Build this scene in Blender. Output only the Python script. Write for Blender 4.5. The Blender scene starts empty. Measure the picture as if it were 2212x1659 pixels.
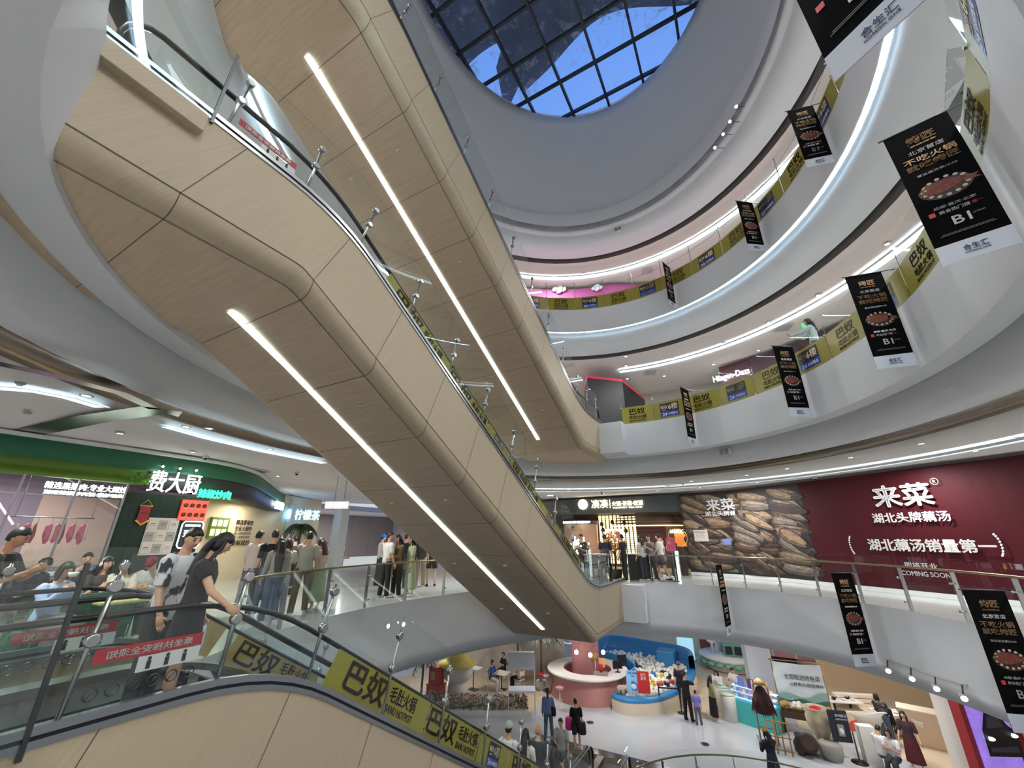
import bpy, bmesh, math, random
from math import sin, cos, pi, radians as R
from mathutils import Vector as V, Matrix as M
random.seed(7)
SC = bpy.context.scene
COL = SC.collection
# ---------------------------------------------------------------- camera
# World axes: Y runs along the escalators (away from the camera), X to their right, Z up; floor of the camera's level is z = 0
F_PX, PITCH, CAM_H, YAW = 850.0, R(21.2), 1.65, math.atan2(.49, .872)
cd = bpy.data.cameras.new('camera'); cam = bpy.data.objects.new('camera', cd); COL.objects.link(cam)
cam.location = (0, 0, CAM_H); cam.rotation_euler = (pi/2 + PITCH, 0, YAW)
cd.sensor_fit = 'HORIZONTAL'; cd.sensor_width = 36; cd.lens = 36*F_PX/2212; cd.clip_start = .05; cd.clip_end = 300
SC.camera = cam
SC.view_settings.view_transform = 'Standard'; SC.view_settings.look = 'None'
SC.view_settings.exposure = 0.6; SC.view_settings.gamma = 1; SC.view_settings.use_curve_mapping = False
SC.cycles.transparent_max_bounces = 40; SC.cycles.max_bounces = 7; SC.cycles.diffuse_bounces = 3; SC.cycles.glossy_bounces = 3
SC.cycles.sample_clamp_indirect = 4
# ---------------------------------------------------------------- world: evening sky, pale grey below it added as ambient fill
W = bpy.data.worlds.new('world'); SC.world = W; W.use_nodes = True
nt = W.node_tree; bg = nt.nodes['Background']
tc = nt.nodes.new('ShaderNodeTexCoord'); sx = nt.nodes.new('ShaderNodeSeparateXYZ'); rp = nt.nodes.new('ShaderNodeValToRGB')
nt.links.new(tc.outputs['Generated'], sx.inputs[0]); nt.links.new(sx.outputs['Z'], rp.inputs[0]); nt.links.new(rp.outputs[0], bg.inputs[0])
rp.color_ramp.elements[0].position = .42; rp.color_ramp.elements[0].color = (.62, .64, .66, 1)
rp.color_ramp.elements[1].position = .75; rp.color_ramp.elements[1].color = (.2, .42, 1.0, 1)
bg.inputs[1].default_value = .66
# ---------------------------------------------------------------- big lights (the malls's ceiling lamps, one area lamp per bay)
def area(x, y, z, power, size=.9, color=(1, .96, .92), rot=(0, 0, 0), sy=None):
    l = bpy.data.lights.new('ceiling_lamp', 'AREA'); l.energy = power; l.color = color; l.size = size; l.shape = 'DISK'
    if sy: l.shape = 'RECTANGLE'; l.size_y = sy
    o = bpy.data.objects.new('ceiling_lamp', l); COL.objects.link(o); o.location = (x, y, z); o.rotation_euler = rot
    return o
C5, S5 = (-2.9, 8.2), (6.46, 7.65)
C6, S6 = (-2.9, 8.2), (6.85, 8.1)
C4, S4 = (-2.1, 8.4), (6.4, 8.8)
FL = 5.9
def ell(c, s, deg, d=0.0, z=0.0, near=None):
    a = R(deg); sy = s[1]
    if near and cos(a) < 0: sy = near
    nx, ny = sin(a)/s[0], cos(a)/sy; k = math.hypot(nx, ny)
    return V((c[0] + s[0]*sin(a) + d*nx/k, c[1] + sy*cos(a) + d*ny/k, z))
for k in range(10):                              # this level and the two above it
    for (c, s, z, pw) in ((C4, S4, 3.6, 105), (C5, S5, 9.55, 120), (C6, S6, 15.45, 125)):
        p = ell(c, s, 36*k + 10, 2.1); area(p.x, p.y, z, pw, .3)
for (x, y) in ((-16, 20), (-10.5, 22), (-6, 20.5), (-5.5, 25), (-1, 22), (-1, 27), (3, 21), (3.5, 25), (6, 17)):
    area(x, y, -2.45, 52, .8, (1, .97, .95))

# ---------------------------------------------------------------- helpers
def px(u, v):
    xc = (u - 1106)/F_PX; yc = (829.5 - v)/F_PX
    fy = cos(PITCH) - yc*sin(PITCH); fz = sin(PITCH) + yc*cos(PITCH)
    return V((xc*cos(YAW) - fy*sin(YAW), xc*sin(YAW) + fy*cos(YAW), fz))
def Pz(u, v, z):                                 # where a sight line meets a level
    d = px(u, v); t = (z - CAM_H)/d.z; return V((d.x*t, d.y*t, z))
def Pv(u, v, x, y):                              # height of a sight line above the spot (x, y)
    d = px(u, v); return CAM_H + d.z*math.hypot(x, y)/math.hypot(d.x, d.y)
def seen(p):                                     # (u, v, depth) of a point
    r = p[0]*cos(YAW) + p[1]*sin(YAW); f = -p[0]*sin(YAW) + p[1]*cos(YAW); h = p[2] - CAM_H
    dep = f*cos(PITCH) + h*sin(PITCH); up = -f*sin(PITCH) + h*cos(PITCH)
    return 1106 + F_PX*r/dep, 829.5 - F_PX*up/dep, dep
MATS = {}
def lin(c):
    return tuple(((x/255)/12.92 if x/255 <= .04045 else ((x/255 + .055)/1.055)**2.4) for x in c)
def mat(name, col=None, rough=.5, metal=0.0, emit=0.0, noise=None, bump=None, spec=None, vary=.12, nrot=None):
    """col in sRGB 0-255. noise=(scale xyz) varies the colour a little, bump=(scale, strength)"""
    if name in MATS: return MATS[name]
    m = bpy.data.materials.new(name); m.use_nodes = True; MATS[name] = m
    n = m.node_tree.nodes; L = m.node_tree.links; b = n['Principled BSDF']
    c = lin(col)
    b.inputs['Base Color'].default_value = (*c, 1); b.inputs['Roughness'].default_value = rough; b.inputs['Metallic'].default_value = metal
    if spec is not None: b.inputs['Specular IOR Level'].default_value = spec
    if emit:
        b.inputs['Emission Color'].default_value = (*c, 1); b.inputs['Emission Strength'].default_value = emit
    if noise or bump:
        t = n.new('ShaderNodeTexCoord')
    if noise:
        mp = n.new('ShaderNodeMapping'); mp.inputs['Scale'].default_value = noise
        if nrot: mp.vector_type = 'TEXTURE'; mp.inputs['Scale'].default_value = [1/q for q in noise]; mp.inputs['Rotation'].default_value = nrot
        no = n.new('ShaderNodeTexNoise'); no.inputs['Scale'].default_value = 1; no.inputs['Detail'].default_value = 5
        r = n.new('ShaderNodeValToRGB')
        r.color_ramp.elements[0].position = .3; r.color_ramp.elements[1].position = .7
        r.color_ramp.elements[0].color = (*[x*(1 - vary) for x in c], 1); r.color_ramp.elements[1].color = (*[min(1, x*(1 + vary)) for x in c], 1)
        L.new(t.outputs['Object'], mp.inputs[0]); L.new(mp.outputs[0], no.inputs['Vector']); L.new(no.outputs['Fac'], r.inputs[0]); L.new(r.outputs[0], b.inputs['Base Color'])
    if bump:
        nb = n.new('ShaderNodeTexNoise'); nb.inputs['Scale'].default_value = bump[0]; nb.inputs['Detail'].default_value = 3
        bp = n.new('ShaderNodeBump'); bp.inputs['Strength'].default_value = bump[1]; bp.inputs['Distance'].default_value = .02
        L.new(t.outputs['Object'], nb.inputs['Vector']); L.new(nb.outputs['Fac'], bp.inputs['Height']); L.new(bp.outputs[0], b.inputs['Normal'])
    return m
def glass(name, tint=(.93, .97, .955), refl=1.0, rough=0.0):
    if name in MATS: return MATS[name]
    m = bpy.data.materials.new(name); m.use_nodes = True; MATS[name] = m
    n = m.node_tree.nodes; L = m.node_tree.links; n.remove(n['Principled BSDF'])
    t = n.new('ShaderNodeBsdfTransparent'); t.inputs[0].default_value = (*tint, 1)
    g = n.new('ShaderNodeBsdfGlossy'); g.inputs['Roughness'].default_value = rough; g.inputs[0].default_value = (1, 1, 1, 1)
    f = n.new('ShaderNodeLayerWeight'); f.inputs[0].default_value = .5
    pw = n.new('ShaderNodeMath'); pw.operation = 'POWER'; pw.inputs[1].default_value = 5
    k = n.new('ShaderNodeMath'); k.operation = 'MULTIPLY_ADD'; k.inputs[1].default_value = .8*refl; k.inputs[2].default_value = .045*refl
    L.new(f.outputs['Facing'], pw.inputs[0]); L.new(pw.outputs[0], k.inputs[0])
    mx = n.new('ShaderNodeMixShader')
    L.new(k.outputs[0], mx.inputs[0]); L.new(t.outputs[0], mx.inputs[1]); L.new(g.outputs[0], mx.inputs[2])
    L.new(mx.outputs[0], n['Material Output'].inputs[0])
    return m
def tagit(o, label=None, cat=None, group=None, kind=None):
    if label: o['label'] = label
    if cat: o['category'] = cat
    if group: o['group'] = group
    if kind: o['kind'] = kind
    return o
def empty(name, loc=(0, 0, 0), label=None, cat=None, group=None, rz=0.0):
    o = bpy.data.objects.new(name, None); COL.objects.link(o); o.location = loc; o.rotation_euler = (0, 0, rz); o.empty_display_size = .1
    return tagit(o, label, cat, group)
class MB:
    """collects faces; build() links them as ONE mesh object"""
    def __init__(s): s.v = []; s.f = []; s.m = []; s.mats = []; s.sm = []
    def mi(s, m):
        if m not in s.mats: s.mats.append(m)
        return s.mats.index(m)
    def add(s, vs, fs, m, smooth=False):
        o = len(s.v); i = s.mi(m); s.v += [V(p) for p in vs]
        for f in fs: s.f.append([o + k for k in f]); s.m.append(i); s.sm.append(smooth)
        return s
    def box(s, c, d, m, rot=None, mtx=None):
        x, y, z = d[0]/2, d[1]/2, d[2]/2
        vs = [V(p) for p in ((-x, -y, -z), (x, -y, -z), (x, y, -z), (-x, y, -z), (-x, -y, z), (x, -y, z), (x, y, z), (-x, y, z))]
        if rot is not None: vs = [rot @ p for p in vs]
        vs = [p + V(c) for p in vs]
        if mtx is not None: vs = [mtx @ p for p in vs]
        return s.add(vs, [(0, 3, 2, 1), (4, 5, 6, 7), (0, 1, 5, 4), (1, 2, 6, 5), (2, 3, 7, 6), (3, 0, 4, 7)], m)
    def quad(s, a, b, c, d, m): return s.add([a, b, c, d], [(0, 1, 2, 3)], m)
    def grid(s, rows, m, smooth=True, closed=False, capa=False, capb=False, closer=False):
        n = len(rows[0]); vs = [p for r in rows for p in r]; fs = []; nr = len(rows)
        for i in range(nr if closer else nr - 1):
            for j in range(n if closed else n - 1):
                a, b = i*n + j, i*n + (j + 1) % n; i2 = (i + 1) % nr
                fs.append((a, b, i2*n + (j + 1) % n, i2*n + j))
        s.add(vs, fs, m, smooth)
        o = len(s.v) - len(vs)
        if capa: s.f.append([o + k for k in range(n)][::-1]); s.m.append(s.mi(m)); s.sm.append(False)
        if capb: s.f.append([o + (nr - 1)*n + k for k in range(n)]); s.m.append(s.mi(m)); s.sm.append(False)
        return s
    def tube(s, pts, r, m, seg=8, closed=False, up=None):
        """r: a radius, or per point a radius or an (rx, ry) pair"""
        pts = [V(p) for p in pts]; n = len(pts); rows = []; ref = V(up) if up else None
        rr = list(r) if isinstance(r, (list, tuple)) and len(r) == n and not (n == 2 and False) else [r]*n
        for i, p in enumerate(pts):
            if closed: t = pts[(i + 1) % n] - pts[i - 1]
            else: t = pts[min(i + 1, n - 1)] - pts[max(i - 1, 0)]
            t = t.normalized() if t.length > 1e-9 else V((0, 0, 1))
            if ref is None: ref = V((0, 0, 1)) if abs(t.z) < .9 else V((0, 1, 0))
            x = ref.cross(t); x = x.normalized() if x.length > 1e-4 else t.orthogonal().normalized()
            y = t.cross(x).normalized()
            if not up: ref = y
            a, b = (rr[i] if isinstance(rr[i], (tuple, list)) else (rr[i], rr[i]))
            rows.append([p + x*(a*cos(2*pi*k/seg)) + y*(b*sin(2*pi*k/seg)) for k in range(seg)])
        return s.grid(rows, m, True, True, not closed, not closed, closed)
    def ball(s, c, r, m, seg=12, rings=8, mtx=None, fn=None):
        r = r if isinstance(r, (tuple, list)) else (r, r, r); c = V(c); rows = []
        for i in range(rings + 1):
            th = pi*i/rings; row = []
            for k in range(seg):
                d = V((sin(th)*cos(2*pi*k/seg), sin(th)*sin(2*pi*k/seg), -cos(th)))
                p = V((d.x*r[0], d.y*r[1], d.z*r[2]))
                if fn: p = fn(d, p)
                if mtx is not None: p = mtx @ p
                row.append(c + p)
            rows.append(row)
        return s.grid(rows, m, True, True)
    def lathe(s, c, prof, m, seg=16, mtx=None):
        c = V(c); rows = []
        for (r, z) in prof:
            rows.append([c + (mtx @ V((r*cos(2*pi*k/seg), r*sin(2*pi*k/seg), z)) if mtx is not None else V((r*cos(2*pi*k/seg), r*sin(2*pi*k/seg), z))) for k in range(seg)])
        return s.grid(rows, m, True, True, True, True)
    def prism(s, poly, d0, m, ax=None):
        """poly: closed list of points; extruded by vector d0"""
        a = [V(p) for p in poly]; d = V(d0); n = len(a)
        s.add(a + [p + d for p in a], [tuple(range(n))[::-1], tuple(range(n, 2*n))] + [(i, (i + 1) % n, n + (i + 1) % n, n + i) for i in range(n)], m)
        return s
    def build(s, name, parent=None, local=False, bevel=0.0, data=None):
        me = bpy.data.meshes.new(name)
        off = V((0, 0, 0))
        if parent is not None and not local:
            q = parent
            while q is not None: off += q.location; q = q.parent
        me.from_pydata([tuple(p - off) for p in s.v], [], s.f)
        for m in s.mats: me.materials.append(m)
        me.polygons.foreach_set('material_index', s.m); me.polygons.foreach_set('use_smooth', s.sm)
        me.validate(); me.update()
        bm = bmesh.new(); bm.from_mesh(me); bmesh.ops.recalc_face_normals(bm, faces=bm.faces[:])
        bm.to_mesh(me); bm.free()
        o = bpy.data.objects.new(name, me); COL.objects.link(o)
        if parent is not None: o.parent = parent
        if bevel:
            b = o.modifiers.new('bevel', 'BEVEL'); b.width = bevel; b.segments = 2; b.limit_method = 'ANGLE'
        return o
def struct(name, mb, **k): return tagit(mb.build(name, **k), kind='structure')
KIDS = {}
def copy_tree(o, parent=None, kids=None):
    if kids is None:
        kids = {}
        for q in COL.objects:
            if q.parent: kids.setdefault(q.parent.name, []).append(q)
    c = o.copy(); COL.objects.link(c)
    if parent is not None: c.parent = parent
    for ch in kids.get(o.name, []): copy_tree(ch, c, kids)
    return c
# ---- lettering: outline text turned into a mesh, fitted into a box
TXT = {}
def text_mesh(s, bold=0.0):
    key = (s, bold)
    if key in TXT: return TXT[key]
    cu = bpy.data.curves.new('lettering', 'FONT'); cu.body = s; cu.size = 1; cu.extrude = .01; cu.resolution_u = 3
    o = bpy.data.objects.new('lettering', cu); COL.objects.link(o)
    bpy.context.view_layer.update()
    me = bpy.data.meshes.new_from_object(o.evaluated_get(bpy.context.evaluated_depsgraph_get()))
    bpy.data.objects.remove(o); bpy.data.curves.remove(cu)
    if bold >= .01:                              # heavier strokes: the outline laid over itself, shifted a little each way
        bm = bmesh.new(); q = bold*1.1
        for dx, dy in ((0, 0), (q, 0), (-q, 0), (0, q), (0, -q)):
            k = len(bm.verts); bm.from_mesh(me); bm.verts.ensure_lookup_table()
            for v in bm.verts[k:]: v.co.x += dx; v.co.y += dy
        bm.to_mesh(me); bm.free()
    xs = [v.co.x for v in me.vertices]; ys = [v.co.y for v in me.vertices]
    TXT[key] = (me, min(xs), max(xs), min(ys), max(ys)); return TXT[key]
LETM = {}
def letters(s, c, right, up, h, m, parent, w=None, bold=.012, name='lettering', thick=.004, local=False):
    """text fitted to height h (and width w), centred on c, read along `right`, its face towards right x up"""
    bold = min(bold, .022); me, x0, x1, y0, y1 = text_mesh(s, bold)
    sy = h/(y1 - y0); sx_ = (w/(x1 - x0)) if w else sy
    key = (s, bold, m.name)
    if key not in LETM:
        k = me.copy(); k.materials.clear(); k.materials.append(m); LETM[key] = k
    o = bpy.data.objects.new(name, LETM[key]); COL.objects.link(o)
    r = V(right).normalized(); u = V(up).normalized(); n = r.cross(u).normalized()
    sz = thick/.02
    B = M(((r.x*sx_, u.x*sy, n.x*sz, 0), (r.y*sx_, u.y*sy, n.y*sz, 0), (r.z*sx_, u.z*sy, n.z*sz, 0), (0, 0, 0, 1)))
    off = V(c) - B @ V(((x0 + x1)/2, (y0 + y1)/2, 0))
    if parent is not None:
        o.parent = parent
        if not local:
            q = parent
            while q is not None: off -= q.location; q = q.parent
    o.matrix_local = M.Translation(off) @ B
    return o
# ---------------------------------------------------------------- shared materials
white = mat('white_paint', (222, 224, 226), .75)
fascia_m = mat('fascia_paint', (214, 217, 221), .6)
ceil_m = mat('ceiling_paint', (226, 222, 220), .8)
warmceil = mat('ceiling_warm', (222, 210, 205), .8)
bronze = mat('bronze_reveal', (150, 140, 130), .22, 1.0)
darkjoint = mat('dark_joint', (72, 64, 54), .7)
groove = mat('dark_groove', (60, 56, 54), .7)
steel = mat('steel', (176, 178, 178), .28, 1.0)
darksteel = mat('dark_steel', (92, 94, 96), .35, 1.0)
black = mat('black_rubber', (22, 24, 27), .35)
blackm = mat('black_matte', (14, 14, 16), .6)
clear = glass('clear_glass')
greeng = glass('green_edge_glass', (.80, .90, .87), 1.0)
strip = mat('light_strip', (226, 246, 255), .5, 0, 3.2)
cove = mat('cove_glow', (205, 236, 255), .5, 0, 18.0)
lamp = mat('lamp_glow', (255, 250, 244), .5, 0, 9.0)
wood = mat('wood_cladding', (180, 165, 139), .55, noise=(1, 75, 1.8), vary=.06, nrot=(R(-30), 0, 0))
woodu = mat('wood_soffit', (188, 168, 142), .55, noise=(1.6, 26, 6), vary=.09)
# ================================================================ THE SETTING
NA = 96
def ring(mb, c, s, prof, m, near=None, a0=-180, a1=180, n=NA, smooth=True):
    rows = []
    for i in range(n + 1):
        a = a0 + (a1 - a0)*i/n
        rows.append([ell(c, s, a, d, z, near) for (d, z) in prof])
    mb.grid(rows, m, smooth)
def arc(d0, z0, d1, z1, k, n=6):                 # concave/convex quarter curve
    out = []
    for i in range(n + 1):
        t = i/n*pi/2
        out.append((d0 + (d1 - d0)*(1 - cos(t)), z0 + (z1 - z0)*sin(t)) if k else (d0 + (d1 - d0)*sin(t), z0 + (z1 - z0)*(1 - cos(t))))
    return out
floor_m = mat('polished_floor', (196, 196, 194), .12, noise=(.6, .6, .6), vary=.06)
floor3_m = mat('polished_white_floor', (196, 199, 203), .1, noise=(.5, .5, .5), vary=.04)
granite = mat('dark_granite', (74, 76, 80), .15, noise=(60, 60, 60), vary=.5)
# slabs, one per level: floor on top, white edge below
def slab(c, s, z, kind, near=None, fm=floor_m):
    b = MB(); ring(b, c, s, [(.0, z), (.25, z), (14, z)], fm, near); f = struct('floor', b)
    b = MB()
    if kind == 'this':
        prof = [(0, z + .02), (0, z - 1.25)] + arc(0, z - 1.25, 1.0, z - 1.85, True)
        ring(b, c, s, prof, fascia_m, near)
        ring(b, c, s, [(1.0, z - 1.85), (14, z - 2.2)], ceil_m, near)
    else:
        if kind == 'pale':
            ring(b, c, s, [(0, z + .02), (0, z - 1.1), (.03, z - 1.24)], fascia_m, near)
            ring(b, c, s, [(.03, z - 1.24), (.45, z - 1.26), (.6, z - 1.12)], fascia_m, near)
            cv = [(.6, z - 1.12), (.62, z - 1.0), (.68, z - 1.0), (.68, z - 1.12)] + arc(.68, z - 1.12, .95, z - 1.8, True) + [(1.25, z - 1.82)]
            ring(b, c, s, cv, fascia_m, near)
            ring(b, c, s, [(1.25, z - 1.82), (1.25, z - 1.72), (1.6, z - 1.72), (1.6, z - 2.0)], bronze, near)
        else:
            ring(b, c, s, [(0, z + .02), (0, z - 1.15), (.025, z - 1.18), (.06, z - 1.15), (.06, z - 1.0), (.2, z - 1.0), (.2, z - 1.15)] + arc(.2, z - 1.15, .8, z - 1.8, True) + [(1.3, z - 1.84)], fascia_m, near)
            ring(b, c, s, [(1.3, z - 1.84), (1.3, z - 1.7), (1.4, z - 1.7), (1.4, z - 1.86), (1.6, z - 1.9)], groove, near)
    struct('trim_1', b)
    if kind != 'this':
        b = MB(); ring(b, c, s, [(1.6, z - 2.0), (1.62, z - 2.12), (14, z - 2.3)] if kind == 'pale' else [(1.4, z - 1.86), (1.9, z - 1.95), (1.95, z - 2.1), (14, z - 2.3)], warmceil if kind == 'warm' else ceil_m, near); struct('ceiling', b)
slab(C4, S4, 0, 'this', 7.7)
slab(C5, S5, FL, 'pale', 8.3)
slab(C6, S6, 2*FL, 'warm', 8.4)
slab(C6, S6, 3*FL, 'warm', 8.4)
# lower level floor with its own opening near the foot of the escalators
C3, S3 = (-.4, 13.4), (4.1, 4.2)
b = MB(); ring(b, C3, S3, [(0, -FL), (1.0, -FL)], granite); ring(b, C3, S3, [(1.0, -FL), (26, -FL)], floor3_m); ring(b, C3, S3, [(0, -FL), (0, -FL - .8)], fascia_m); struct('floor', b)
b = MB(); b.quad((-30, -8, -2*FL), (30, -8, -2*FL), (30, 40, -2*FL), (-30, 40, -2*FL), floor_m); struct('floor', b)
# drum under the skylight
drum_m = mat('drum_paint', (218, 220, 222), .7)
b = MB(); z7 = 3*FL
ring(b, C6, S6, [(.45, z7 - 1.2), (.03, z7 - 1.24), (.0, z7 - 1.1), (.0, z7 - .75), (.06, z7 - .75), (.06, z7 - .9), (.3, z7 - .9), (.3, z7 + .6)], drum_m)
CD, SD = (-2.5, 8.5), (6.4, 7.75)
rows = []
for i in range(NA + 1):
    a = -180 + 360*i/NA; p0 = ell(C6, S6, a, .3, z7 + .6); p1 = ell(CD, SD, a, 0, z7 + 7.2)
    rows.append([p0.lerp(p1, t) + (ell(C6, S6, a, .25) - ell(C6, S6, a, 0))*(2*t*(1 - t)) for t in (0, .15, .3, .45, .6, .75, .9, 1)] + [ell(CD, SD, a, .3, z7 + 7.3), ell(CD, SD, a, .3, z7 + 7.8)])
b.grid(rows, drum_m); struct('wall_drum', b)
# skylight: steel grid, dusty panes and the roof leaf above it
dz = z7 + 7.5
mull = mat('mullion_steel', (60, 64, 72), .5, .6)
g = bpy.data.materials.new('dusty_pane'); g.use_nodes = True; n = g.node_tree.nodes; L = g.node_tree.links; n.remove(n['Principled BSDF'])
t_ = n.new('ShaderNodeBsdfTransparent'); t_.inputs[0].default_value = (.8, .86, .95, 1); d_ = n.new('ShaderNodeBsdfTranslucent'); d_.inputs[0].default_value = (.75, .82, .95, 1)
no = n.new('ShaderNodeTexNoise'); no.inputs['Scale'].default_value = 1.6; no.inputs['Detail'].default_value = 9; no.inputs['Roughness'].default_value = .72; no.inputs['Distortion'].default_value = 1.2
rr = n.new('ShaderNodeValToRGB'); rr.color_ramp.elements[0].position = .53; rr.color_ramp.elements[0].color = (.12, .12, .12, 1); rr.color_ramp.elements[1].position = .70; rr.color_ramp.elements[1].color = (1, 1, 1, 1)
tc_ = n.new('ShaderNodeTexCoord'); mx = n.new('ShaderNodeMixShader')
L.new(tc_.outputs['Object'], no.inputs['Vector']); L.new(no.outputs['Fac'], rr.inputs[0]); L.new(rr.outputs[0], mx.inputs[0]); L.new(t_.outputs[0], mx.inputs[1]); L.new(d_.outputs[0], mx.inputs[2]); L.new(mx.outputs[0], n['Material Output'].inputs[0])
b = MB()
gx, gy = 2.02, 1.95
ga = R(0)
for i in range(-5, 6):
    b.box((-2.68 + i*gx, C6[1], dz + .1), (.12, 18, .3), mull)
for j in range(-6, 7):
    b.box((C6[0], 8.02 + j*gy, dz + .14), (18, .12, .22), mull)
win = struct('window_1', b)
b = MB(); b.quad((C6[0] - 9, C6[1] - 9.5, dz + .3), (C6[0] + 9, C6[1] - 9.5, dz + .3), (C6[0] + 9, C6[1] + 9.5, dz + .3), (C6[0] - 9, C6[1] + 9.5, dz + .3), g); b.build('pane', win)
# curved roof leaf that stands over the glass outside
leaf_m = mat('roof_leaf', (92, 104, 132), .8, noise=(.5, .5, .5), vary=.3)
def leaf_edge(x): return 13.05 + .055*(x + 2.6)**2 + .25*sin(x*.9)
b = MB(); rows = []
for i in range(33):
    x = -7.2 + 15*i/32
    ye = leaf_edge(x); rows.append([V((x, -4, dz + 4)), V((x, ye - 3, dz + 2.2 + .3*sin(x))), V((x, ye, dz + 1.5))])
for dq in (0, .25): b.grid([[p + V((0, 0, dq)) for p in r] for r in rows], leaf_m)
rows = []
for i in range(13):
    x = -12 + 5.0*i/12; ye = 11.3 + .08*(x + 8)**2; rows.append([V((x, -4, dz + 4.2)), V((x, ye - 3, dz + 2.6)), V((x, ye, dz + 1.9))])
for dq in (0, .25): b.grid([[p + V((0, 0, dq)) for p in r] for r in rows], leaf_m)
b.grid([[V((-7.1 + .2*t, 11.5 + 2*t, dz + 1.6)), V((-7.9 - .9*t, 12.2 + 2.6*t, dz + 1.6))] for t in (0, .25, .5, .75, 1)], leaf_m)
struct('roof', b)
# storefront back walls so that every level closes behind its walkway
wall_m = mat('shop_wall', (205, 196, 190), .8)
for (c, s, z0, z1, nm) in ((C5, S5, FL, 2*FL - 2.2, 'wall_upper'), (C6, S6, 2*FL, 3*FL - 2.2, 'wall_top')):
    b = MB(); ring(b, c, s, [(7.5, z0), (7.5, z1)], wall_m, None); struct(nm, b)

# cove light strips in the ceilings, one per walkway
def cove_light(c, s, d, z, w, a0, a1, label, m=strip):
    r = empty('ceiling_light', ell(c, s, (a0 + a1)/2, d, z), label, 'ceiling light')
    b = MB(); ring(b, c, s, [(d + .02, z + .05), (d + w - .02, z + .05)], m, None, a0, a1, 60); b.build('diffuser', r)
    b = MB(); ring(b, c, s, [(d, z + .06), (d, z), (d + .03, z), (d + .03, z + .05)], white, None, a0, a1, 60); ring(b, c, s, [(d + w - .03, z + .05), (d + w - .03, z), (d + w, z), (d + w, z + .06)], white, None, a0, a1, 60); b.build('frame', r)
    return r
cove_light(C5, S5, 3.0, FL - 2.27, .26, -50, 110, 'long curved cool white light strip in the ceiling above the walkway with the burgundy hoarding')
cove_light(C6, S6, 2.6, 2*FL - 2.27, .36, -8, 120, 'curved cool white light strip in the ceiling above the maroon ice cream shop')
cove_light(C6, S6, 2.3, 3*FL - 2.26, .36, -60, 130, 'curved cool white light strip in the topmost walkway ceiling above the magenta wall')
r = empty('ceiling_light', ell(C6, S6, 30, .2, 2*FL - 1.2), 'bright cove light washing the curved white edge below the upper row of yellow balcony panels', 'ceiling light')
b = MB(); ring(b, C6, S6, [(.07, 2*FL - 1.03), (.19, 2*FL - 1.03), (.195, 2*FL - 1.12)], cove, None, -179, 179, 120); b.build('diffuser', r)

r = empty('ceiling_light', ell(C6, S6, 60, .2, z7 - .88), 'cove light hidden on the ledge all round the foot of the skylight drum', 'ceiling light')
b = MB(); ring(b, C6, S6, [(.08, z7 - .88), (.28, z7 - .88)], mat('ledge_fill_glow', (255, 246, 244), .5, 0, 14.0), None, -179, 179, 120); b.build('diffuser', r)  # added glowing ring, unseen from below, counters the sky's blue on the drum
# ================================================================ ESCALATORS (a pair of moving stairs in one wood-clad truss)
X0, X1 = -7.5, -4.5
handrail = black
step_m = mat('step_metal', (70, 72, 75), .4, .8)
film_y = mat('yellow_film', (148, 140, 46), .45, noise=(1.2, 1.2, 1.2), vary=.12)
ink = mat('film_ink', (48, 26, 24), .5)
def path(pts, rads, n=6):
    """polyline (y,z) with rounded corners"""
    out = [V((0, *pts[0]))]
    for i in range(1, len(pts) - 1):
        p, a, c = V((0, *pts[i])), V((0, *pts[i - 1])), V((0, *pts[i + 1]))
        r = rads[i]
        p1 = p + (a - p).normalized()*r; p2 = p + (c - p).normalized()*r
        for k in range(n + 1):
            t = k/n; out.append(p1*(1 - t)**2 + p*(2*t*(1 - t)) + p2*t*t)
    out.append(V((0, *pts[-1]))); return out
def at_y(pl, y):
    for a, b_ in zip(pl, pl[1:]):
        if a.y <= y <= b_.y: return a.z + (b_.z - a.z)*(y - a.y)/max(b_.y - a.y, 1e-6)
    return pl[0].z if y < pl[0].y else pl[-1].z
TOPL = path([(-.3, FL + .2), (2.75, FL + .2), (13.15, .08), (16.9, .08)], [0, .8, 1.0, 0])
BOTL = path([(-.3, 4.96), (2.38, 4.96), (13.24, -1.1), (17.0, -1.1)], [0, .12, .12, 0])
def off(pl, dz): return [V((p.x, p.y, p.z + dz)) for p in pl]
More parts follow.
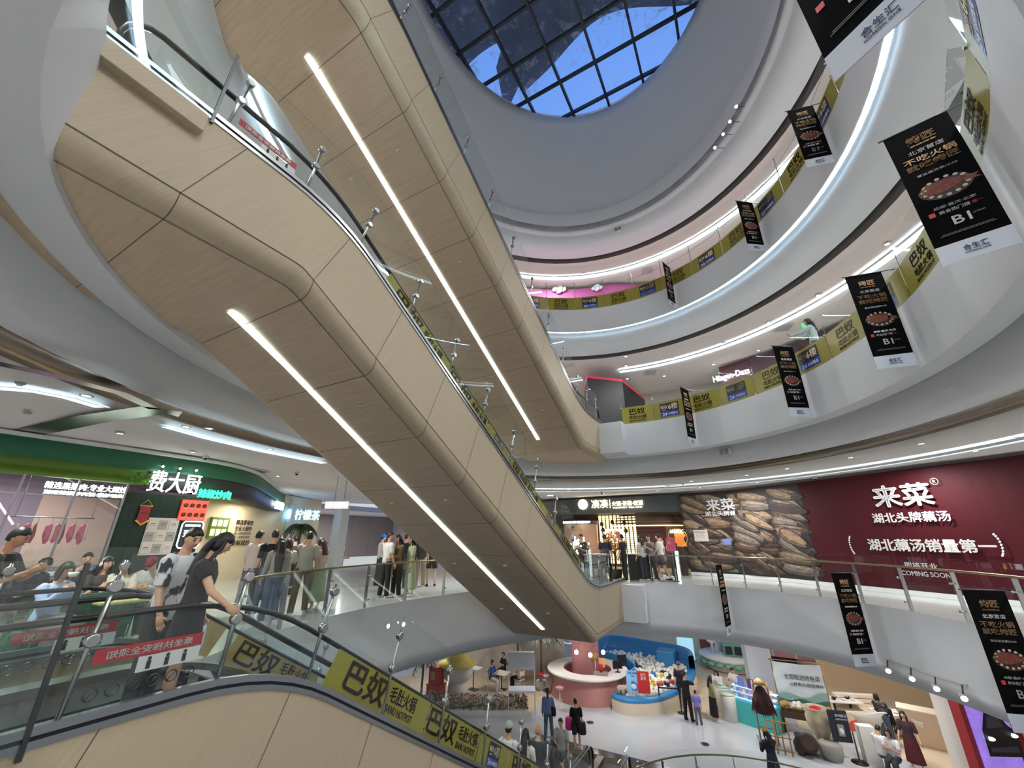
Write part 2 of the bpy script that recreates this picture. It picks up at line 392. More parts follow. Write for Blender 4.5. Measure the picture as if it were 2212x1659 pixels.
def escalator(x0, x1, z0, label, far, glass_from=2.2, rail_y0=.45, dy=0.0):
    root = empty('escalator', ((x0 + x1)/2, 8 + dy, z0), label, 'escalator')
    T = V((0, dy, z0))
    ys = sorted(set([p.y for p in TOPL] + [p.y for p in BOTL]))
    b = MB()
    for (x, sgn) in ((x1, 1), (x0, -1)):
        rows = []
        for y in ys:
            zt, zb = at_y(TOPL, y), at_y(BOTL, y)
            k = 1.0
            rows.append([V((x, y, zt)) + T, V((x, y, zb)) + T])
        b.grid(rows, wood, False)
    b.build('side_panel', root)
    b = MB()                                      # rounded lower corners and the soffit
    rows = []
    for y in ys:
        zb = at_y(BOTL, y); row = []
        for i in range(7):
            t = i/6*pi/2; row.append(V((x1 - .2*(1 - cos(t)), y, zb - .24*sin(t))) + T)
        for i in range(7):
            t = i/6*pi/2; row.append(V((x0 + .2*(1 - cos(pi/2 - t)), y, zb - .24*sin(pi/2 - t))) + T)
        rows.append(row)
    b.grid([q[:7] for q in rows], wood, True); b.grid([q[7:] for q in rows], wood, True); b.grid([[q[6], q[7]] for q in rows], woodu, False)
    b.add([V((x1, 17, .08)) + T, V((x0, 17, .08)) + T, V((x0 + .2, 17, -1.34)) + T, V((x1 - .2, 17, -1.34)) + T], [(0, 1, 2, 3)], wood)
    b.build('soffit', root)
    # panel joints: seams down the side, across the rounded corner and the soffit
    b = MB(); e = .006
    seams = [1.0, 2.55, 3.75, 5.0, 6.2, 7.4, 8.6, 9.8, 11.0, 12.2, 13.3, 14.8]
    for y in seams:
        zb = at_y(BOTL, y); zt = at_y(TOPL, y + .42)
        b.add([V((x1 + e, y, zb)) + T, V((x1 + e, y + .007, zb)) + T, V((x1 + e, y + .425, zt - .02)) + T, V((x1 + e, y + .418, zt - .02)) + T], [(0, 1, 2, 3)], darkjoint)
        y2 = y + .008; zb2 = at_y(BOTL, y2); row1 = []; row2 = []
        for i in range(7):
            t = i/6*pi/2
            row1.append(V((x1 + e - .2*(1 - cos(t)), y, zb - (.24 + e)*sin(t))) + T); row2.append(V((x1 + e - .2*(1 - cos(t)), y2, zb2 - (.24 + e)*sin(t))) + T)
        row1.append(V((x0 + .2, y, zb - .24 - e)) + T); row2.append(V((x0 + .2, y2, zb2 - .24 - e)) + T)
        b.grid([row1, row2], darkjoint, False)
    for (xx, dzz) in ((x1 + e, 0.0), (x1 - .2, -.245 - e)):
        rows = [[V((xx, y, at_y(BOTL, y) + dzz)) + T, V((xx if dzz == 0 else xx - .012, y, at_y(BOTL, y) + dzz + (.012 if dzz == 0 else 0))) + T] for y in ys]
        b.grid(rows, darkjoint, False)
    b.build('joint', root)
    b = MB(); b.box(V((x1 + .04, .42, FL - .02)) + T, (.14, 1.1, .24), wood); b.build('ledge', root, bevel=.01)
    b = MB(); b.box(V((x1 + .02, 1.02, FL + .72)) + T, (.03, .03, 1.2), darksteel); b.build('end_post', root)
    b = MB(); b.box(V((x1 + .02, .4, FL + .75)) + T, (.012, 1.2, 1.2), clear); b.build('end_glass', root)
    # light strip under the soffit, little round lamps beside it
    if far:
        b = MB(); rows = []; xm = (x0 + x1)/2
        y0s, y1s = far
        for i in range(12):
            y = y0s + (y1s - y0s)*i/11; z = at_y(BOTL, y) - .262
            rows.append([V((xm - .06, y, z)) + T, V((xm + .06, y, z)) + T])
        b.grid(rows, strip, False); b.build('light_strip', root)
        for y in (4.2, 6.6, 9.0, 11.4):
            for xx in (xm - .75, xm + .75):
                b = MB(); z = at_y(BOTL, y) - .25; nrm = V((0, .487, -.873)); q = V((0, -.558, 0)).normalized()
                q = V((0, 0, 1)).rotation_difference(nrm).to_matrix()
                b.lathe(V((xx, y, z)) + T, [(.055, 0), (.055, .012), (.0, .012)], ceil_m, 14, q); b.build('soffit_lamp', root)
    # steel channel along both upper edges
    for x in (x1, x0):
        b = MB()
        for (dz, w, h, m) in ((-.03, .05, .045, steel), (.045, .065, .055, steel), (.015, .03, .03, black)):
            rows = [[V((x + sx*w/2 - .01, p.y, p.z + dz + h*zz)) + T for (sx, zz) in ((1, 0), (1, 1), (-1, 1), (-1, 0))] for p in TOPL]
            b.grid(rows, m, False, True, True, True)
        b.build('steel_channel', root)
    # outer safety glass: panes, posts with two round clamps each
    for x in (x1, x0):
        pos = [1.16, 2.2, 3.15, 4.35, 5.55, 6.75, 7.95, 9.15, 10.35, 11.55, 12.75, 13.9, 15.0]
        for i in range(len(pos) - 1):
            a, c = pos[i], pos[i + 1]
            yy = [a + (c - a)*k/4 for k in range(5)]; b = MB()
            ta = .5 if at_y(TOPL, a) > at_y(TOPL, a + .3) + .05 else .0
            rows = [[V((x + .005, y, at_y(TOPL, y) + .07)) + T, V((x + .005, y + .25*(1 if 2.6 < y < 13.6 else .5), at_y(TOPL, y) + 1.18)) + T] for y in yy]
            b.grid(rows, clear, False)
            rows2 = [[p + V((-.012, 0, 0)) for p in r] for r in rows]
            b.add([rows[-1][0], rows[-1][1], rows2[-1][1], rows2[-1][0]], [(0, 1, 2, 3)], greeng)
            b.add([q for r, r2 in zip(rows, rows2) for q in (r[1], r2[1])], [(2*k, 2*k + 1, 2*k + 3, 2*k + 2) for k in range(4)], greeng)
            b.build('safety_glass', root)
        for y in pos:
            p0 = V((x - .03, y, at_y(TOPL, y) + .02)) + T; k = .25 if 2.6 < y < 13.6 else .1
            p1 = p0 + V((0, k*.9, 1.0)); b = MB()
            b.tube([p0, p1], .018, steel, 6); post = b.build('post', root)
            q = M.Rotation(pi/2, 3, 'Y')
            for f_ in (.55, .92):
                b = MB(); b.lathe(p0.lerp(p1, f_) + V((-.01, 0, 0)), [(.045, -.02), (.05, 0), (.05, .045), (.04, .055)], steel, 12, q); b.build('clamp', post)
    # two stairs: balustrade glass, handrails, decks, steps
    xm = (x0 + x1)/2
    for (xa, xb) in ((x0 + .18, xm - .06), (xm + .06, x1 - .18)):
        for x in (xa, xb):
            hp = [V((x, p.y - .25*(1 if 2.2 < p.y < 14 else 0), p.z + .71)) for p in TOPL if rail_y0 < p.y < 15.5]
            y_s, y_e = rail_y0, 15.6
            top = [V((x, y_s, FL + .91))] + hp + [V((x, y_e, .81))]
            loop0 = [V((x, y_s - .28*sin(t), FL + .56 + .35*cos(t))) for t in [pi*k/8 for k in range(8, 0, -1)]]
            loop1 = [V((x, y_e + .28*sin(t), .46 + .35*cos(t))) for t in [pi*k/8 for k in range(1, 9)]]
            pts = [p + T for p in loop0 + top + loop1]
            b = MB(); b.tube(pts, (.026, .04), handrail, 8, up=(1, 0, 0)); b.build('handrail', root)
            b = MB(); rows = [[p + T + V((0, 0, -.05)), V((x, p.y, at_y(TOPL, p.y) + .03)) + T] for p in top]
            b.grid(rows, clear, False); b.build('balustrade', root)
            b = MB(); rows = [[V((x - .06, p.y, p.z - .04)) + T, V((x - .06, p.y, p.z + .03)) + T, V((x + .06, p.y, p.z + .03)) + T, V((x + .06, p.y, p.z - .04)) + T] for p in TOPL]
            b.grid(rows, steel, False, True, True, True); b.build('deck', root)
        b = MB(); y = 2.4; zz = FL
        b.box(V(((xa + xb)/2, 1.2, FL - .12)) + T, (xb - xa - .1, 3.0, .05), step_m)
        n = int(FL/.2)
        for i in range(n):
            z = FL - .1 - .2*(i + 1); yy = 2.75 + .2*(i + 1)/.577 - .17
            b.box(V(((xa + xb)/2, yy, z + .09)) + T, (xb - xa - .14, .40, .05), step_m)
            b.box(V(((xa + xb)/2, yy - .19, z + .19)) + T, (xb - xa - .14, .02, .2), blackm)
        b.box(V(((xa + xb)/2, 15.0, -.03)) + T, (xb - xa - .1, 3.6, .05), step_m)
        b.build('steps', root)
    return root
esc_mid = escalator(X0, X1, 0, 'wood-clad escalator pair rising from the far side of this floor, bright light strip under it', (2.3, 12.6))
esc_up = escalator(X0, X1, FL, 'wood-clad escalator pair climbing to the top floor, above and behind the nearer wooden one', (2.3, 12.6))
esc_low = escalator(X0, X1, -FL + .14, 'wood-clad escalator pair going down to the lower floor in front of the camera', None, dy=.28)
# ================================================================ BALCONY RAILINGS
navy = mat('navy_ink', (28, 40, 92), .5); plaq = mat('plaque_ink', (34, 26, 34), .5); blue = mat('sign_blue', (28, 66, 168), .45); ivory = mat('ivory_ink', (226, 208, 176), .5); wht = mat('white_ink', (232, 232, 232), .5)
gold = mat('gold_ink', (212, 168, 122), .5); cloth_b = mat('black_cloth', (9, 9, 11), .85, bump=(9, .1), spec=.08); cloth_w = mat('white_cloth', (214, 219, 230), .7); redink = mat('red_ink', (190, 52, 62), .5)
brass = mat('bronze_rail', (142, 126, 92), .3, .9)
def film_art(kind, c, r, u, film, sc=1.0):
    n = r.cross(u); e = n*.006
    if kind == 'A':
        letters('巴奴', c + u*.14*sc + e, r, u, .26*sc, ink, film, .62*sc, .012, name='brand_lettering')
        letters('毛肚火锅', c - u*.10*sc + e, r, u, .15*sc, ink, film, .68*sc, .01, name='dish_lettering')
        letters('BANU HOTPOT', c - u*.245*sc + e, r, u, .075*sc, ink, film, .68*sc, .012, name='latin_lettering')
    else:
        mb = MB(); w, h = .36*sc, .27*sc
        mb.add([c + r*a + u*b_ + e*.6 for (a, b_) in ((-w, -.07*sc), (w, -.07*sc), (w, h), (-w, h))], [(0, 1, 2, 3)], plaq)
        mb.add([c + r*a + u*b_ + e*.6 for (a, b_) in ((-w, -h), (w, -h), (w, -.07*sc), (-w, -.07*sc))], [(0, 1, 2, 3)], blue)
        mb.build('plaque', film)
        letters('就在', c + r*-.2*sc + u*.12*sc + e, r, u, .13*sc, ivory, film, None, .014, name='plaque_lettering')
        letters('6楼', c + r*.14*sc + u*.11*sc + e, r, u, .24*sc, ivory, film, .36*sc, .02, name='plaque_lettering')
        letters('BANU', c + r*-.2*sc + u*.0*sc + e, r, u, .035*sc, ivory, film, name='plaque_lettering')
        letters('24', c + r*-.2*sc - u*.17*sc + e, r, u, .13*sc, wht, film, None, .02, name='plaque_lettering')
        letters('小时营业', c + r*.11*sc - u*.17*sc + e, r, u, .1*sc, wht, film, .38*sc, .012, name='plaque_lettering')
def railing(c, s, z, phis, kinds, label, hg, style, near=None, d=.04):
    root = empty('balcony_railing', ell(c, s, phis[len(phis)//2], d, z, near), label, 'railing', 'glass balcony railings')
    P = [ell(c, s, a, d, z, near) for a in phis]
    zz = V((0, 0, 1))
    for i in range(len(P) - 1):
        a, b_ = P[i], P[i + 1]; r = (b_ - a).normalized(); n = r.cross(zz)
        a2, b2 = a + r*.012, b_ - r*.012
        mb = MB(); mb.add([a2, b2, b2 + zz*hg, a2 + zz*hg], [(0, 1, 2, 3)], clear)
        mb.add([a2 + zz*hg, b2 + zz*hg, b2 + zz*hg - n*.014, a2 + zz*hg - n*.014], [(0, 1, 2, 3)], greeng)
        pan = mb.build('glass_panel', root)
        k = kinds[i % len(kinds)] if kinds else None
        if k:
            mb = MB(); f = n*.004
            mb.add([a2 + f + zz*.02, b2 + f + zz*.02, b2 + f + zz*.72, a2 + f + zz*.72], [(0, 1, 2, 3)], film_y)
            film = mb.build('sticker_film', root)
            film_art(k, (a + b_)/2 + zz*.37 + f, r, zz, film)
    for i, p in enumerate(P):
        a = ell(c, s, phis[i], d + .12, z, near) - p; a.normalize()
        mb = MB()
        if style == 'rail':
            r = V((-a.y, a.x, 0)); mb.box(p + a*.1 + zz*.47, (.09, .018, .94), steel, M.Rotation(math.atan2(a.y, a.x), 3, 'Z'))
            post = mb.build('post', root)
            for h in (.2, .72): mb = MB(); mb.tube([p + a*.1 + zz*h, p + zz*h], .016, steel, 8); mb.ball(p + zz*h, .028, steel, 8, 6); mb.build('clamp', post)
        else:
            t = .75 if style == 'tall' else .55
            mb.tube([p + a*.02, p + a*.02 + zz*(hg + .02 if style == 'tall' else 1.0)], .011, darksteel, 6); post = mb.build('post', root)
            for h in ((.06, .74, hg - .35) if style == 'tall' else (.06, .72)):
                mb = MB(); mb.box(p + zz*h, (.07, .05, .03), steel, M.Rotation(math.atan2(a.y, a.x), 3, 'Z')); mb.build('clamp', post)
    if style == 'rail':
        n = 40; mb = MB()
        pts = [ell(c, s, phis[0] + (phis[-1] - phis[0])*i/n, d + .12, z + .97, near) for i in range(n + 1)]
        mb.tube(pts, (.035, .022), brass, 8, up=(0, 0, 1)); mb.build('handrail', root)
    elif style == 'tall':
        n = 40; mb = MB(); mb.tube([ell(c, s, phis[0] + (phis[-1] - phis[0])*i/n, d + .02, z + hg - .35, near) for i in range(n + 1)], .006, darksteel, 5); mb.build('tension_wire', root)
    return root
ph5 = [-7 + 11.05*i for i in range(15)]
railing(C5, S5, FL, ph5, ['A', 'B'], 'curved glass railing with yellow hotpot panels in front of the maroon ice cream shop', 1.25, 'short', 8.3)
ph6 = [-43.2 + 11.2*i for i in range(17)]
railing(C6, S6, 2*FL, ph6, ['B', 'A'], 'highest curved glass railing with yellow hotpot panels below the magenta wall', 1.6, 'tall', 8.4)
ph4 = [-12.5 + 9.2*i for i in range(12)]
railing(C4, S4, 0, ph4, None, 'curved clear glass railing with bronze handrail in front of the burgundy hoarding', 1.2, 'rail')
ph4b = [-122 + 9.4*i for i in range(10)]
railing(C4, S4, 0, ph4b, None, 'curved clear glass railing with bronze handrail before the waiting crowd and green shop', 1.2, 'rail', 7.7)
# ================================================================ HANGING BANNERS
def banner_parts(root):
    """local: x = outwards to the railing (0 = inner end), z = 0 at the rod, face towards -y"""
    r, u = V((1, 0, 0)), V((0, 0, 1)); w, hb, hw = .62, 1.86, .26
    mb = MB(); mb.tube([(-.05, 0, 0), (.86, 0, 0)], .012, darksteel, 8); mb.build('rod', root, True)
    def wav(z): return .012*sin(z*2.3)
    mb = MB(); rows = [[V((x, wav(z), z)) for x in (0, .31, .62)] for z in [-hb*i/10 for i in range(11)]]
    mb.grid(rows, cloth_b); mb.grid([[p + V((0, .006, 0)) for p in q] for q in rows], cloth_b); cl = mb.build('printed_cloth', root, True)
    mb = MB(); rows = [[V((x, wav(z), z)) for x in (0, .31, .62)] for z in [-hb - hw*i/3 for i in range(4)]]
    mb.grid(rows, cloth_w); mb.grid([[p + V((0, .006, 0)) for p in q] for q in rows], cloth_w); cw = mb.build('white_hem', root, True)
    def T(s, x, z, h, m, wd=None, bold=.02, par=cl, nm='lettering'):
        letters(s, V((x, wav(z) - .008, z)), r, u, h, m, par, wd, bold, local=True, name=nm)
    T('烤匠', .31, -.22, .12, gold, .27, .016); T('麻辣烤鱼', .31, -.318, .026, gold, .25, .01)
    T('北京首店', .31, -.42, .068, wht, .33, .012)
    T('不吃火锅', .31, -.545, .095, gold, .48, .012); T('就吃烤匠', .31, -.655, .095, gold, .48, .012)
    mb = MB(); mb.prism([V((.31 + .25*sx*1 + .03*cos(t), -.008, -.735 + .026*sin(t))) for sx, ts in ((1, (-90, -45, 0, 45, 90)), (-1, (90, 135, 180, 225, 270))) for t in [R(q) for q in ts]], (0, .004, 0), gold); mb.build('gold_pill', cl, True)
    T('营业至凌晨05:00', .31, -.80, .036, wht, .36, .012)
    fish(cl, V((.31, -.006, -1.07)))
    T('成都·重庆·北京', .31, -1.345, .042, wht, .36, .012); T('美食热门榜', .29, -1.42, .05, wht, .26, .012); T('第一', .48, -1.42, .045, redink, .09, .012)
    mb = MB(); mb.box((.1, -.006, -1.42), (.055, .006, .06), redink); mb.build('red_badge', cl, True)
    T('B1', .31, -1.575, .12, wht, .15, .012); T('(21B05)', .455, -1.56, .03, mat('grey_ink', (120, 118, 118), .6), .1, .0)
    mb = MB(); mb.box((.31, -.004, -1.73), (.42, .004, .006), MATS['grey_ink']); mb.box((.31, -.004, -1.748), (.46, .004, .006), MATS['grey_ink']); mb.build('small_print', cl, True)
    T('合生汇', .31, -1.97, .075, navy, .2, .0, cw); T('HOPSON ONE', .31, -2.035, .02, navy, .2, .0, cw)
def fish(par, c):
    plate = mat('dark_plate', (30, 20, 19), .5); flesh = mat('roast_fish', (112, 56, 38), .6, noise=(60, 60, 60), vary=.6); pale = mat('pale_garnish', (186, 168, 150), .6); rim = mat('plate_rim', (60, 34, 30), .5); pepper = mat('red_pepper', (116, 26, 22), .5)
    def disc(mb, cx, cz, rx, rz, y, m, n=24, rot=0.0):
        mb.add([c + V((cx + rx*cos(t)*cos(rot) - rz*sin(t)*sin(rot), y, cz + rx*cos(t)*sin(rot) + rz*sin(t)*cos(rot))) for t in [2*pi*k/n for k in range(n)]], [tuple(range(n))], m)
    mb = MB(); disc(mb, 0, 0, .24, .17, -.002, rim); disc(mb, 0, 0, .225, .155, -.0035, plate)
    for k in range(15):
        t = 2*pi*k/15 + .1; disc(mb, .195*cos(t), .135*sin(t), .024, .02, -.005, pale, 8)
    rnd = random.Random(3)
    for k in range(40):
        t = rnd.uniform(0, 2*pi); q = rnd.uniform(.3, 1); disc(mb, .2*q*cos(t), .14*q*sin(t), .012, .008, -.0045, pepper, 6)
    body = []
    for k in range(28):
        t = 2*pi*k/28; body.append(c + V((-.02 + .185*cos(t), -.0065, .01 + .085*sin(t)*(1 - .25*cos(t)))))
    mb.add(body, [tuple(range(28))], flesh)
    mb.add([c + V(p) for p in ((.13, -.0065, .03), (.29, -.0065, .02), (.25, -.0065, -.01), (.3, -.0065, -.05), (.13, -.0065, -.03))], [(0, 1, 2, 3, 4)], flesh)
    for k in range(6): disc(mb, -.12 + .045*k, .01 + .02*(k % 2), .006, .05, -.0075, pepper, 8, .5)
    disc(mb, -.17, .03, .012, .012, -.0075, pale, 10); mb.build('fish_picture', par, True)
BAN = empty('hanging_banner', (0, 0, -50), 'x', 'banner', 'black roast fish banners hung along the balconies'); banner_parts(BAN)
def phi_of(c, s, u, z, near, lo, hi, d=.06):
    f = lambda a: seen(ell(c, s, a, d, z, near))[0] - u
    a, b_ = lo, hi; fa = f(a)
    for _ in range(50):
        m_ = (a + b_)/2
        if (f(m_) > 0) == (fa > 0): a = m_
        else: b_ = m_
    return a
blist = [(C5, S5, FL + .9, 8.3, 'u', 1487, -5, 60, 'slim black roast fish banner right of the escalator foot, beside the first dark 24-hour plaque'),
 (C5, S5, FL + .9, 8.3, 'u', 1713, 0, 80, 'black roast fish banner directly right of the lit ice cream shop sign'),
 (C5, S5, FL + .9, 8.3, 'u', 1905, 30, 95, 'black roast fish banner right of the person filming from the balcony'),
 (C5, S5, FL + .9, 8.3, 'p', 107, 0, 0, 'largest whole black roast fish banner, its white hem against the white balcony edge'),
 (C5, S5, FL + .9, 8.3, 'p', 135.3, 0, 0, 'huge black banner cut off by the top of the picture, only its lower lines showing'),
 (C6, S6, 2*FL + .9, 8.4, 'u', 1447, -10, 60, 'narrow black roast fish banner on the top railing nearest the magenta wall'),
 (C6, S6, 2*FL + .9, 8.4, 'u', 1626, 0, 80, 'middle one of the three black fish banners on the top railing'),
 (C6, S6, 2*FL + .9, 8.4, 'u', 1757, 30, 95, 'topmost small black fish banner, nearest the row of four bright spotlights'),
 (C4, S4, .74, 7.7, 'u', 1558, -5, 60, 'thin black roast fish banner before the lotus root wall picture, lowest railing'),
 (C4, S4, .74, 7.7, 'u', 1840, 0, 80, 'black roast fish banner on the lowest railing, left of the white track spotlights'),
 (C4, S4, .74, 7.7, 'u', 2172, 30, 95, 'black roast fish banner on the lowest railing, right of the white track spotlights')]
for i, (c, s, z, near, how, val, lo, hi, lab) in enumerate(blist):
    a = val if how == 'p' else phi_of(c, s, val, z, near, lo, hi, -.05)
    p = ell(c, s, a, -.05, z, near); q = ell(c, s, a, -1.05, z, near); dr = (p - q).normalized()
    o = BAN if i == 0 else copy_tree(BAN)
    o.location = p - dr*.64; o.rotation_euler = (0, 0, math.atan2(dr.y, dr.x)); o['label'] = lab
# printed films on the balustrades
def slope_film(root, x, y0, y1, kind, T, col=film_y, h=.43):
    def zt(y): return at_y(TOPL, y)
    a = V((x, y0, zt(y0) + .08)) + T; b_ = V((x, y1, zt(y1) + .08)) + T
    r = (b_ - a).normalized(); u = V((0, -r.z, r.y)).normalized(); u = V((0, .5, .866)) if r.z < -.3 else V((0, 0, 1))
    n_ = 6; mb = MB(); rows = [[V((x, y0 + (y1 - y0)*k/n_, zt(y0 + (y1 - y0)*k/n_) + .08)) + T, V((x, y0 + (y1 - y0)*k/n_, zt(y0 + (y1 - y0)*k/n_) + .08)) + T + u*h] for k in range(n_ + 1)]
    mb.grid(rows, col, False); film = mb.build('sticker_film', root)
    c = (a + b_)/2 + u*h*.5 + V((.006, 0, 0))
    if kind == 'W':
        letters('巴奴', c - r*.37 + u*.02, r, u, .32, ink, film, .82, .02, name='brand_lettering')
        letters('毛肚火锅', c + r*.42 + u*.06, r, u, .18, ink, film, .62, .012, name='dish_lettering')
        letters('BANU HOTPOT', c + r*.42 - u*.1, r, u, .085, ink, film, .62, .012, name='latin_lettering')
    elif kind: film_art(kind, c, r, u, film, .6)
for (root, dy, z0) in ((esc_mid, 0, 0), (esc_low,  .28, -FL + .14)):
    T = V((0, dy, z0)); x = X1 - .15; dq = -.3 if dy else 0
    for i, (a, b_, k) in enumerate(((3.75, 5.6, 'W'), (5.62, 7.0, 'W'), (7.02, 8.0, 'B'), (8.02, 9.7, 'W'), (9.72, 10.8, 'B'), (10.82, 12.4, 'W'))):
        slope_film(root, x, a + dq, b_ + dq, k, T)
    for (a, b_, k) in ((2.6, 3.5, None), (3.7, 5.3, 'W')):
        slope_film(root, X0 + .2, a, b_, k, T, mat('film_back', (172, 146, 84), .5))
# warning strip and pictograms on the balustrade at each head
def warn(root, x, T, y0=1.3):
    redm = mat('warning_red', (176, 46, 52), .5); pale = mat('warning_white', (214, 214, 214), .6)
    def zt(y): return at_y(TOPL, y)
    y1 = y0 + .76; z = FL + .2
    mb = MB(); mb.add([V((x, y0, z + .37)) + T, V((x, y1, z + .37)) + T, V((x, y1, z + .47)) + T, V((x, y0, z + .47)) + T], [(0, 1, 2, 3)], redm); s = mb.build('warning_strip', root)
    letters('乘坐扶梯安全须知', V((x + .004, (y0 + y1)/2, z + .42)) + T, (0, -1, 0), (0, 0, 1), .06, pale, s, .6, .012)
    mb = MB(); mb.add([V((x, y0 + .3, z + .25)) + T, V((x, y1, z + .25)) + T, V((x, y1, z + .365)) + T, V((x, y0 + .3, z + .365)) + T], [(0, 1, 2, 3)], pale)
    for k in range(3): mb.box(V((x + .003, y0 + .38 + .13*k, z + .295)) + T, (.004, .03, .06), plaq_m); mb.ball(V((x + .003, y0 + .38 + .13*k, z + .342)) + T, .014, plaq_m, 8, 6)
    sh_ = mb.build('pictogram_sheet', root)
    for k in range(6):
        mb = MB(); mb.tube([V((x + .003, y0 + .05 + .132*k + .042*cos(t), z + .17 + .042*sin(t))) + T for t in [2*pi*q/16 for q in range(16)]], .005, darksteel, 4, True)
        mb.tube([V((x + .003, y0 + .02 + .132*k, z + .14)) + T, V((x + .003, y0 + .08 + .132*k, z + .2)) + T], .004, darksteel, 4); mb.build('prohibition_mark', sh_)
plaq_m = mat('picto_black', (40, 38, 42), .6)
for (root, T) in ((esc_mid, V((0, 0, 0))), (esc_low, V((0,  .28, -FL + .14)))):
    warn(root, X1 - .16, T); warn(root, X0 + 1.4, T, 1.15)
# ================================================================ THIS LEVEL: SHOPS AND WALLS
dkgreen = mat('dark_green', (24, 92, 62), .45); olive = mat('olive_green', (96, 128, 44), .5); tilegreen = mat('green_tile', (22, 46, 36), .25); beige = mat('beige_wall', (222, 204, 170), .7)
greyw = mat('grey_wall', (150, 142, 142), .7); neon_p = mat('pink_neon', (236, 150, 240), .5, 0, 3.0); signw = mat('sign_white', (240, 255, 250), .5, 0, 3.0); signg = mat('sign_green', (40, 235, 150), .5, 0, 2.5); dark = mat('dark_panel', (34, 34, 36), .5)
FP = [V(p) for p in ((-13, -3, 0), (-13, 1, 0), (-13.05, 4, 0), (-13.25, 6, 0), (-14.2, 7.5, 0), (-16, 9, 0), (-18.5, 11, 0), (-22.4, 14.4, 0))]
def smooth_line(pts, n=6):
    out = []
    for i in range(len(pts) - 1):
        p0, p1, p2, p3 = pts[max(i - 1, 0)], pts[i], pts[i + 1], pts[min(i + 2, len(pts) - 1)]
        for k in range(n):
            t = k/n; out.append(.5*((2*p1) + (p2 - p0)*t + (2*p0 - 5*p1 + 4*p2 - p3)*t*t + (3*p1 - p0 - 3*p2 + p3)*t**3))
    return out + [pts[-1]]
FPs = smooth_line(FP)
def wallstrip(mb, line, prof, m, smooth=True):
    """prof: (offset towards the walkway, z)"""
    rows = []
    for i, p in enumerate(line):
        t = (line[min(i + 1, len(line) - 1)] - line[max(i - 1, 0)]).normalized(); nn = V((t.y, -t.x, 0))
        rows.append([p + nn*d + V((0, 0, z)) for (d, z) in prof])
    mb.grid(rows, m, smooth)
sh = empty('restaurant_front', (-13, 4, 0), 'green restaurant front with curved canopy, glass kitchen and dark tiled wall', 'shop front')
b = MB(); wallstrip(b, FPs, [(0, 3.7), (.04, 3.62), (.04, 3.3), (0, 3.22)], dkgreen); b.build('fascia', sh)
b = MB(); wallstrip(b, FPs, [(.12, 3.7), (.12, 3.64), (.04, 3.62)], white); b.build('shadow_trim', sh)
L1 = [p for p in FPs if 1.4 < p.y < 4.4]
b = MB(); wallstrip(b, L1, [(.02, 3.3), (-.12, 3.26), (-.2, 3.12), (-.16, 3.02), (.02, 2.94), (.03, 2.88), (-.3, 2.88)], olive); b.build('canopy', sh)
L2 = [p for p in FPs if p.y > 4.2]
b = MB(); wallstrip(b, L2, [(-.05, 3.25), (-.05, 2.78), (-.5, 2.78)], dark); b.build('sign_band', sh)
b = MB(); b.box((-13.2, 4.95, 1.3), (.12, 1.85, 2.75), tilegreen)
for k in range(13): b.box((-13.137, 4.1 + .14*k, 1.3), (.004, .006, 2.7), dark)
for k in range(9): b.box((-13.137, 4.95, .3 + .3*k), (.004, 1.84, .006), dark)
b.build('tile_wall', sh)
b = MB(); b.box((-13.1, -.4, 1.5), (.25, 3.7, 3.0), dark); b.build('tile_wall', sh)
for y0, y1 in ((1.5, 2.3), (2.32, 3.15), (3.17, 4.0)):
    b = MB(); b.box((-13.05, (y0 + y1)/2, 1.9), (.014, y1 - y0, 1.95), clear); b.build('window_pane', sh)
for y in (1.5, 2.31, 3.16, 4.01):
    b = MB(); b.box((-13.05, y, 1.45), (.05, .035, 2.9), steel); b.build('mullion', sh)
b = MB(); b.box((-13.0, 2.75, .45), (.4, 2.5, .9), steel); b.box((-13.0, 2.75, .92), (.5, 2.55, .05), white); b.build('counter', sh)
b = MB(); b.box((-23.0, 14.9, 1.6), (.5, .6, 3.3), dkgreen, M.Rotation(-.8, 3, 'Z')); b.build('end_pillar', sh)
# kitchen and dining room behind the front
b = MB(); b.quad((-16.5, -3, 0), (-16.5, 5.6, 0), (-16.5, 5.6, 3.6), (-16.5, -3, 3.6), greyw); b.quad((-16.48, 3.4, .9), (-16.48, 5.5, .9), (-16.48, 5.5, 2.7), (-16.48, 3.4, 2.7), beige)
b.quad((-13.2, 5.6, 0), (-16.5, 5.6, 0), (-16.5, 5.6, 3.6), (-13.2, 5.6, 3.6), greyw)
b.quad((-16.5, 5.6, 0), (-21.5, 15.5, 0), (-21.5, 15.5, 3.6), (-16.5, 5.6, 3.6), beige); struct('wall_restaurant', b)
b = MB(); b.quad((-13.3, -3, 3.2), (-13.3, 5.6, 3.2), (-16.5, 5.6, 3.2), (-16.5, -3, 3.2), mat('pink_ceiling', (196, 150, 196), .5)); b.quad((-13.4, 5.6, 3.0), (-22.4, 14.6, 3.0), (-21.5, 15.5, 3.0), (-16.5, 5.6, 3.0), olive); struct('ceiling', b)
area(-14.6, 2.6, 3.1, 60, 1.2, (1, .8, 1)); area(-15.2, 7.0, 2.9, 60, .8, (1, .9, .75)); area(-17.5, 9.6, 2.9, 60, .8, (1, .9, .75))
def fluor(a, c, lab):
    b = MB(); b.tube([a, c], .02, neon_p, 8); tagit(b.build('tube_light'), lab, 'light')
fluor((-13.7, 1.9, 2.75), (-13.9, 2.6, 1.9), 'slanting violet tube light inside the glass kitchen'); fluor((-14.4, 3.0, 3.0), (-14.4, 4.6, 3.0), 'violet tube light on the kitchen ceiling behind the white lit slogan')
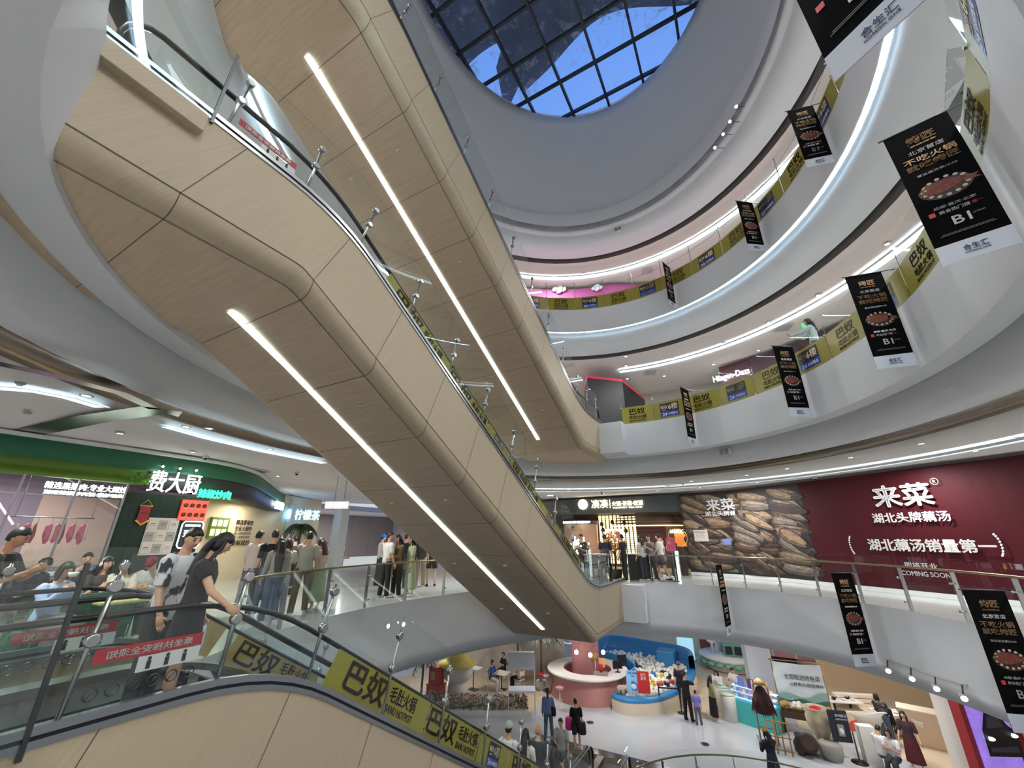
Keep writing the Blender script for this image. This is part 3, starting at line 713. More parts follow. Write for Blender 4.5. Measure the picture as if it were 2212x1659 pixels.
def sign_letters(name, cat, lab, items, c0):
    r = empty(name, c0, lab, cat)
    for (s, c, right, h, w, m, bd) in items: letters(s, V(c), V(right), (0, 0, 1), h, m, r, w, bd, thick=.05)
    return r
Yp = (0, 1, 0)
r = sign_letters('shop_sign', 'sign', 'large glowing white three-character sign on the green restaurant front', [('费大厨', (-12.95, 4.92, 2.98), Yp, .52, 1.12, signw, .0)], (-13, 4.92, 2.7))
b = MB(); [b.box((-13.0, 4.55 + .38*k, 3.3), (.03, .03, .25), darksteel) for k in range(3)]; [b.ball((-12.97, 4.55 + .38*k, 3.35), .03, lamp, 8, 6) for k in range(3)]; b.build('bracket', r)
sign_letters('shop_sign', 'sign', 'green glowing four-character sign right of the large white sign', [('辣椒炒肉', (-13.1, 5.98, 2.78), (-.06, 1, 0), .24, .86, signg, .0)], (-13.1, 5.98, 2.65))
sign_letters('shop_sign', 'sign', 'two-line glowing white slogan inside the kitchen window', [('精选黑猪肉·专业大厨炒', (-13.4, 3.42, 2.73), Yp, .15, 1.4, signw, .0), ('湖南辣椒炒肉饭·现炒现卖', (-13.4, 3.42, 2.58), Yp, .09, 1.36, signw, .008)], (-13.4, 3.42, 2.5))
sign_letters('shop_sign', 'sign', 'small white lit sign on the black band near the far end of the green shop', [('辣椒炒肉', (-18.6, 11.25, 2.98), (-.72, .69, 0), .34, 1.5, signw, .02)], (-18.6, 11.2, 2.8))
# climbing leaves beside the white sign
lf = mat('leaf_green', (70, 140, 50), .5); rnd = random.Random(5)
b = MB()
for k in range(60):
    c = V((-12.98 + rnd.uniform(-.05, .06), rnd.uniform(4.0, 4.45), rnd.uniform(2.85, 3.15))); q = M.Rotation(rnd.uniform(0, 6), 3, V((rnd.random(), rnd.random(), rnd.random())).normalized())
    b.add([c + q @ V(p) for p in ((0, 0, 0), (.025, .03, .01), (0, .09, 0), (-.025, .03, .01))], [(0, 1, 2, 3)], lf)
tagit(b.build('trailing_ivy'), 'small green leaves trailing at the left of the large white sign', 'plant')
# hanging meat rail
pinkm = mat('pork_pink', (206, 92, 116), .5, noise=(14, 14, 14), vary=.35); bone = mat('bone_white', (232, 196, 186), .5); redm = mat('red_meat', (150, 44, 54), .5, noise=(16, 16, 16), vary=.3)
r = empty('meat_rail', (-13.5, 3.05, 2.05), 'steel rail with hooks across the glass kitchen', 'rail'); b = MB(); b.tube([(-13.5, 2.45, 2.05), (-13.5, 3.75, 2.05)], .013, steel, 8); b.build('rod', r)
for y in (2.5, 3.7):
    b = MB(); b.tube([(-13.5, y, 2.05), (-13.5, y, 3.2)], .008, steel, 6); b.build('hanger', r)
for i, (y, ln, k) in enumerate(((2.6, .3, 1), (2.75, .42, 0), (2.86, .4, 2), (3.08, .42, 0), (3.2, .4, 0), (3.3, .42, 2), (3.45, .4, 0), (3.62, .44, 0))):
    m_ = empty('pork_cut', (-13.5, y, 1.75), ('short pale pork strip', 'pink pork cut with pale rind', 'thin smoked pork strip')[(1, 0, 2).index(k) if False else {1: 0, 0: 1, 2: 2}[k]] + ' hanging on the kitchen rail', 'meat', 'cuts of pork hanging on the kitchen rail')
    b = MB(); b.tube([(-13.5, y, 2.05), (-13.5, y + .015, 1.97), (-13.5, y, 1.9)], .006, steel, 5); b.build('hook', m_)
    w = .085 if k == 0 else .035
    b = MB(); b.tube([(-13.5, y, 1.92), (-13.5, y - .01, 1.86), (-13.5, y + .01, 1.92 - ln*.6), (-13.5, y, 1.92 - ln)], [.015, (.04, w*.8), (.05, w), .02], pinkm if k == 0 else (bone if k == 1 else redm), 8); b.build('meat', m_)
    if k == 0:
        b = MB(); b.tube([(-13.46, y + .05, 1.87), (-13.45, y + .06, 1.92 - ln*.8)], [(.015, .025), (.015, .03)], bone, 6); b.build('rind', m_)
# hanging pennant
red = mat('pennant_red', (140, 20, 40), .6); yel = mat('fringe_yellow', (214, 170, 60), .6)
r = empty('pennant', (-13.05, 4.5, 2.2), 'red award pennant with yellow fringe hanging on the dark tiles', 'pennant')
b = MB(); b.prism([(-13.1, 4.4, 2.36), (-13.1, 4.62, 2.36), (-13.1, 4.62, 2.02), (-13.1, 4.51, 1.92), (-13.1, 4.4, 2.02)], (.02, 0, 0), red); b.build('cloth', r)
b = MB(); b.tube([(-13.08, 4.38, 2.03), (-13.08, 4.51, 1.92), (-13.08, 4.64, 2.03)], .022, yel, 6); b.build('fringe', r)
b = MB(); b.tube([(-13.08, 4.38, 2.37), (-13.08, 4.51, 2.52), (-13.08, 4.64, 2.37)], .006, yel, 5); b.tube([(-13.08, 4.38, 2.37), (-13.08, 4.64, 2.37)], .012, yel, 6); b.build('cord', r)
letters('金牌好店', V((-13.075, 4.51, 2.2)), Yp, (0, 0, 1), .04, yel, r, .16)
# notices, menus
pap = mat('notice_paper', (196, 188, 176), .7); pap2 = mat('notice_grey', (150, 146, 140), .7)
r = empty('notice_board', (-13.1, 4.98, 1.3), 'grid of pale certificates and notices on the dark green tiles', 'notice board')
b = MB(); b.box((-13.12, 4.98, 1.66), (.03, .66, .88), pap); b.build('board', r)
for i in range(3):
    for j in range(3):
        b = MB(); b.box((-13.1, 4.76 + .22*i, 1.93 - .28*j), (.012, .18, .22), (pap, pap2)[(i + j) % 2]); b.box((-13.093, 4.76 + .22*i, 1.96 - .28*j), (.004, .1, .012), dark); b.box((-13.093, 4.76 + .22*i, 1.92 - .28*j), (.004, .13, .006), dark); b.build('notice', r)
orange = mat('menu_orange', (226, 74, 52), .5, 0, .6); brown = mat('dish_brown', (84, 40, 26), .5)
r = empty('menu_sign', (-13.05, 5.56, 2.05), 'lit red menu board with eight dish pictures', 'menu board'); b = MB(); b.box((-13.1, 5.56, 2.32), (.06, .62, .52), orange); b.build('panel', r)
for i in range(4):
    for j in range(2):
        b = MB(); b.lathe((-13.065, 5.34 + .148*i, 2.44 - .24*j), [(.055, 0), (.055, .008), (.0, .01)], brown, 12, M.Rotation(pi/2, 3, 'Y')); b.box((-13.066, 5.34 + .148*i, 2.355 - .24*j), (.006, .09, .012), pap); b.build('dish_picture', r)
lit = mat('lightbox_white', (226, 250, 255), .5, 0, 2.0)
r = empty('light_box', (-13.05, 5.63, 1.4), 'white edged light box below the red menu board', 'sign'); b = MB(); b.box((-13.1, 5.63, 1.7), (.05, .5, .66), dark); b.build('panel', r)
b = MB(); b.tube([(-13.06, 5.63 + sy*.25, 1.7 + sz*.33) for (sy, sz) in ((-1, -.8), (-1, .8), (-.8, 1), (.8, 1), (1, .8), (1, -.8), (.8, -1), (-.8, -1))], .016, lit, 6, True); b.build('lit_edge', r)
letters('招牌辣椒炒肉', V((-13.06, 5.63, 1.93)), Yp, (0, 0, 1), .06, lit, r, .36); letters('现炒', V((-13.06, 5.63, 1.72)), Yp, (0, 0, 1), .2, lit, r, .34)
# dining room wall: green pigeon-hole picture frame and slogan
def wq(u, v, dd=0.0):                              # a spot on the slanting dining room wall
    d = px(u, v); A = V((-16.5, 5.6, 0)); B_ = V((-21.5, 15.5, 0)); nn = V((-(B_.y - A.y), B_.x - A.x, 0)).normalized()*-1
    t = (nn.dot(A) + dd)/(nn.x*d.x + nn.y*d.y); return V((d.x*t, d.y*t, CAM_H + d.z*t))
wr = V((-5, 9.9, 0)).normalized()
r = empty('picture_display', wq(470, 1170), 'green framed display of six small lit food pictures', 'display'); c = wq(472, 1140, .06)
b = MB(); b.box(c, (.1, .95, .75), olive, M.Rotation(math.atan2(wr.y, wr.x) - pi/2, 3, 'Z')); b.build('frame', r)
for i in range(3):
    for j in range(2):
        b = MB(); b.box(c + wr*(-.29 + .29*i) + V((0, 0, .17 - .34*j)) + V((.06, -.02, 0)), (.03, .22, .24), mat('lit_picture', (236, 214, 170), .5, 0, .8), M.Rotation(math.atan2(wr.y, wr.x) - pi/2, 3, 'Z')); b.build('picture', r)
r = empty('wall_slogan', wq(530, 1150), 'black painted slogan on the cream dining room wall', 'lettering')
c = wq(526, 1145, .03)
for s_, dz_, h_, w_ in (('精选黑猪肉', .30, .2, 1.05), ('专业大厨炒', .06, .2, 1.05), ('费大厨辣椒炒肉', -.13, .1, 1.0), ('每一份都是现炒', -.28, .1, 1.0), ('新鲜现炒', -.5, .22, 1.1)):
    letters(s_, c + V((0, 0, dz_)), wr, (0, 0, 1), h_, dark, r, w_, .0 if h_ < .15 else .012)
# ---- corridor at the far left
b = MB()
b.quad((-31, 20, 0), (-30.2, 30, 0), (-30.2, 30, 3.4), (-31, 20, 3.4), mat('grey_hoarding', (158, 148, 146), .7)); b.quad((-22.8, 15, 0), (-31, 20, 0), (-31, 20, 3.4), (-22.8, 15, 3.4), wall_m)
for k in range(5): b.box((-30.88 + .16*k, 21.6 + 1.9*k, 1.7), (.02, .02, 3.4), greyw)
b.quad((-30.2, 30, 0), (-12, 29, 0), (-12, 29, 3.7), (-30.2, 30, 3.7), wall_m); struct('wall_corridor', b)
b = MB(); b.quad((-31, 14, 3.4), (-31, 32, 3.4), (-25, 32, 3.4), (-25, 14, 3.4), ceil_m); b.quad((-25, 14, 3.4), (-25, 32, 3.4), (-25, 32, 3.75), (-25, 14, 3.75), mat('pale_lilac', (190, 192, 214), .6)); struct('ceiling', b)
area(-27.5, 22, 3.3, 90, 1.2); area(-22, 18, 3.5, 90, 1.2)
r = empty('hanging_sign', (-14, 10.6, 2.75), 'translucent L4 direction sign hanging in the corridor', 'sign')
q = V((.87, .49, 0)); c = V(Pz(728, 1092, 2.86)); c = V(px(728, 1091))*12.5 + V((0, 0, CAM_H))
b = MB(); b.box(c, (.75, .04, .22), mat('sign_grey', (176, 174, 176), .4), M.Rotation(YAW, 3, 'Z')); b.build('panel', r)
b = MB(); [b.tube([c + q*s_ + V((0, 0, .1)), c + q*s_ + V((0, 0, .9))], .008, darksteel, 5) for s_ in (-.1, .2)]; b.build('rod', r)
letters('L4', c + V((q.x*-.24 + .015, q.y*-.24 - .03, 0)), q, (0, 0, 1), .1, signw, r); letters('洗手间→', c + V((q.x*.13 + .015, q.y*.13 - .03, .0)), q, (0, 0, 1), .09, signw, r, .36)
r = sign_letters('shop_sign', 'sign', 'blue and white lit sign above the palm in the corridor', [('鲜柠檬茶', V(px(655, 1112))*20 + V((0, 0, CAM_H)), (.3, .95, 0), .5, 1.6, mat('sign_blue_lit', (120, 200, 255), .5, 0, 3.0), .02)], V(px(655, 1115))*20 + V((0, 0, CAM_H)))
b = MB(); p = V(px(625, 1150))*19.5 + V((0, 0, CAM_H)); b.box((p.x, p.y, 1.6), (.35, .35, 3.2), white); b.box((p.x + .9, p.y + 2.2, 1.6), (.6, .5, 3.2), white); struct('wall_corner', b)
def palm(base, h, lab, nfr=16, ln=.8, pot=True):
    r = empty('palm_tree', base, lab, 'plant'); rnd = random.Random(int(h*100)); B0 = V(base)
    if pot: b = MB(); b.lathe(B0, [(.2, 0), (.26, .1), (.28, .42), (.25, .42), (.24, .38)], white, 14); b.build('pot', r)
    b = MB(); b.tube([B0 + V((0, 0, .3)), B0 + V((.03, 0, h*.6)), B0 + V((0, .02, h))], [.06, .05, .05], mat('palm_bark', (92, 74, 54), .8), 8); b.build('trunk', r)
    b = MB(); gm = mat('palm_green', (38, 66, 40), .6)
    for k in range(nfr):
        a = 2*pi*k/nfr + rnd.uniform(-.2, .2); e = rnd.uniform(.1, .9); pts = []
        for q in range(7):
            t = q/6; pts.append(B0 + V((cos(a)*ln*t*cos(e*.6), sin(a)*ln*t*cos(e*.6), h + ln*(.75*e*t - .9*t*t))))
        b.tube(pts, .008, gm, 4)
        for q in range(1, 7):
            t_ = (pts[q] - pts[q - 1]).normalized(); sd = t_.cross(V((0, 0, 1))).normalized()
            for sg in (1, -1):
                for j in (0, .5):
                    p0 = pts[q - 1].lerp(pts[q], j); p1 = p0 + sd*sg*.3*(1.15 - q/8) + t_*.16 - V((0, 0, .1))
                    b.add([p0, p0 + t_*.075, p1], [(0, 1, 2)], gm)
    b.build('fronds', r); return r
p = V(px(652, 1130))*17.5 + V((0, 0, CAM_H)); palm((p.x, p.y, 0), p.z - .1, 'dark green potted palm under the blue lit sign', 20, .75)
# ---- far hotpot restaurant
hb = empty('restaurant_front', (-6, 21.8, 0), 'dark hotpot restaurant front with golden lit sign and lantern lattice', 'shop front')
slate = mat('slate_fascia', (62, 70, 70), .5); pinkp = mat('pink_plaster', (206, 160, 132), .7); bamboo = mat('dark_bamboo', (44, 30, 24), .5); glow = mat('warm_lattice', (255, 226, 160), .5, 0, 1.6); warml = mat('warm_sign', (255, 238, 196), .5, 0, 3.0)
b = MB(); b.box((-6.6, 21.8, 3.2), (8.6, .3, .8), slate); b.build('fascia', hb)
b = MB(); b.quad((-11, 25.5, 0), (-2.4, 25.5, 0), (-2.4, 25.5, 3.6), (-11, 25.5, 3.6), bamboo); b.quad((-11, 21.9, 2.8), (-2.4, 21.9, 2.8), (-2.4, 25.5, 2.8), (-11, 25.5, 2.8), bamboo); b.build('back_wall', hb)
b = MB(); rows = [[V((-8.35 + .95*cos(t), 22.9 + .95*sin(t), z)) for z in (0, 2.35)] for t in [2*pi*k/24 for k in range(25)]]; b.grid(rows, pinkp); b.build('round_pier', hb)
b = MB(); rows = [[V((-8.35 + 1.0*cos(t), 22.9 + 1.0*sin(t), z)) for z in (2.3, 2.48)] for t in [2*pi*k/24 for k in range(25)]]; b.grid(rows, mat('led_band', (60, 50, 90), .5, 0, .3)); b.build('led_band', hb)
letters('COUCOU KTV COUCOU KTV', V((-8.2, 21.88, 2.39)), (1, 0, 0), (0, 0, 1), .11, signw, hb, 1.6)
b = MB(); b.quad((-7.3, 23.0, .3), (-5.2, 23.0, .3), (-5.2, 23.0, 2.75), (-7.3, 23.0, 2.75), glow); b.build('lit_screen', hb)
b = MB(); [b.box((-7.3 + .21*k, 22.96, 1.5), (.05, .04, 2.5), bamboo) for k in range(11)]; [b.box((-6.25, 22.95, .5 + .1*k), (2.1, .03, .022), bamboo) for k in range(23)]; b.build('lattice', hb)
b = MB()
for k in range(5): rows = [[V((-4.6 + (1.9 - .1*k)*cos(t), 22.9 + .9*sin(t), 2.15 + .13*k)) + V((0, 0, dz_)) for dz_ in (0, .05)] for t in [pi + pi*q/16 for q in range(17)]]; b.grid(rows, (glow if k == 0 else bamboo))
b.build('canopy_ring', hb)
b = MB(); b.quad((-5.2, 22.8, .2), (-3.7, 22.8, .2), (-3.7, 22.8, 2.2), (-5.2, 22.8, 2.2), mat('dim_red_wall', (76, 30, 26), .6)); b.build('red_screen', hb)
b = MB(); b.quad((-3.3, 22.7, 1.2), (-2.5, 22.7, 1.2), (-2.5, 22.7, 2.0), (-3.3, 22.7, 2.0), mat('lit_amber', (200, 110, 40), .5, 0, .7)); b.build('lit_niche', hb)
letters('SEAFOOD', V((-3.05, 22.5, 1.9)), (1, 0, 0), (0, 0, 1), .16, signw, hb, .8)
area(-7, 23.4, 2.7, 60, 1.0, (1, .8, .5)); area(-4.4, 24, 2.7, 60, 1.0, (1, .75, .45))
r = sign_letters('shop_sign', 'sign', 'golden lit sign with round logo on the dark hotpot restaurant fascia', [('凑凑', (-6.72, 21.6, 3.3), (1, 0, 0), .44, .92, warml, .0), ('火锅·茶憩·夜酒', (-5.25, 21.6, 3.28), (1, 0, 0), .24, 1.6, warml, .0), ('HOTPOT TEA BAR', (-5.25, 21.6, 3.07), (1, 0, 0), .07, 1.5, warml, .0)], (-6.7, 21.6, 3.0))
b = MB(); b.lathe((-7.66, 21.62, 3.3), [(.26, 0), (.27, .03), (.27, .06), (0, .06)], warml, 24, M.Rotation(pi/2, 3, 'X')); b.build('logo_disc', r); b = MB(); b.box((-6.16, 21.6, 3.28), (.025, .03, .44), warml); b.build('divider', r)
r = empty('lit_poster', (-6.4, 22.7, 1.4), 'lit poster with red and blue characters in front of the lantern lattice', 'poster'); b = MB(); b.box((-6.4, 22.75, 1.75), (.92, .05, .58), mat('poster_cream', (240, 230, 200), .5, 0, .8)); b.build('panel', r); letters('锅', V((-6.62, 22.7, 1.75)), (1, 0, 0), (0, 0, 1), .22, red, r); b = MB(); b.ball((-6.2, 22.72, 1.8), (.13, .02, .12), mat('poster_red', (190, 60, 50), .5), 12, 8); b.build('picture', r)
for x, z in ((-7.0, 2.3), (-6.4, 2.4), (-5.75, 2.35), (-6.95, 2.0), (-5.7, 1.95)):
    r = empty('lantern', (x, 22.6, z), 'small dark woven lantern hanging before the lattice', 'lantern', 'dark woven lanterns'); b = MB(); b.lathe((x, 22.6, z - .12), [(.03, 0), (.1, .05), (.11, .12), (.07, .2), (.02, .24)], bamboo, 10); b.build('shade', r); b = MB(); b.tube([(x, 22.6, z + .1), (x, 22.6, 2.8)], .006, bamboo, 4); b.build('cord', r)
# ---- hoarding with the lotus-root picture and the burgundy panel
hl = [V((-2.62, 21.5, 0)), V((-.6, 21.0, 0)), V((.96, 20.1, 0)), V((2.0, 19.2, 0))]
hr = [V((2.0, 19.2, 0)), V((3.7, 17.75, 0)), V((4.96, 16.65, 0)), V((6.0, 15.8, 0)), V((7.6, 14.2, 0))]
hx = [V((7.6, 14.2, 0)), V((9.0, 12.0, 0)), V((10, 9, 0))]
b = MB(); wallstrip(b, smooth_line(hl + hr[1:] + hx[1:], 4), [(.03, .14), (.03, .01), (0, .01)], white, False); struct('baseboard_hoarding', b)
hd = empty('hoarding', (0, 20.6, 0), 'shop hoarding printed with a picture of piled brown lotus roots', 'hoarding')
rootdark = mat('root_shadow', (30, 24, 24), .6)
b = MB(); wallstrip(b, hl, [(0, .14), (0, 3.62)], rootdark, False); b.build('printed_panel', hd)
# the printed roots: flat relief of overlapping tapered ovals
rootm = [mat('root_%s' % n_, c_, .6, noise=(5, 5, 9), vary=.45) for n_, c_ in (('tan', (84, 66, 52)), ('umber', (58, 41, 34)), ('grey', (78, 69, 62)), ('maroon', (48, 31, 30)), ('straw', (98, 80, 60)))]
rootl = [mat('root_face_%d' % k_, tuple(min(255, int(q_*1.32) + 8) for q_ in c_), .6, noise=(5, 5, 9), vary=.4) for k_, c_ in enumerate(((84, 66, 52), (58, 41, 34), (78, 69, 62), (48, 31, 30), (98, 80, 60)))]
rooth = mat('root_gloss', (136, 122, 106), .6, noise=(9, 9, 14), vary=.5)
def root_print(line, n, seed, par, za=.2, zb=3.5):
    rnd = random.Random(seed); seg = [(line[i], line[i + 1]) for i in range(len(line) - 1)]; tot = sum((c - a).length for a, c in seg)
    bs = [MB() for _ in range(1)]
    cells = [(i, j) for i in range(int(tot/.62) + 1) for j in range(9)]; rnd.shuffle(cells)
    for q_, (ci, cj) in enumerate(cells):
        d = (ci + .5*(cj % 2) + rnd.uniform(-.15, .15))*.62; d = min(max(d, .42), tot - .42); z = za + .15 + (zb - za - .3)*(cj + rnd.uniform(.2, .8))/9
        for a, c in seg:
            if d <= (c - a).length: break
            d -= (c - a).length
        t = (c - a).normalized(); nn = V((t.y, -t.x, 0)); o = a + t*d + V((0, 0, z)); L_ = rnd.uniform(.55, .8); w = rnd.uniform(.17, .235); an = rnd.uniform(-.7, -.05); L_ = min(L_, tot*.2 + .3); y = .008 + .0003*q_
        if d < L_*.9: o = a + t*L_*.9 + V((0, 0, z))
        if d > (c - a).length - L_*.9: o = c - t*L_*.9 + V((0, 0, z))
        m_ = rnd.choice(rootm); outl = []
        for k in range(18):
            th = 2*pi*k/18; ex = cos(th)*L_*(1 + .03*sin(5*th)); ez = sin(th)*w*(1 - .3*cos(th))*(1 + .06*sin(3*th + q_))
            outl.append((ex*cos(an) - ez*sin(an), ex*sin(an) + ez*cos(an)))
        pts = [o + t*x_ + V((0, 0, z_)) + nn*(y - .0003) for (x_, z_) in [(x_*1.1 + .02, z_*1.14 - .025) for (x_, z_) in outl]]
        def cl(p): return V((p.x, p.y, min(max(p.z, za), zb)))
        bs[0].add([cl(p) for p in pts], [tuple(range(18))], rootdark)
        bs[0].add([cl(o + t*x_ + V((0, 0, z_)) + nn*y) for (x_, z_) in outl], [tuple(range(18))], m_)
        for f_, dn, mm, ln in ((.62, .2, m_[0:0] if False else rootl[rootm.index(m_)], .9), (.2, .42, rooth, .62)):
            o2 = []
            for k in range(14):
                th = 2*pi*k/14; ex = cos(th)*L_*ln; ez = sin(th)*w*f_*(1 - .3*cos(th)) + w*dn; o2.append((ex*cos(an) - ez*sin(an), ex*sin(an) + ez*cos(an)))
            bs[0].add([cl(o + t*x_ + V((0, 0, z_)) + nn*(y + (.00008 if f_ > .5 else .00016))) for (x_, z_) in o2], [tuple(range(14))], mm)
        e0 = (-L_*.9 if rnd.random() < .5 else L_*.9)
        bs[0].add([cl(o + t*(e0*cos(an) + .05*cos(th)) + V((0, 0, e0*sin(an) + .07*sin(th))) + nn*(y + .0002)) for th in [2*pi*k/10 for k in range(10)]], [tuple(range(10))], rootdark)
    bs[0].build('root_picture', par)
root_print(hl, 1, 4, hd)
letn = V((.86, -.5, 0))
def hl_at(u, v, line):
    d = px(u, v)
    for a, c in zip(line, line[1:]):
        t = c - a; nn = V((t.y, -t.x, 0)).normalized(); k = nn.dot(a)/(nn.x*d.x + nn.y*d.y); p = V((d.x*k, d.y*k, CAM_H + d.z*k)); s_ = (V((p.x, p.y, 0)) - a).dot(t.normalized())
        if -.3 <= s_ <= t.length + .3 and k > 0: return p + nn*.1, t.normalized()
    return p + nn*.1, t.normalized()
for s_, (u, v), h, w in (('来菜', (1557, 1090), .52, 1.25), ('湖北头牌藕汤', (1564, 1109), .22, 1.6)):
    p, t = hl_at(u, v, hl); letters(s_, p, t, (0, 0, 1), h, wht, hd, w, .02)
burg = mat('burgundy_panel', (66, 13, 24), .6, noise=(.4, .4, .4), vary=.1, spec=.2)
hb2 = empty('hoarding', (4.3, 17.2, 0), 'burgundy shop hoarding with white characters and COMING SOON', 'hoarding')
b = MB(); wallstrip(b, smooth_line(hr, 4), [(0, .14), (0, 3.62)], burg, False); b.build('printed_panel', hb2)
hrs = smooth_line(hr, 4)
for s_, (u, v), h, w in (('来菜', (1950, 1070), .68, 1.55), ('湖北头牌藕汤', (1967, 1117), .30, 1.95), ('湖北藕汤销量第一', (2003, 1178), .36, 3.0), ('即将开业', (1993, 1222), .17, .78), ('COMING SOON', (2003, 1240), .13, 1.15)):
    p, t = hl_at(u, v, hrs); letters(s_, p, t, (0, 0, 1), h, wht, hb2, w, .022 if h > .2 else .01)
p, t = hl_at(2022, 1040, hrs); b = MB(); nn = V((t.y, -t.x, 0)); b.tube([p + t*.09*cos(q) + V((0, 0, .09*sin(q))) for q in [2*pi*k/20 for k in range(20)]], .008, wht, 4, True); b.build('trade_mark', hb2); letters('R', p, t, (0, 0, 1), .09, wht, hb2)
for (u, sg) in ((1842, 1), (2165, -1)):
    p, t = hl_at(u, 1178, hrs); b = MB()
    for k in range(9):
        a = (k - 4)*.26; c = p + t*(-sg*.12*cos(a) + sg*.1) + V((0, 0, .3*sin(a)))
        b.add([c + t*x_ + V((0, 0, z_)) for (x_, z_) in ((-.03, .0), (0, .05), (.03, .02), (0, -.02))], [(0, 1, 2, 3)], wht)
    b.build('laurel', hb2)
he = empty('hoarding', (9, 12, 0), 'end of the hoarding with dark lotus root picture past the burgundy panel', 'hoarding'); b = MB(); wallstrip(b, hx, [(0, .14), (0, 3.62)], rootdark, False); b.build('printed_panel', he); root_print(hx, 1, 9, he)
# papers on the hoarding
for u, v, w, h, m_, lab in ((1516, 1157, .62, .5, pap, 'white public notice pinned on the lotus root hoarding'), (1572, 1170, .36, .24, mat('blue_notice', (96, 120, 190), .6), 'small blue notice on the lotus root hoarding')):
    p, t = hl_at(u, v, hl); r = empty('wall_notice', p, lab, 'notice'); an = math.atan2(t.y, t.x); b = MB(); b.box(p, (w, .02, h), m_, M.Rotation(an, 3, 'Z')); b.build('sheet', r)
    nn = V((t.y, -t.x, 0)); b = MB(); [b.box(p + nn*.012 + V((0, 0, h*.3 - .07*k)) - t*w*.05, (w*(.8 if k == 0 else .6), .004, .02), pap2 if m_ is not pap else (blue if k == 0 else pap2), M.Rotation(an, 3, 'Z')) for k in range(4)]; b.build('printing', r)
b = MB(); b.quad((9, 12, 0), (10.5, 2, 0), (10.5, 2, 4), (9, 12, 4), white); struct('wall_right', b)
# ---- upper levels: maroon ice cream shop, magenta wall, black and red shop
maroon = mat('maroon_fascia', (74, 30, 44), .5); magenta = mat('magenta_wall', (178, 84, 146), .6)
fa = [ell(C5, S5, a, 5.3, 0) for a in range(14, 80, 5)]
r = empty('storefront', ell(C5, S5, 40, 4.2, FL), 'maroon ice cream shop front behind the yellow balcony panels', 'shop front'); b = MB()
rows = [[p + V((0, 0, z)) for z in (FL, FL + 3.6)] for p in fa]; b.grid(rows, maroon, False); b.build('fascia', r)
p = V(px(1578, 812)); k = [i for i in range(len(fa) - 1)]
def on_ring(u, v, c, s, d, z0=0):
    dd = px(u, v); lo, hi = -60, 130
    best = min((abs(seen(ell(c, s, a/4, d, CAM_H + 5))[0]*0 + math.atan2(ell(c, s, a/4, d).x, ell(c, s, a/4, d).y) - math.atan2(dd.x, dd.y)), a/4) for a in range(-160, 440))
    a = best[1]; q = ell(c, s, a, d); t = (ell(c, s, a + 1, d) - ell(c, s, a - 1, d)).normalized(); return V((q.x, q.y, CAM_H + dd.z*math.hypot(q.x, q.y)/math.hypot(dd.x, dd.y))), t
q, t = on_ring(1578, 812, C5, S5, 5.2); sg = empty('shop_sign', q, 'white lit latin sign of the ice cream shop on its maroon fascia', 'sign'); letters('Häagen-Dazs', q, t, (0, 0, 1), .38, signw, sg, 1.65, .0, thick=.05)
bl = mat('ink_black', (16, 18, 26), .5); crim = mat('crimson_edge', (196, 26, 60), .5, 0, .3)
r = empty('storefront', ell(C5, S5, -6, 4, FL), 'black shop front with crimson edge at the head of the upper floor escalator', 'shop front')
b = MB(); zc = FL + 3.05; A, B_, C_, D_ = [V((q.x, q.y, FL)) for q in (Pz(1268, 814, zc), Pz(1344, 822, zc), Pz(1392, 862, zc), Pz(1262, 840, zc))]
for a, c in ((A, B_), (B_, C_), (D_, A)): b.quad(a, c, c + V((0, 0, 3.0)), a + V((0, 0, 3.0)), bl)
b.build('black_wall', r); b = MB(); [b.quad(a + V((0, 0, 3.0)), c + V((0, 0, 3.0)), c + V((0, 0, 3.12)), a + V((0, 0, 3.12)), crim) for a, c in ((A, B_), (B_, C_), (D_, A))]; b.build('crimson_edge', r)
fm = [ell(C6, S6, a, 3.4 + max(0, (a + 8))*.09, 0) for a in range(-48, 16, 4)]
r = empty('storefront', ell(C6, S6, -20, 3.4, 2*FL), 'magenta shop wall with white clouds on the top floor', 'shop front'); b = MB(); b.grid([[p + V((0, 0, z)) for z in (2*FL, 2*FL + 3.55)] for p in fm], magenta, False); b.build('wall_panel', r)
for (u, v, sc) in ((1155, 605, .8), (1207, 625, .8), (1290, 622, .6)):
    q, t = on_ring(u, v, C6, S6, 3.3); b = MB(); nn = V((t.y, -t.x, 0)); [b.ball(q + t*dx*sc*.8 + V((0, 0, dz_*sc)) + nn*.02, (.28*sc*rr_, .06, .26*sc*rr_), wht, 14, 8) for dx, dz_, rr_ in ((-.4, 0, .8), (0, .15, 1.1), (.4, 0, .85), (0, -.1, 1))]; b.build('cloud', r)
# small white box where the upper escalator lands
b = MB(); b.box((-4.05, 15.55, FL - .62), (.95, .9, 1.2), fascia_m); struct('trim_2', b)
b = MB(); b.box((-4.1, 16.7, -.62), (.8, .8, 1.2), fascia_m); struct('trim_3', b)
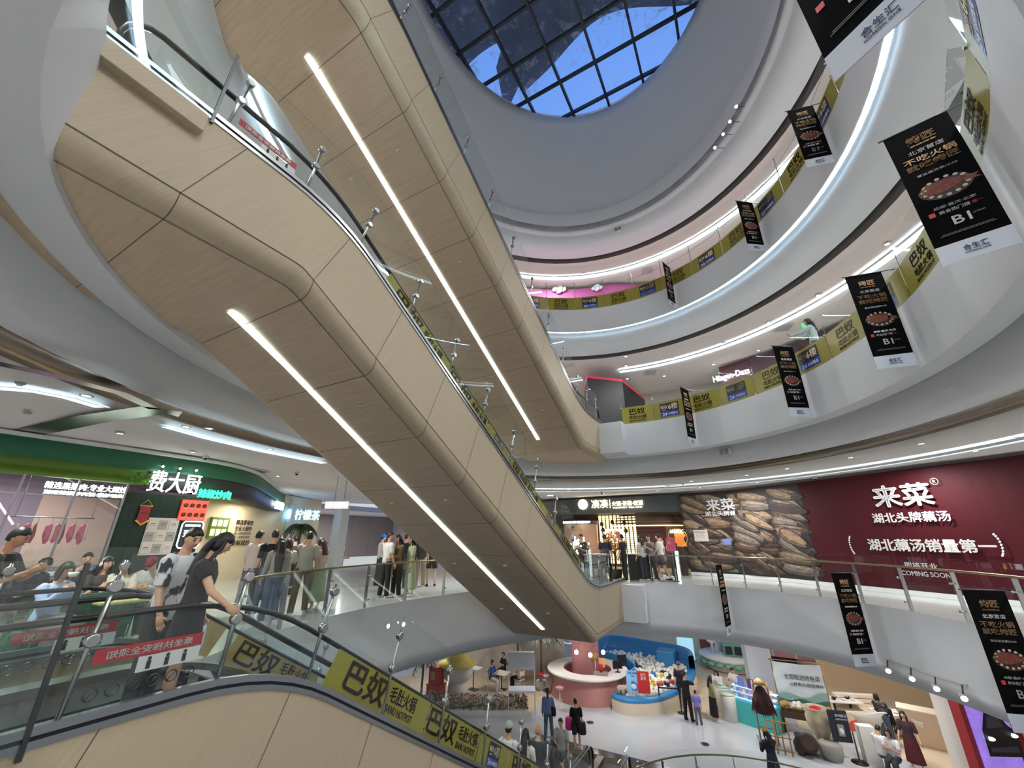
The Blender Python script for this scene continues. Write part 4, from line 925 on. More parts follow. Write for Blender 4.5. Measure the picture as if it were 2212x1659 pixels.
# ================================================================ LOWER LEVEL
G = -FL
pinkw = mat('dusty_pink', (196, 136, 128), .6); pinkd = mat('dusty_rose_column', (176, 118, 118), .6); padblue = mat('pad_blue', (52, 128, 184), .45); cream = mat('cream_wall', (228, 214, 190), .7); teal = mat('teal_front', (70, 178, 178), .45); tan = mat('tan_carpet', (196, 178, 152), .8, noise=(3, 3, 3), vary=.1)
straw = mat('straw', (176, 142, 88), .8, noise=(20, 20, 20), vary=.3); jar = mat('clay_jar', (190, 176, 150), .6, noise=(3, 3, 3), vary=.3); walnut = mat('dark_wood', (70, 50, 38), .6); redp = mat('red_plastic', (190, 36, 44), .4); softw = mat('soft_white', (228, 224, 216), .6); ochre = mat('ochre_wood', (168, 122, 66), .6)
def G3(u, v, z=0.0): return Pz(u, v, G + z)
b = MB(); b.quad((-9.0, 13.5, G + .004), (-3.9, 13.5, G + .004), (-3.9, 18.2, G + .004), (-9.0, 18.2, G + .004), granite); struct('floor', b)
b = MB(); b.quad((-19, 19.2, G + .005), (-10.2, 19.9, G + .005), (-10.2, 34, G + .005), (-19, 34, G + .005), tan); b.quad((-6.5, 22.5, G + .005), (-1.2, 23.6, G + .005), (-1.2, 34, G + .005), (-6.5, 34, G + .005), tan); b.quad((.4, 24.2, G + .005), (9, 20.5, G + .005), (9, 34, G + .005), (.4, 34, G + .005), mat('warm_tile', (226, 208, 178), .3)); struct('floor', b)
b = MB(); b.quad((-22, 34, G), (12, 34, G), (12, 34, -2), (-22, 34, -2), cream); b.quad((-22, 14, G), (-22, 34, G), (-22, 34, -2), (-22, 14, -2), cream); b.quad((10, 18, G), (10, 34, G), (10, 34, -2), (10, 18, -2), cream); struct('wall_lower', b)
b = MB(); b.quad((-18, 24.5, G), (-10.8, 25.6, G), (-10.8, 25.6, -2), (-18, 24.5, -2), mat('stone_wall', (196, 188, 176), .8, noise=(1.2, 1.2, 1.2), vary=.25)); struct('wall_stone', b)
# round counter with the rose column
CC = V((-8.7, 23.6, 0))
def lathe_at(b, c, prof, m, seg=32): b.lathe(V(c), prof, m, seg)
r = empty('service_counter', (CC.x, CC.y, G), 'round pink service counter with white top around a rose column', 'counter')
b = MB(); n = 48; rows = [[V((CC.x + rr_*cos(t), CC.y + rr_*sin(t), G + z)) for (rr_, z) in ((1.98, 0), (1.9, .3), (1.82, .7), (1.8, 1.02))] for t in [2*pi*k/n for k in range(n + 1)]]; b.grid(rows, pinkw); rows = [[V((CC.x + rr_*cos(t), CC.y + rr_*sin(t), G + z)) for (rr_, z) in ((1.3, 1.02), (1.3, 0))] for t in [2*pi*k/n for k in range(n + 1)]]; b.grid(rows, pinkw); b.build('body', r)
b = MB(); rows = [[V((CC.x + rr_*cos(t), CC.y + rr_*sin(t), G + z)) for (rr_, z) in ((1.25, 1.02), (2.08, 1.02), (2.1, 1.06), (2.08, 1.1), (1.25, 1.1), (1.25, 1.02))] for t in [2*pi*k/n for k in range(n + 1)]]; b.grid(rows, softw, False); b.build('countertop', r)
b = MB(); rows = [[V((CC.x - .1 + rr_*cos(t), CC.y + .1 + rr_*sin(t), G + z)) for (rr_, z) in ((.72, 0), (.72, 2.3), (.85, 2.7), (1.3, 3.1), (2.2, 3.4))] for t in [2*pi*k/32 for k in range(33)]]; b.grid(rows, pinkd); struct('wall_column', b)
for u, v in ((1245, 1409), (1275, 1415), (1303, 1409)):
    p = V(px(u, v)); t = 22.3/p.y; p = p*t + V((0, 0, CAM_H)); rr_ = empty('globe_lamp', p, 'round white globe lamp %s the rose column' % ('left of' if u < 1250 else ('in front of' if u < 1290 else 'right of')), 'lamp'); b = MB(); b.ball(p, .1, lamp, 14, 10); b.build('globe', rr_); b = MB(); b.tube([p + V((0, 0, .08)), p + V((0, .6, .3))], .012, steel, 6); b.build('arm', rr_)
def on_counter(u, v): return Pz(u, v, G + 1.1)
p = on_counter(1335, 1452); r = empty('monitor', p, 'dark till monitor at the right end of the round counter', 'monitor'); b = MB(); b.box(p + V((0, 0, .32)), (.5, .05, .34), blackm, M.Rotation(.7, 3, 'Z')); b.build('screen', r); b = MB(); b.box(p + V((0, 0, .08)), (.06, .06, .16), darksteel); b.box(p + V((0, 0, .01)), (.24, .18, .02), darksteel); b.build('stand', r)
p = on_counter(1345, 1438); r2 = copy_tree(r); r2.location = p; r2['label'] = 'dark till monitor behind the other one on the round counter'
p = on_counter(1298, 1458); r = empty('price_tray', p, 'grey tray with red cup and orange cards on the front of the round counter', 'tray'); b = MB(); b.box(p + V((0, 0, .06)), (.7, .3, .12), greyw, M.Rotation(.3, 3, 'Z')); b.build('tray', r); b = MB(); b.lathe(p + V((.02, .02, .12)), [(.08, 0), (.1, .3), (.1, .32)], redp, 14); b.build('cup', r); b = MB(); b.box(p + V((.06, .12, .5)), (.3, .02, .4), mat('orange_card', (226, 160, 110), .6), M.Rotation(.3, 3, 'Z')); b.build('card', r)
p = on_counter(1287, 1452); r = empty('paddle_sign', p, 'round orange paddle sign standing on the round counter', 'sign'); b = MB(); b.tube([p, p + V((0, 0, .5))], .02, softw, 6); b.build('stick', r); b = MB(); b.lathe(p + V((0, .01, .66)), [(.2, -.02), (.2, .02), (0, .02)], ochre, 18, M.Rotation(pi/2, 3, 'X')); b.build('disc', r)
def stool(u, v, m, lab, h=.75):
    p = G3(u, v); r = empty('bar_stool', p, lab, 'stool', 'bar stools around the round counter')
    b = MB(); b.lathe(p + V((0, 0, h)), [(.17, -.04), (.2, -.02), (.2, .03), (.16, .06), (0, .06)], m, 18); b.build('seat', r)
    b = MB(); b.lathe(p, [(.2, 0), (.2, .015), (.03, .03), (.025, h - .04)], softw, 14); b.build('pedestal', r)
    b = MB(); b.tube([p + V((.13*cos(t), .13*sin(t), .28)) for t in [2*pi*k/14 for k in range(14)]], .012, softw, 5, True); b.build('foot_ring', r)
stool(1210, 1528, mat('stool_rose', (206, 150, 150), .5), 'pale rose bar stool standing alone in front of the round counter')
stool(1182, 1498, mat('stool_mauve', (190, 150, 156), .5), 'mauve bar stool nearer one left of the round counter'); stool(1171, 1494, redp, 'red topped bar stool left of the round counter'); stool(1178, 1474, mat('stool_rose', (206, 150, 150), .5), 'pink bar stool furthest behind, left of the round counter')
# ball pit
pit_o = [V((x, y, 0)) for x, y in ((-7.0, 22.0), (-6.4, 21.75), (-5.7, 21.95), (-4.9, 22.7), (-4.2, 24.4), (-3.9, 26.6), (-4.0, 28.3), (-4.6, 29.8), (-6.2, 30.3), (-9.6, 30.6), (-9.8, 27.5), (-8.6, 26.3), (-7.2, 25.6), (-6.4, 24.4), (-6.45, 23.0))]
pit_o = smooth_line(pit_o, 4); cen = V((-6.6, 26.4, 0))
def shrink(p, d): return p + (cen - p).normalized()*d
r = empty('ball_pit', (cen.x, cen.y, G), 'blue padded ball pit with low white outer wall', 'ball pit')
b = MB(); b.grid([[p + V((0, 0, G)), p + V((0, 0, G + .48))] for p in pit_o], cream); b.build('outer_wall', r)
b = MB(); b.grid([[p + V((0, 0, G + .45)), p + V((0, 0, G + .56)), shrink(p, .06) + V((0, 0, G + .62)), shrink(p, .42) + V((0, 0, G + .62)), shrink(p, .46) + V((0, 0, G + .3))] for p in pit_o], padblue); b.build('padded_rim', r)
bk = [p for i, p in enumerate(pit_o) if i > 22]
b = MB(); b.grid([[p + V((0, 0, G + .5)), p + V((0, 0, G + 1.25)), shrink(p, .15) + V((0, 0, G + 1.3)), shrink(p, .3) + V((0, 0, G + 1.25)), shrink(p, .35) + V((0, 0, G + .4))] for p in bk], padblue); b.build('padded_back', r)
b = MB(); b.box((-5.6, 28.9, G + .75), (1.0, 1.0, .9), padblue); b.build('padded_block', r, bevel=.05)
ballw = mat('ball_white', (236, 232, 222), .5); b = MB(); rnd = random.Random(11)
inner = [shrink(p, .45) for p in pit_o]; b.add([p + V((0, 0, G + .4)) for p in inner] + [cen + V((0, 0, G + .42))], [(i, (i + 1) % len(inner), len(inner)) for i in range(len(inner))], ballw)
for k in range(900):
    i = rnd.randrange(len(inner)); q = cen.lerp(inner[i].lerp(inner[(i + 1) % len(inner)], rnd.random()), math.sqrt(rnd.random())*.97); b.ball(q + V((0, 0, G + .42 + rnd.uniform(0, .14))), rnd.uniform(.07, .13), ballw, 6, 4)
tagit(b.build('pit_balls'), 'white balls and blocks filling the blue pit', 'play balls', kind='stuff')
toycols = [((40, 52, 74), 'navy'), ((206, 70, 44), 'orange red'), ((60, 120, 190), 'blue'), ((220, 190, 60), 'yellow'), ((34, 36, 40), 'black')]
for k, (u, v, ci) in enumerate(((1372, 1438, 0), (1381, 1440, 4), (1433, 1452, 0), (1428, 1463, 3), (1425, 1477, 1), (1411, 1455, 2), (1445, 1465, 4), (1382, 1456, 4), (1452, 1473, 1), (1408, 1478, 3), (1440, 1478, 0), (1370, 1450, 2))):
    p = Pz(u, v, G + .6); t = empty('toy_block', p, None, 'toy', 'soft toy blocks lying among the white balls'); t['label'] = 'soft %s toy block lying among the white balls%s' % (toycols[ci][1], ('', ', far end', ', near the signs')[0 if v < 1455 else (1 if u > 1420 else 2)])
    b = MB(); b.box(p, (rnd.uniform(.2, .34), rnd.uniform(.2, .3), rnd.uniform(.12, .2)), mat('toy_' + toycols[ci][1].replace(' ', '_'), toycols[ci][0], .5), M.Rotation(rnd.uniform(0, 3), 3, 'Z')); b.build('block', t, bevel=.03)
    b = MB(); b.ball(p + V((.06, .04, .12)), .09, softw if k % 3 else MATS['toy_' + toycols[ci][1].replace(' ', '_')], 8, 6); b.build('knob', t)
def stand_sign(u, v, col, lab, texts):
    p = G3(u, v); q = M.Rotation(YAW*.6, 3, 'Z'); r = empty('stand_sign', p, lab, 'sign', 'signs on stands by the ball pit')
    b = MB(); b.box(p + V((0, 0, .012)), (.34, .24, .024), walnut, q); b.build('base', r); b = MB(); b.tube([p, p + V((0, 0, .8))], .016, softw, 6); b.build('pole', r)
    b = MB(); b.box(p + V((0, -.02, 1.2)), (.55, .03, .86), col, q); pan = b.build('panel', r)
    for s_, z, h, m in texts: letters(s_, p + q @ V((0, -.045, 0)) + V((0, 0, z)), q @ V((1, 0, 0)), (0, 0, 1), h, m, pan, None, .006)
    return p, q, r
p, q, r = stand_sign(1373, 1540, mat('sign_sky', (140, 196, 232), .5), 'pale blue sign with a white round picture on a stand before the ball pit', (('欢乐海洋', 1.54, .1, blue), ('入场须知', 1.42, .05, blue)))
b = MB(); c = p + q @ V((0, -.05, 0)) + V((0, 0, 1.05)); b.ball(c, (.2, .012, .18), mat('sign_deep_blue', (60, 120, 196), .5), 16, 8); b.ball(c + V((.03, -.01, -.03)), (.13, .014, .11), wht, 14, 8); b.build('round_picture', r)
p, q, r = stand_sign(1397, 1542, mat('sign_red', (196, 44, 44), .5), 'red sign on a stand before the ball pit', (('宝贝', 1.5, .12, wht), ('爱哭', 1.35, .12, wht)))
r = empty('barrier', G3(1450, 1542), 'pair of black stanchions joined by a black belt', 'barrier'); pa, pb = G3(1428, 1538), G3(1473, 1541)
for p in (pa, pb): b = MB(); b.lathe(p, [(.18, 0), (.18, .03), (.05, .05), (.028, .08), (.028, .98), (.035, .98), (.035, 1.05), (0, 1.06)], blackm, 14); b.build('post', r)
b = MB(); b.grid([[pa + V((0, 0, z)), pb + V((0, 0, z))] for z in (.9, .96)], blackm, False); b.build('belt', r)
# ice cream counter
pA, pB = V((-2.05, 23.5, G)), V((-.75, 22.95, G)); ex = (pB - pA).normalized(); ey = V((-ex.y, ex.x, 0)); an = math.atan2(ex.y, ex.x); Q = M.Rotation(an, 3, 'Z')
r = empty('display_freezer', (pA + pB)/2, 'turquoise fronted display case with lit shelves of tubs', 'display case'); L_ = (pB - pA).length + .5
mid = (pA + pB)/2 + ey*.45 + ex*.15
b = MB(); b.box(mid + V((0, 0, .42)), (L_, .85, .84), teal, Q); b.build('front', r); b = MB(); b.box(mid + V((0, 0, 1.1)), (L_, .8, .02), clear, Q); b.box(mid + ey*-.4 + V((0, 0, 1.12)), (L_, .015, .56), clear, Q); b.build('glass_hood', r)
lilac = mat('lit_lilac', (170, 190, 240), .5, 0, 1.0)
for k in range(3):
    b = MB(); b.box(mid + ey*(-.2 + .18*k) + V((0, 0, .9 + .16*k)), (L_ - .06, .25, .03), lilac, Q); s_ = b.build('shelf', r)
    for j in range(12): b = MB(); b.box(mid + ey*(-.24 + .18*k) + ex*(-.75 + .135*j) + V((0, 0, .97 + .16*k)), (.09, .09, .1), (mat('tub_pink', (226, 150, 170), .5), softw, mat('tub_blue', (120, 150, 216), .5))[(j + k) % 3], Q); b.build('tub', s_)
for k, (m_, lab) in enumerate(((mat('book_lilac', (120, 130, 200), .5), 'lilac'), (mat('book_violet', (70, 66, 120), .5), 'violet'), (mat('book_lemon', (220, 214, 110), .5), 'yellow'))):
    p = mid + ex*(-.5 + .42*k) + ey*.1 + V((0, 0, 1.39)); t = empty('card_stand', p - V((0, 0, .2)), '%s card stand on top of the turquoise display case' % lab, 'card stand'); b = MB(); b.box(p, (.26, .06, .42), m_, Q); b.build('card', t); b = MB(); b.box(p - V((0, 0, .2)), (.2, .16, .02), steel, Q); b.build('foot', t)
for u, v, lab in ((1568, 1560, 'white rounded end counter nearest the woman in the black skirt'), (1556, 1540, 'white narrow counter behind the rounded end counter')):
    p = G3(u, v); r = empty('counter_end', p, lab, 'counter'); b = MB(); b.lathe(p + V((.2, .3, 0)), [(.3, 0), (.32, .9), (.3, .96)], softw, 22); b.build('body', r); b = MB(); b.lathe(p + V((.2, .3, .96)), [(.31, 0), (.33, .03), (0, .04)], mat('mint_top', (200, 220, 190), .4), 22); b.build('top', r)
# square pillar
b = MB(); b.box((-.72, 25.6, G + 2), (1.05, 1.05, 4), mat('grey_pillar', (206, 208, 212), .6), M.Rotation(.2, 3, 'Z')); struct('wall_pillar', b)
# play island
p = G3(1580, 1442); r = empty('play_island', p, 'round green and white scalloped play table with toys', 'play table'); mintd = mat('mint_green', (120, 176, 150), .5)
b = MB(); b.lathe(p, [(1.5, .05), (1.55, .5), (1.75, .62), (1.75, .7), (0, .72)], softw, 32); b.build('base', r); b = MB()
for k in range(20): t = 2*pi*k/20; b.ball(p + V((1.6*cos(t), 1.6*sin(t), .38)), (.25, .25, .14), mintd, 8, 6)
b.build('scallop', r); b = MB(); b.box(p + V((.55, -.3, 1.05)), (1.6, .5, .62), mintd, M.Rotation(.2, 3, 'Z')); hs = b.build('toy_house', r)
for k in range(3): b = MB(); b.box(p + V((.05 + .5*k, -.66 + .1*k, 1.05)), (.36, .3, .4), bl, M.Rotation(.2, 3, 'Z')); b.build('opening', hs)
for dx, dy, cc, nm in ((-.9, -.2, (232, 230, 226), 'white'), (-.5, .4, (214, 216, 216), 'pale'), (.2, .3, (180, 60, 60), 'red'), (.7, .3, (236, 220, 60), 'yellow'), (1.3, .2, (60, 130, 100), 'green')):
    b = MB(); b.lathe(p + V((dx, dy, .72)), [(.08, 0), (.08, .5), (.28, .62), (.25, .85), (0, .95)], mat('play_' + nm, cc, .5), 14); b.build('toy_tree', r)
# left: seating area
def table(u, v, lab, top, h=.74, rr_=.4, sq=False):
    p = G3(u, v); r = empty('cafe_table', p, lab, 'table'); b = MB()
    if sq: b.box(p + V((0, 0, h)), (.75, .75, .035), top)
    else: b.lathe(p + V((0, 0, h)), [(rr_, -.015), (rr_, .015), (0, .016)], top, 20)
    b.build('table_top', r); b = MB(); b.box(p + V((0, 0, .015)), (.5, .4, .03), darksteel); b.tube([p, p + V((0, 0, h))], .03, darksteel, 8); b.build('pedestal', r); return p
table(1022, 1490, 'square pale cafe table with dark pedestal right of the white figure', softw, .95, sq=True); table(1083, 1490, 'white cafe table in front of the seated person in blue', softw, sq=True)
def chair(p, rz, m, lab, grp='white cafe chairs', h=.45):
    r = empty('cafe_chair', p, lab, 'chair', grp, rz)
    b = MB(); b.box((0, 0, h), (.42, .42, .04), m); b.build('seat', r, True, bevel=.01); b = MB(); b.tube([(-.2, -.19, h + .38), (-.19, -.21, h + .2), (-.2, -.19, h)], .014, m, 6); b.tube([(.2, -.19, h + .38), (.19, -.21, h + .2), (.2, -.19, h)], .014, m, 6); b.grid([[V((x, -.2 - .04*(1 - (x/.2)**2), h + z)) for x in (-.2, -.1, 0, .1, .2)] for z in (.2, .42)], m); b.build('backrest', r, True)
    for sx_ in (-1, 1):
        for sy_ in (-1, 1): b = MB(); b.tube([(.18*sx_, .17*sy_, h), (.21*sx_, .2*sy_, 0)], .014, m, 6); b.build('leg', r, True)
    return r
chair(G3(1062, 1492), -1.2, softw, 'white cafe chair under the seated person in blue'); chair(G3(1122, 1490), 1.4, softw, 'white cafe chair under the person in black trousers'); chair(G3(1088, 1470), 2.4, softw, 'white cafe chair under the person in black')
p1, p2 = G3(1098, 1545), G3(1157, 1545); r = empty('canopy_stand', (p1 + p2)/2, 'white framed stand with a canopy sheet and a lower tray', 'stand'); ev = (p2 - p1).normalized(); ew = V((-ev.y, ev.x, 0))
for p in (p1, p2, p1 + ew*.7, p2 + ew*.7): b = MB(); b.tube([p, p + V((0, 0, 2.3))], .016, softw, 6); b.build('post', r)
frost = mat('frosted_sheet', (214, 222, 232), .4)
b = MB(); rows = [[p1 + ev*(i/8*(p2 - p1).length) + V((0, 0, 1.72 + .0*i)), p1 + ev*(i/8*(p2 - p1).length) + ew*.35 + V((0, 0, 2.32)), p1 + ev*(i/8*(p2 - p1).length) + ew*.7 + V((0, 0, 2.3))] for i in range(9)]; b.grid(rows, frost); b.build('canopy', r); b = MB(); b.box((p1 + p2)/2 + ew*.35 + V((0, 0, .86)), ((p2 - p1).length, .7, .08), frost, M.Rotation(math.atan2(ev.y, ev.x), 3, 'Z')); b.build('tray', r)
# plain rounded white figure with a yellow sun hat
p = G3(985, 1508); r = empty('garden_figure', p, 'big plain white rounded figure wearing a yellow sun hat', 'figure'); b = MB(); b.ball(p + V((0, 0, .4)), (.5, .45, .42), softw, 18, 12); b.ball(p + V((0, 0, 1.15)), (.85, .7, .55), softw, 20, 14); b.build('body', r)
b = MB(); b.lathe(p + V((0, 0, 1.45)), [(1.0, 0), (1.02, .03), (.6, .12), (.58, .3), (.4, .62), (0, .75)], mat('hat_yellow', (226, 210, 110), .7), 22); b.build('sun_hat', r)
for z, s_ in ((.0, 1.0), (.75, .7)):
    p = G3(940, 1515); t = empty('red_crate', p + V((0, 0, z)), 'red %s crate with gold characters left of the white figure' % ('lower' if z == 0 else 'upper'), 'crate'); b = MB(); b.box(p + V((0, 0, z + .36)), (.75*s_, .6, .72), redp); b.build('body', t, bevel=.02); letters('喜', p + V((0, -.31, z + .38)), (1, 0, 0), (0, 0, 1), .35, gold, t); b = MB(); b.box(p + V((0, 0, z + .71)), (.78*s_, .64, .05), redp); b.build('lid', t)
# flower bed along the edge
fl = [G3(905, 1540), G3(960, 1543), G3(1020, 1546), G3(1080, 1546), G3(1140, 1545)]; fl = smooth_line(fl, 5)
r = empty('flower_bed', fl[10], 'long low bed of cream and pink flowers along the walkway edge', 'flower bed'); b = MB(); rows = []
for i, p in enumerate(fl):
    t = (fl[min(i + 1, len(fl) - 1)] - fl[max(i - 1, 0)]).normalized(); nn = V((-t.y, t.x, 0)); rows.append([p, p + V((0, 0, .16)), p + nn*.1 + V((0, 0, .16)), p + nn*.9 + V((0, 0, .16)), p + nn*.9])
b.grid(rows, softw, False); b.build('planter', r); bcols = [mat('bloom_cream', (232, 214, 186), .7), mat('bloom_pink', (214, 160, 150), .7), mat('bloom_gold', (206, 160, 90), .7), mat('bed_leaf', (84, 96, 60), .7), mat('bed_brown', (110, 84, 62), .7)]
b = MB()
for k in range(700):
    i = rnd.randrange(len(rows) - 1); o = rows[i][0].lerp(rows[i + 1][0], rnd.random()); nn = (rows[i][3] - rows[i][2]).normalized(); o = o + nn*rnd.uniform(.1, .9); z = rnd.uniform(.16, .6); m_ = rnd.choice(bcols)
    b.tube([o + V((0, 0, .1)), o + V((0, 0, z))], .008, bcols[3], 3)
    for a in range(4): q = rnd.uniform(0, 6); b.add([o + V((0, 0, z)), o + V((.06*cos(q), .06*sin(q), z + .05)), o + V((.09*cos(q + .5), .09*sin(q + .5), z + .02)), o + V((.06*cos(q + 1), .06*sin(q + 1), z - .02))], [(0, 1, 2, 3)], m_)
fo = b.build('flowers', r); fo['kind'] = 'stuff'
palm((G3(1170, 1490).x, G3(1170, 1490).y, G), 2.6, 'palm tree behind the round counter stools', 14, 1.2); palm((G3(1118, 1470).x, G3(1118, 1470).y, G), 2.9, 'tall palm tree behind the white canopy stand', 14, 1.2); palm((G3(908, 1520).x, G3(908, 1520).y, G), 1.9, 'small dark palm at the left of the red crates', 12, .8)
r = empty('light_poster', G3(1218, 1455), 'bright blue illustrated poster behind the round counter', 'poster'); p = V((-10.6, 26.2, G + 2.0)); r.location = p; b = MB(); b.box(p, (1.6, .06, 1.1), mat('poster_sky', (150, 200, 236), .5, 0, .6)); b.build('panel', r); b = MB(); [b.ball(p + V((dx, -.04, dz_)), (.3, .02, .2), m_, 12, 6) for dx, dz_, m_ in ((-.4, .1, blue), (.3, -.1, wht), (.1, .25, blue), (-.2, -.3, wht))]; b.build('picture', r)
# back shops seen above the pit
for x, w, m_, lab in ((-5.0, 1.0, mat('poster_ice', (170, 220, 240), .5, 0, .5), 'pale blue lit poster on the back wall behind the pit'), (-2.6, 1.2, mat('white_stand', (226, 228, 230), .5), 'white advertising stand behind the pit, dark small writing on it')):
    p = V((x, 32.5, G + 1.2)); r = empty('poster_stand', p - V((0, 0, 1.2)), lab, 'poster'); b = MB(); b.box(p, (w, .08, 2.3), m_); b.build('panel', r); b = MB(); b.box(p - V((0, .1, 1.17)), (w*1.1, .4, .05), softw); b.build('foot', r); b = MB(); b.box(p + V((0, -.05, .5)), (w*.6, .02, .12), darksteel); b.build('printing', r)
b = MB(); b.quad((-4.2, 33.4, G), (-3.4, 33.4, G), (-3.4, 33.4, G + 2.6), (-4.2, 33.4, G + 2.6), mat('brown_door', (130, 70, 56), .6)); b.quad((-1.0, 33.5, G), (1.2, 33.5, G), (1.2, 33.5, G + 2.6), (-1, 33.5, G + 2.6), bl); struct('door_1', b)
# ---- right: country-style restaurant display
r = empty('cloth_banner', (.6, 24.5, G), 'wrinkled white cloth banner with black characters and green hills', 'banner')
pA, pB = V((-.15, 24.5, G)), V((1.75, 24.75, G)); ex = (pB - pA).normalized(); b = MB()
rows = [[pA + ex*(1.9*i/14) + V((0, 0, .75 + 1.5*j/10)) + V((0, .03*sin(i*1.1 + j*.8) + .025*sin(j*1.7 - i*.6), -.05*sin(pi*i/14)*(j/10))) for j in range(11)] for i in range(15)]; b.grid(rows, mat('banner_white', (222, 232, 234), .7)); cl = b.build('cloth', r)
b = MB(); rows = [[pA + ex*(1.9*i/14) + V((0, -.04, .76 + z)) for z in (0, .22 + .1*sin(i*.6) + .012*i)] for i in range(15)]; b.grid(rows, mat('hill_green', (150, 186, 176), .7)); rows = [[pA + ex*(1.9*i/14) + V((0, -.05, .76 + z)) for z in (0, .12 + .05*sin(i*.9 + 2))] for i in range(15)]; b.grid(rows, mat('hill_dark', (70, 116, 98), .7)); b.build('printed_hills', cl)
letters('全国甄选特色菜', pA + ex*1.08 + V((0, -.06, 1.72)), ex, (0, 0, 1), .2, dark, cl, 1.35, .006); letters('山野贵州·酸酸辣辣', pA + ex*1.2 + V((0, -.06, 1.45)), ex, (0, 0, 1), .13, dark, cl, 1.25, .004)
for p in (pA, pB): b = MB(); b.tube([p, p + V((0, 0, 2.35))], .025, ochre, 6); b.build('post', r)
b = MB(); b.tube([pA + V((-.1, 0, 2.3)), pB + V((.1, 0, 2.3))], .022, ochre, 6); b.build('crossbar', r)
p = G3(1664, 1608); r = empty('straw_cape_stand', p, 'dark straw rain cape and hat on a wooden ladder stand', 'display stand')
for dx in (-.3, .3): b = MB(); b.tube([p + V((dx, 0, 0)), p + V((dx*.9, .15, 2.0))], .03, ochre, 6); b.build('rail', r)
for z in (.5, .95, 1.4): b = MB(); b.tube([p + V((-.3, .05*z, z)), p + V((.3, .05*z, z))], .022, ochre, 6); b.build('rung', r)
b = MB(); cm_ = mat('cape_maroon', (92, 48, 48), .9, bump=(30, .6)); cd_ = mat('cape_dark', (58, 34, 34), .9); b.lathe(p + V((0, .03, 1.0)), [(.3, 0), (.36, .2), (.3, .55), (.14, .82), (.05, .88)], cd_, 14)
for k in range(90):
    a = 2*pi*k/90 + rnd.uniform(-.05, .05); z0_ = rnd.uniform(1.5, 1.85); r0_ = .1 + (1.88 - z0_)*.5; z1_ = rnd.uniform(.9, 1.1); q = p + V((0, .03, 0)); b.tube([q + V((r0_*cos(a), r0_*sin(a), z0_)), q + V(((r0_ + .4)/2*cos(a), (r0_ + .4)/2*sin(a), (z0_ + z1_)/2 + .1)), q + V((rnd.uniform(.36, .46)*cos(a), rnd.uniform(.36, .46)*sin(a), z1_))], [.014, .018, .004], (cm_, cd_)[k % 3 == 0], 4)
b.build('cape', r); b = MB(); b.lathe(p + V((0, .05, 1.95)), [(.22, -.02), (.25, 0), (.08, .16), (0, .2)], straw, 16); b.build('hat', r)
p = G3(1690, 1630); r = empty('bamboo_rack', p, 'low bamboo rack in front of the pottery display', 'rack')
for k in range(4): b = MB(); b.tube([p + V((-.35 + .23*k, 0, 0)), p + V((-.35 + .23*k, .1, 1.0))], .025, ochre, 6); b.build('upright', r)
for z in (.12, .5, .95): b = MB(); b.tube([p + V((-.4, .1*z, z)), p + V((.42, .1*z, z))], .022, ochre, 6); b.build('rail', r)
p = V((.75, 23.6, G)); r = empty('display_trough', p, 'dark wooden trough on legs below the white cloth banner', 'trough'); b = MB(); b.box(p + V((0, 0, .62)), (1.9, .6, .2), walnut); b.build('tray', r); [MB().box(p + V((dx, dy, .27)), (.08, .08, .54), walnut).build('leg', r) for dx in (-.85, .85) for dy in (-.22, .22)]
for k, (dx, m_, lab) in enumerate(((-.7, straw, 'straw basket at the left end of the dark trough'), (-.25, softw, 'basket of white mushrooms on the dark trough'), (.2, softw, 'bunch of pale cabbage on the dark trough'), (.65, mat('aubergine', (66, 34, 50), .5), 'heap of dark aubergines at the right end of the trough'))):
    c = p + V((dx, 0, .72)); t = empty('produce_basket', c, lab, 'basket', 'baskets on the dark wooden trough'); b = MB(); b.lathe(c, [(.14, 0), (.2, .12), (.22, .14), (.19, .12)], straw, 14); b.build('basket', t); b = MB(); [b.ball(c + V((rnd.uniform(-.12, .12), rnd.uniform(-.1, .1), .16 + rnd.uniform(0, .12))), rnd.uniform(.06, .1), m_, 8, 6) for _ in range(9)]; b.build('produce', t)
def pot(u, v, prof, m_, name, lab, cat='jar', tilt=None):
    p = G3(u, v); r = empty(name, p, lab, cat); b = MB(); b.lathe(p if tilt is None else p + V((0, 0, .35)), prof, m_, 20, tilt); b.build('body', r); return r, p
r, p = pot(1783, 1622, [(.26, 0), (.3, .05), (.22, .25), (.25, .45), (.4, .8), (.42, 1.05), (.34, 1.3), (.38, 1.36), (.34, 1.36), (.3, 1.25)], jar, 'clay_jar', 'tall pale clay jar heaped with red chilli beside the trough'); b = MB(); b.lathe(p + V((0, 0, 1.24)), [(.3, 0), (.2, .1), (0, .14)], redp, 16); b.build('chilli', r)
pot(1752, 1632, [(.28, -.35), (.3, -.2), (.3, .25), (.22, .35), (.24, .38), (.2, .36)], walnut, 'wooden_drum', 'dark wooden drum lying on its side before the trough', 'drum', M.Rotation(1.2, 3, 'X'))
pot(1733, 1630, [(.12, 0), (.2, .1), (.22, .35), (.12, .5), (.14, .62), (.1, .6)], mat('iron_pot', (60, 60, 62), .4, .6), 'metal_pot', 'small dark metal pot between the rack and the drum', 'pot')
r, p = pot(1800, 1640, [(.3, 0), (.36, .2), (.36, .45), (.3, .5), (.26, .46)], mat('stone_mill', (150, 148, 142), .8), 'stone_mill', 'grey stone mill below the tall clay jar', 'millstone')
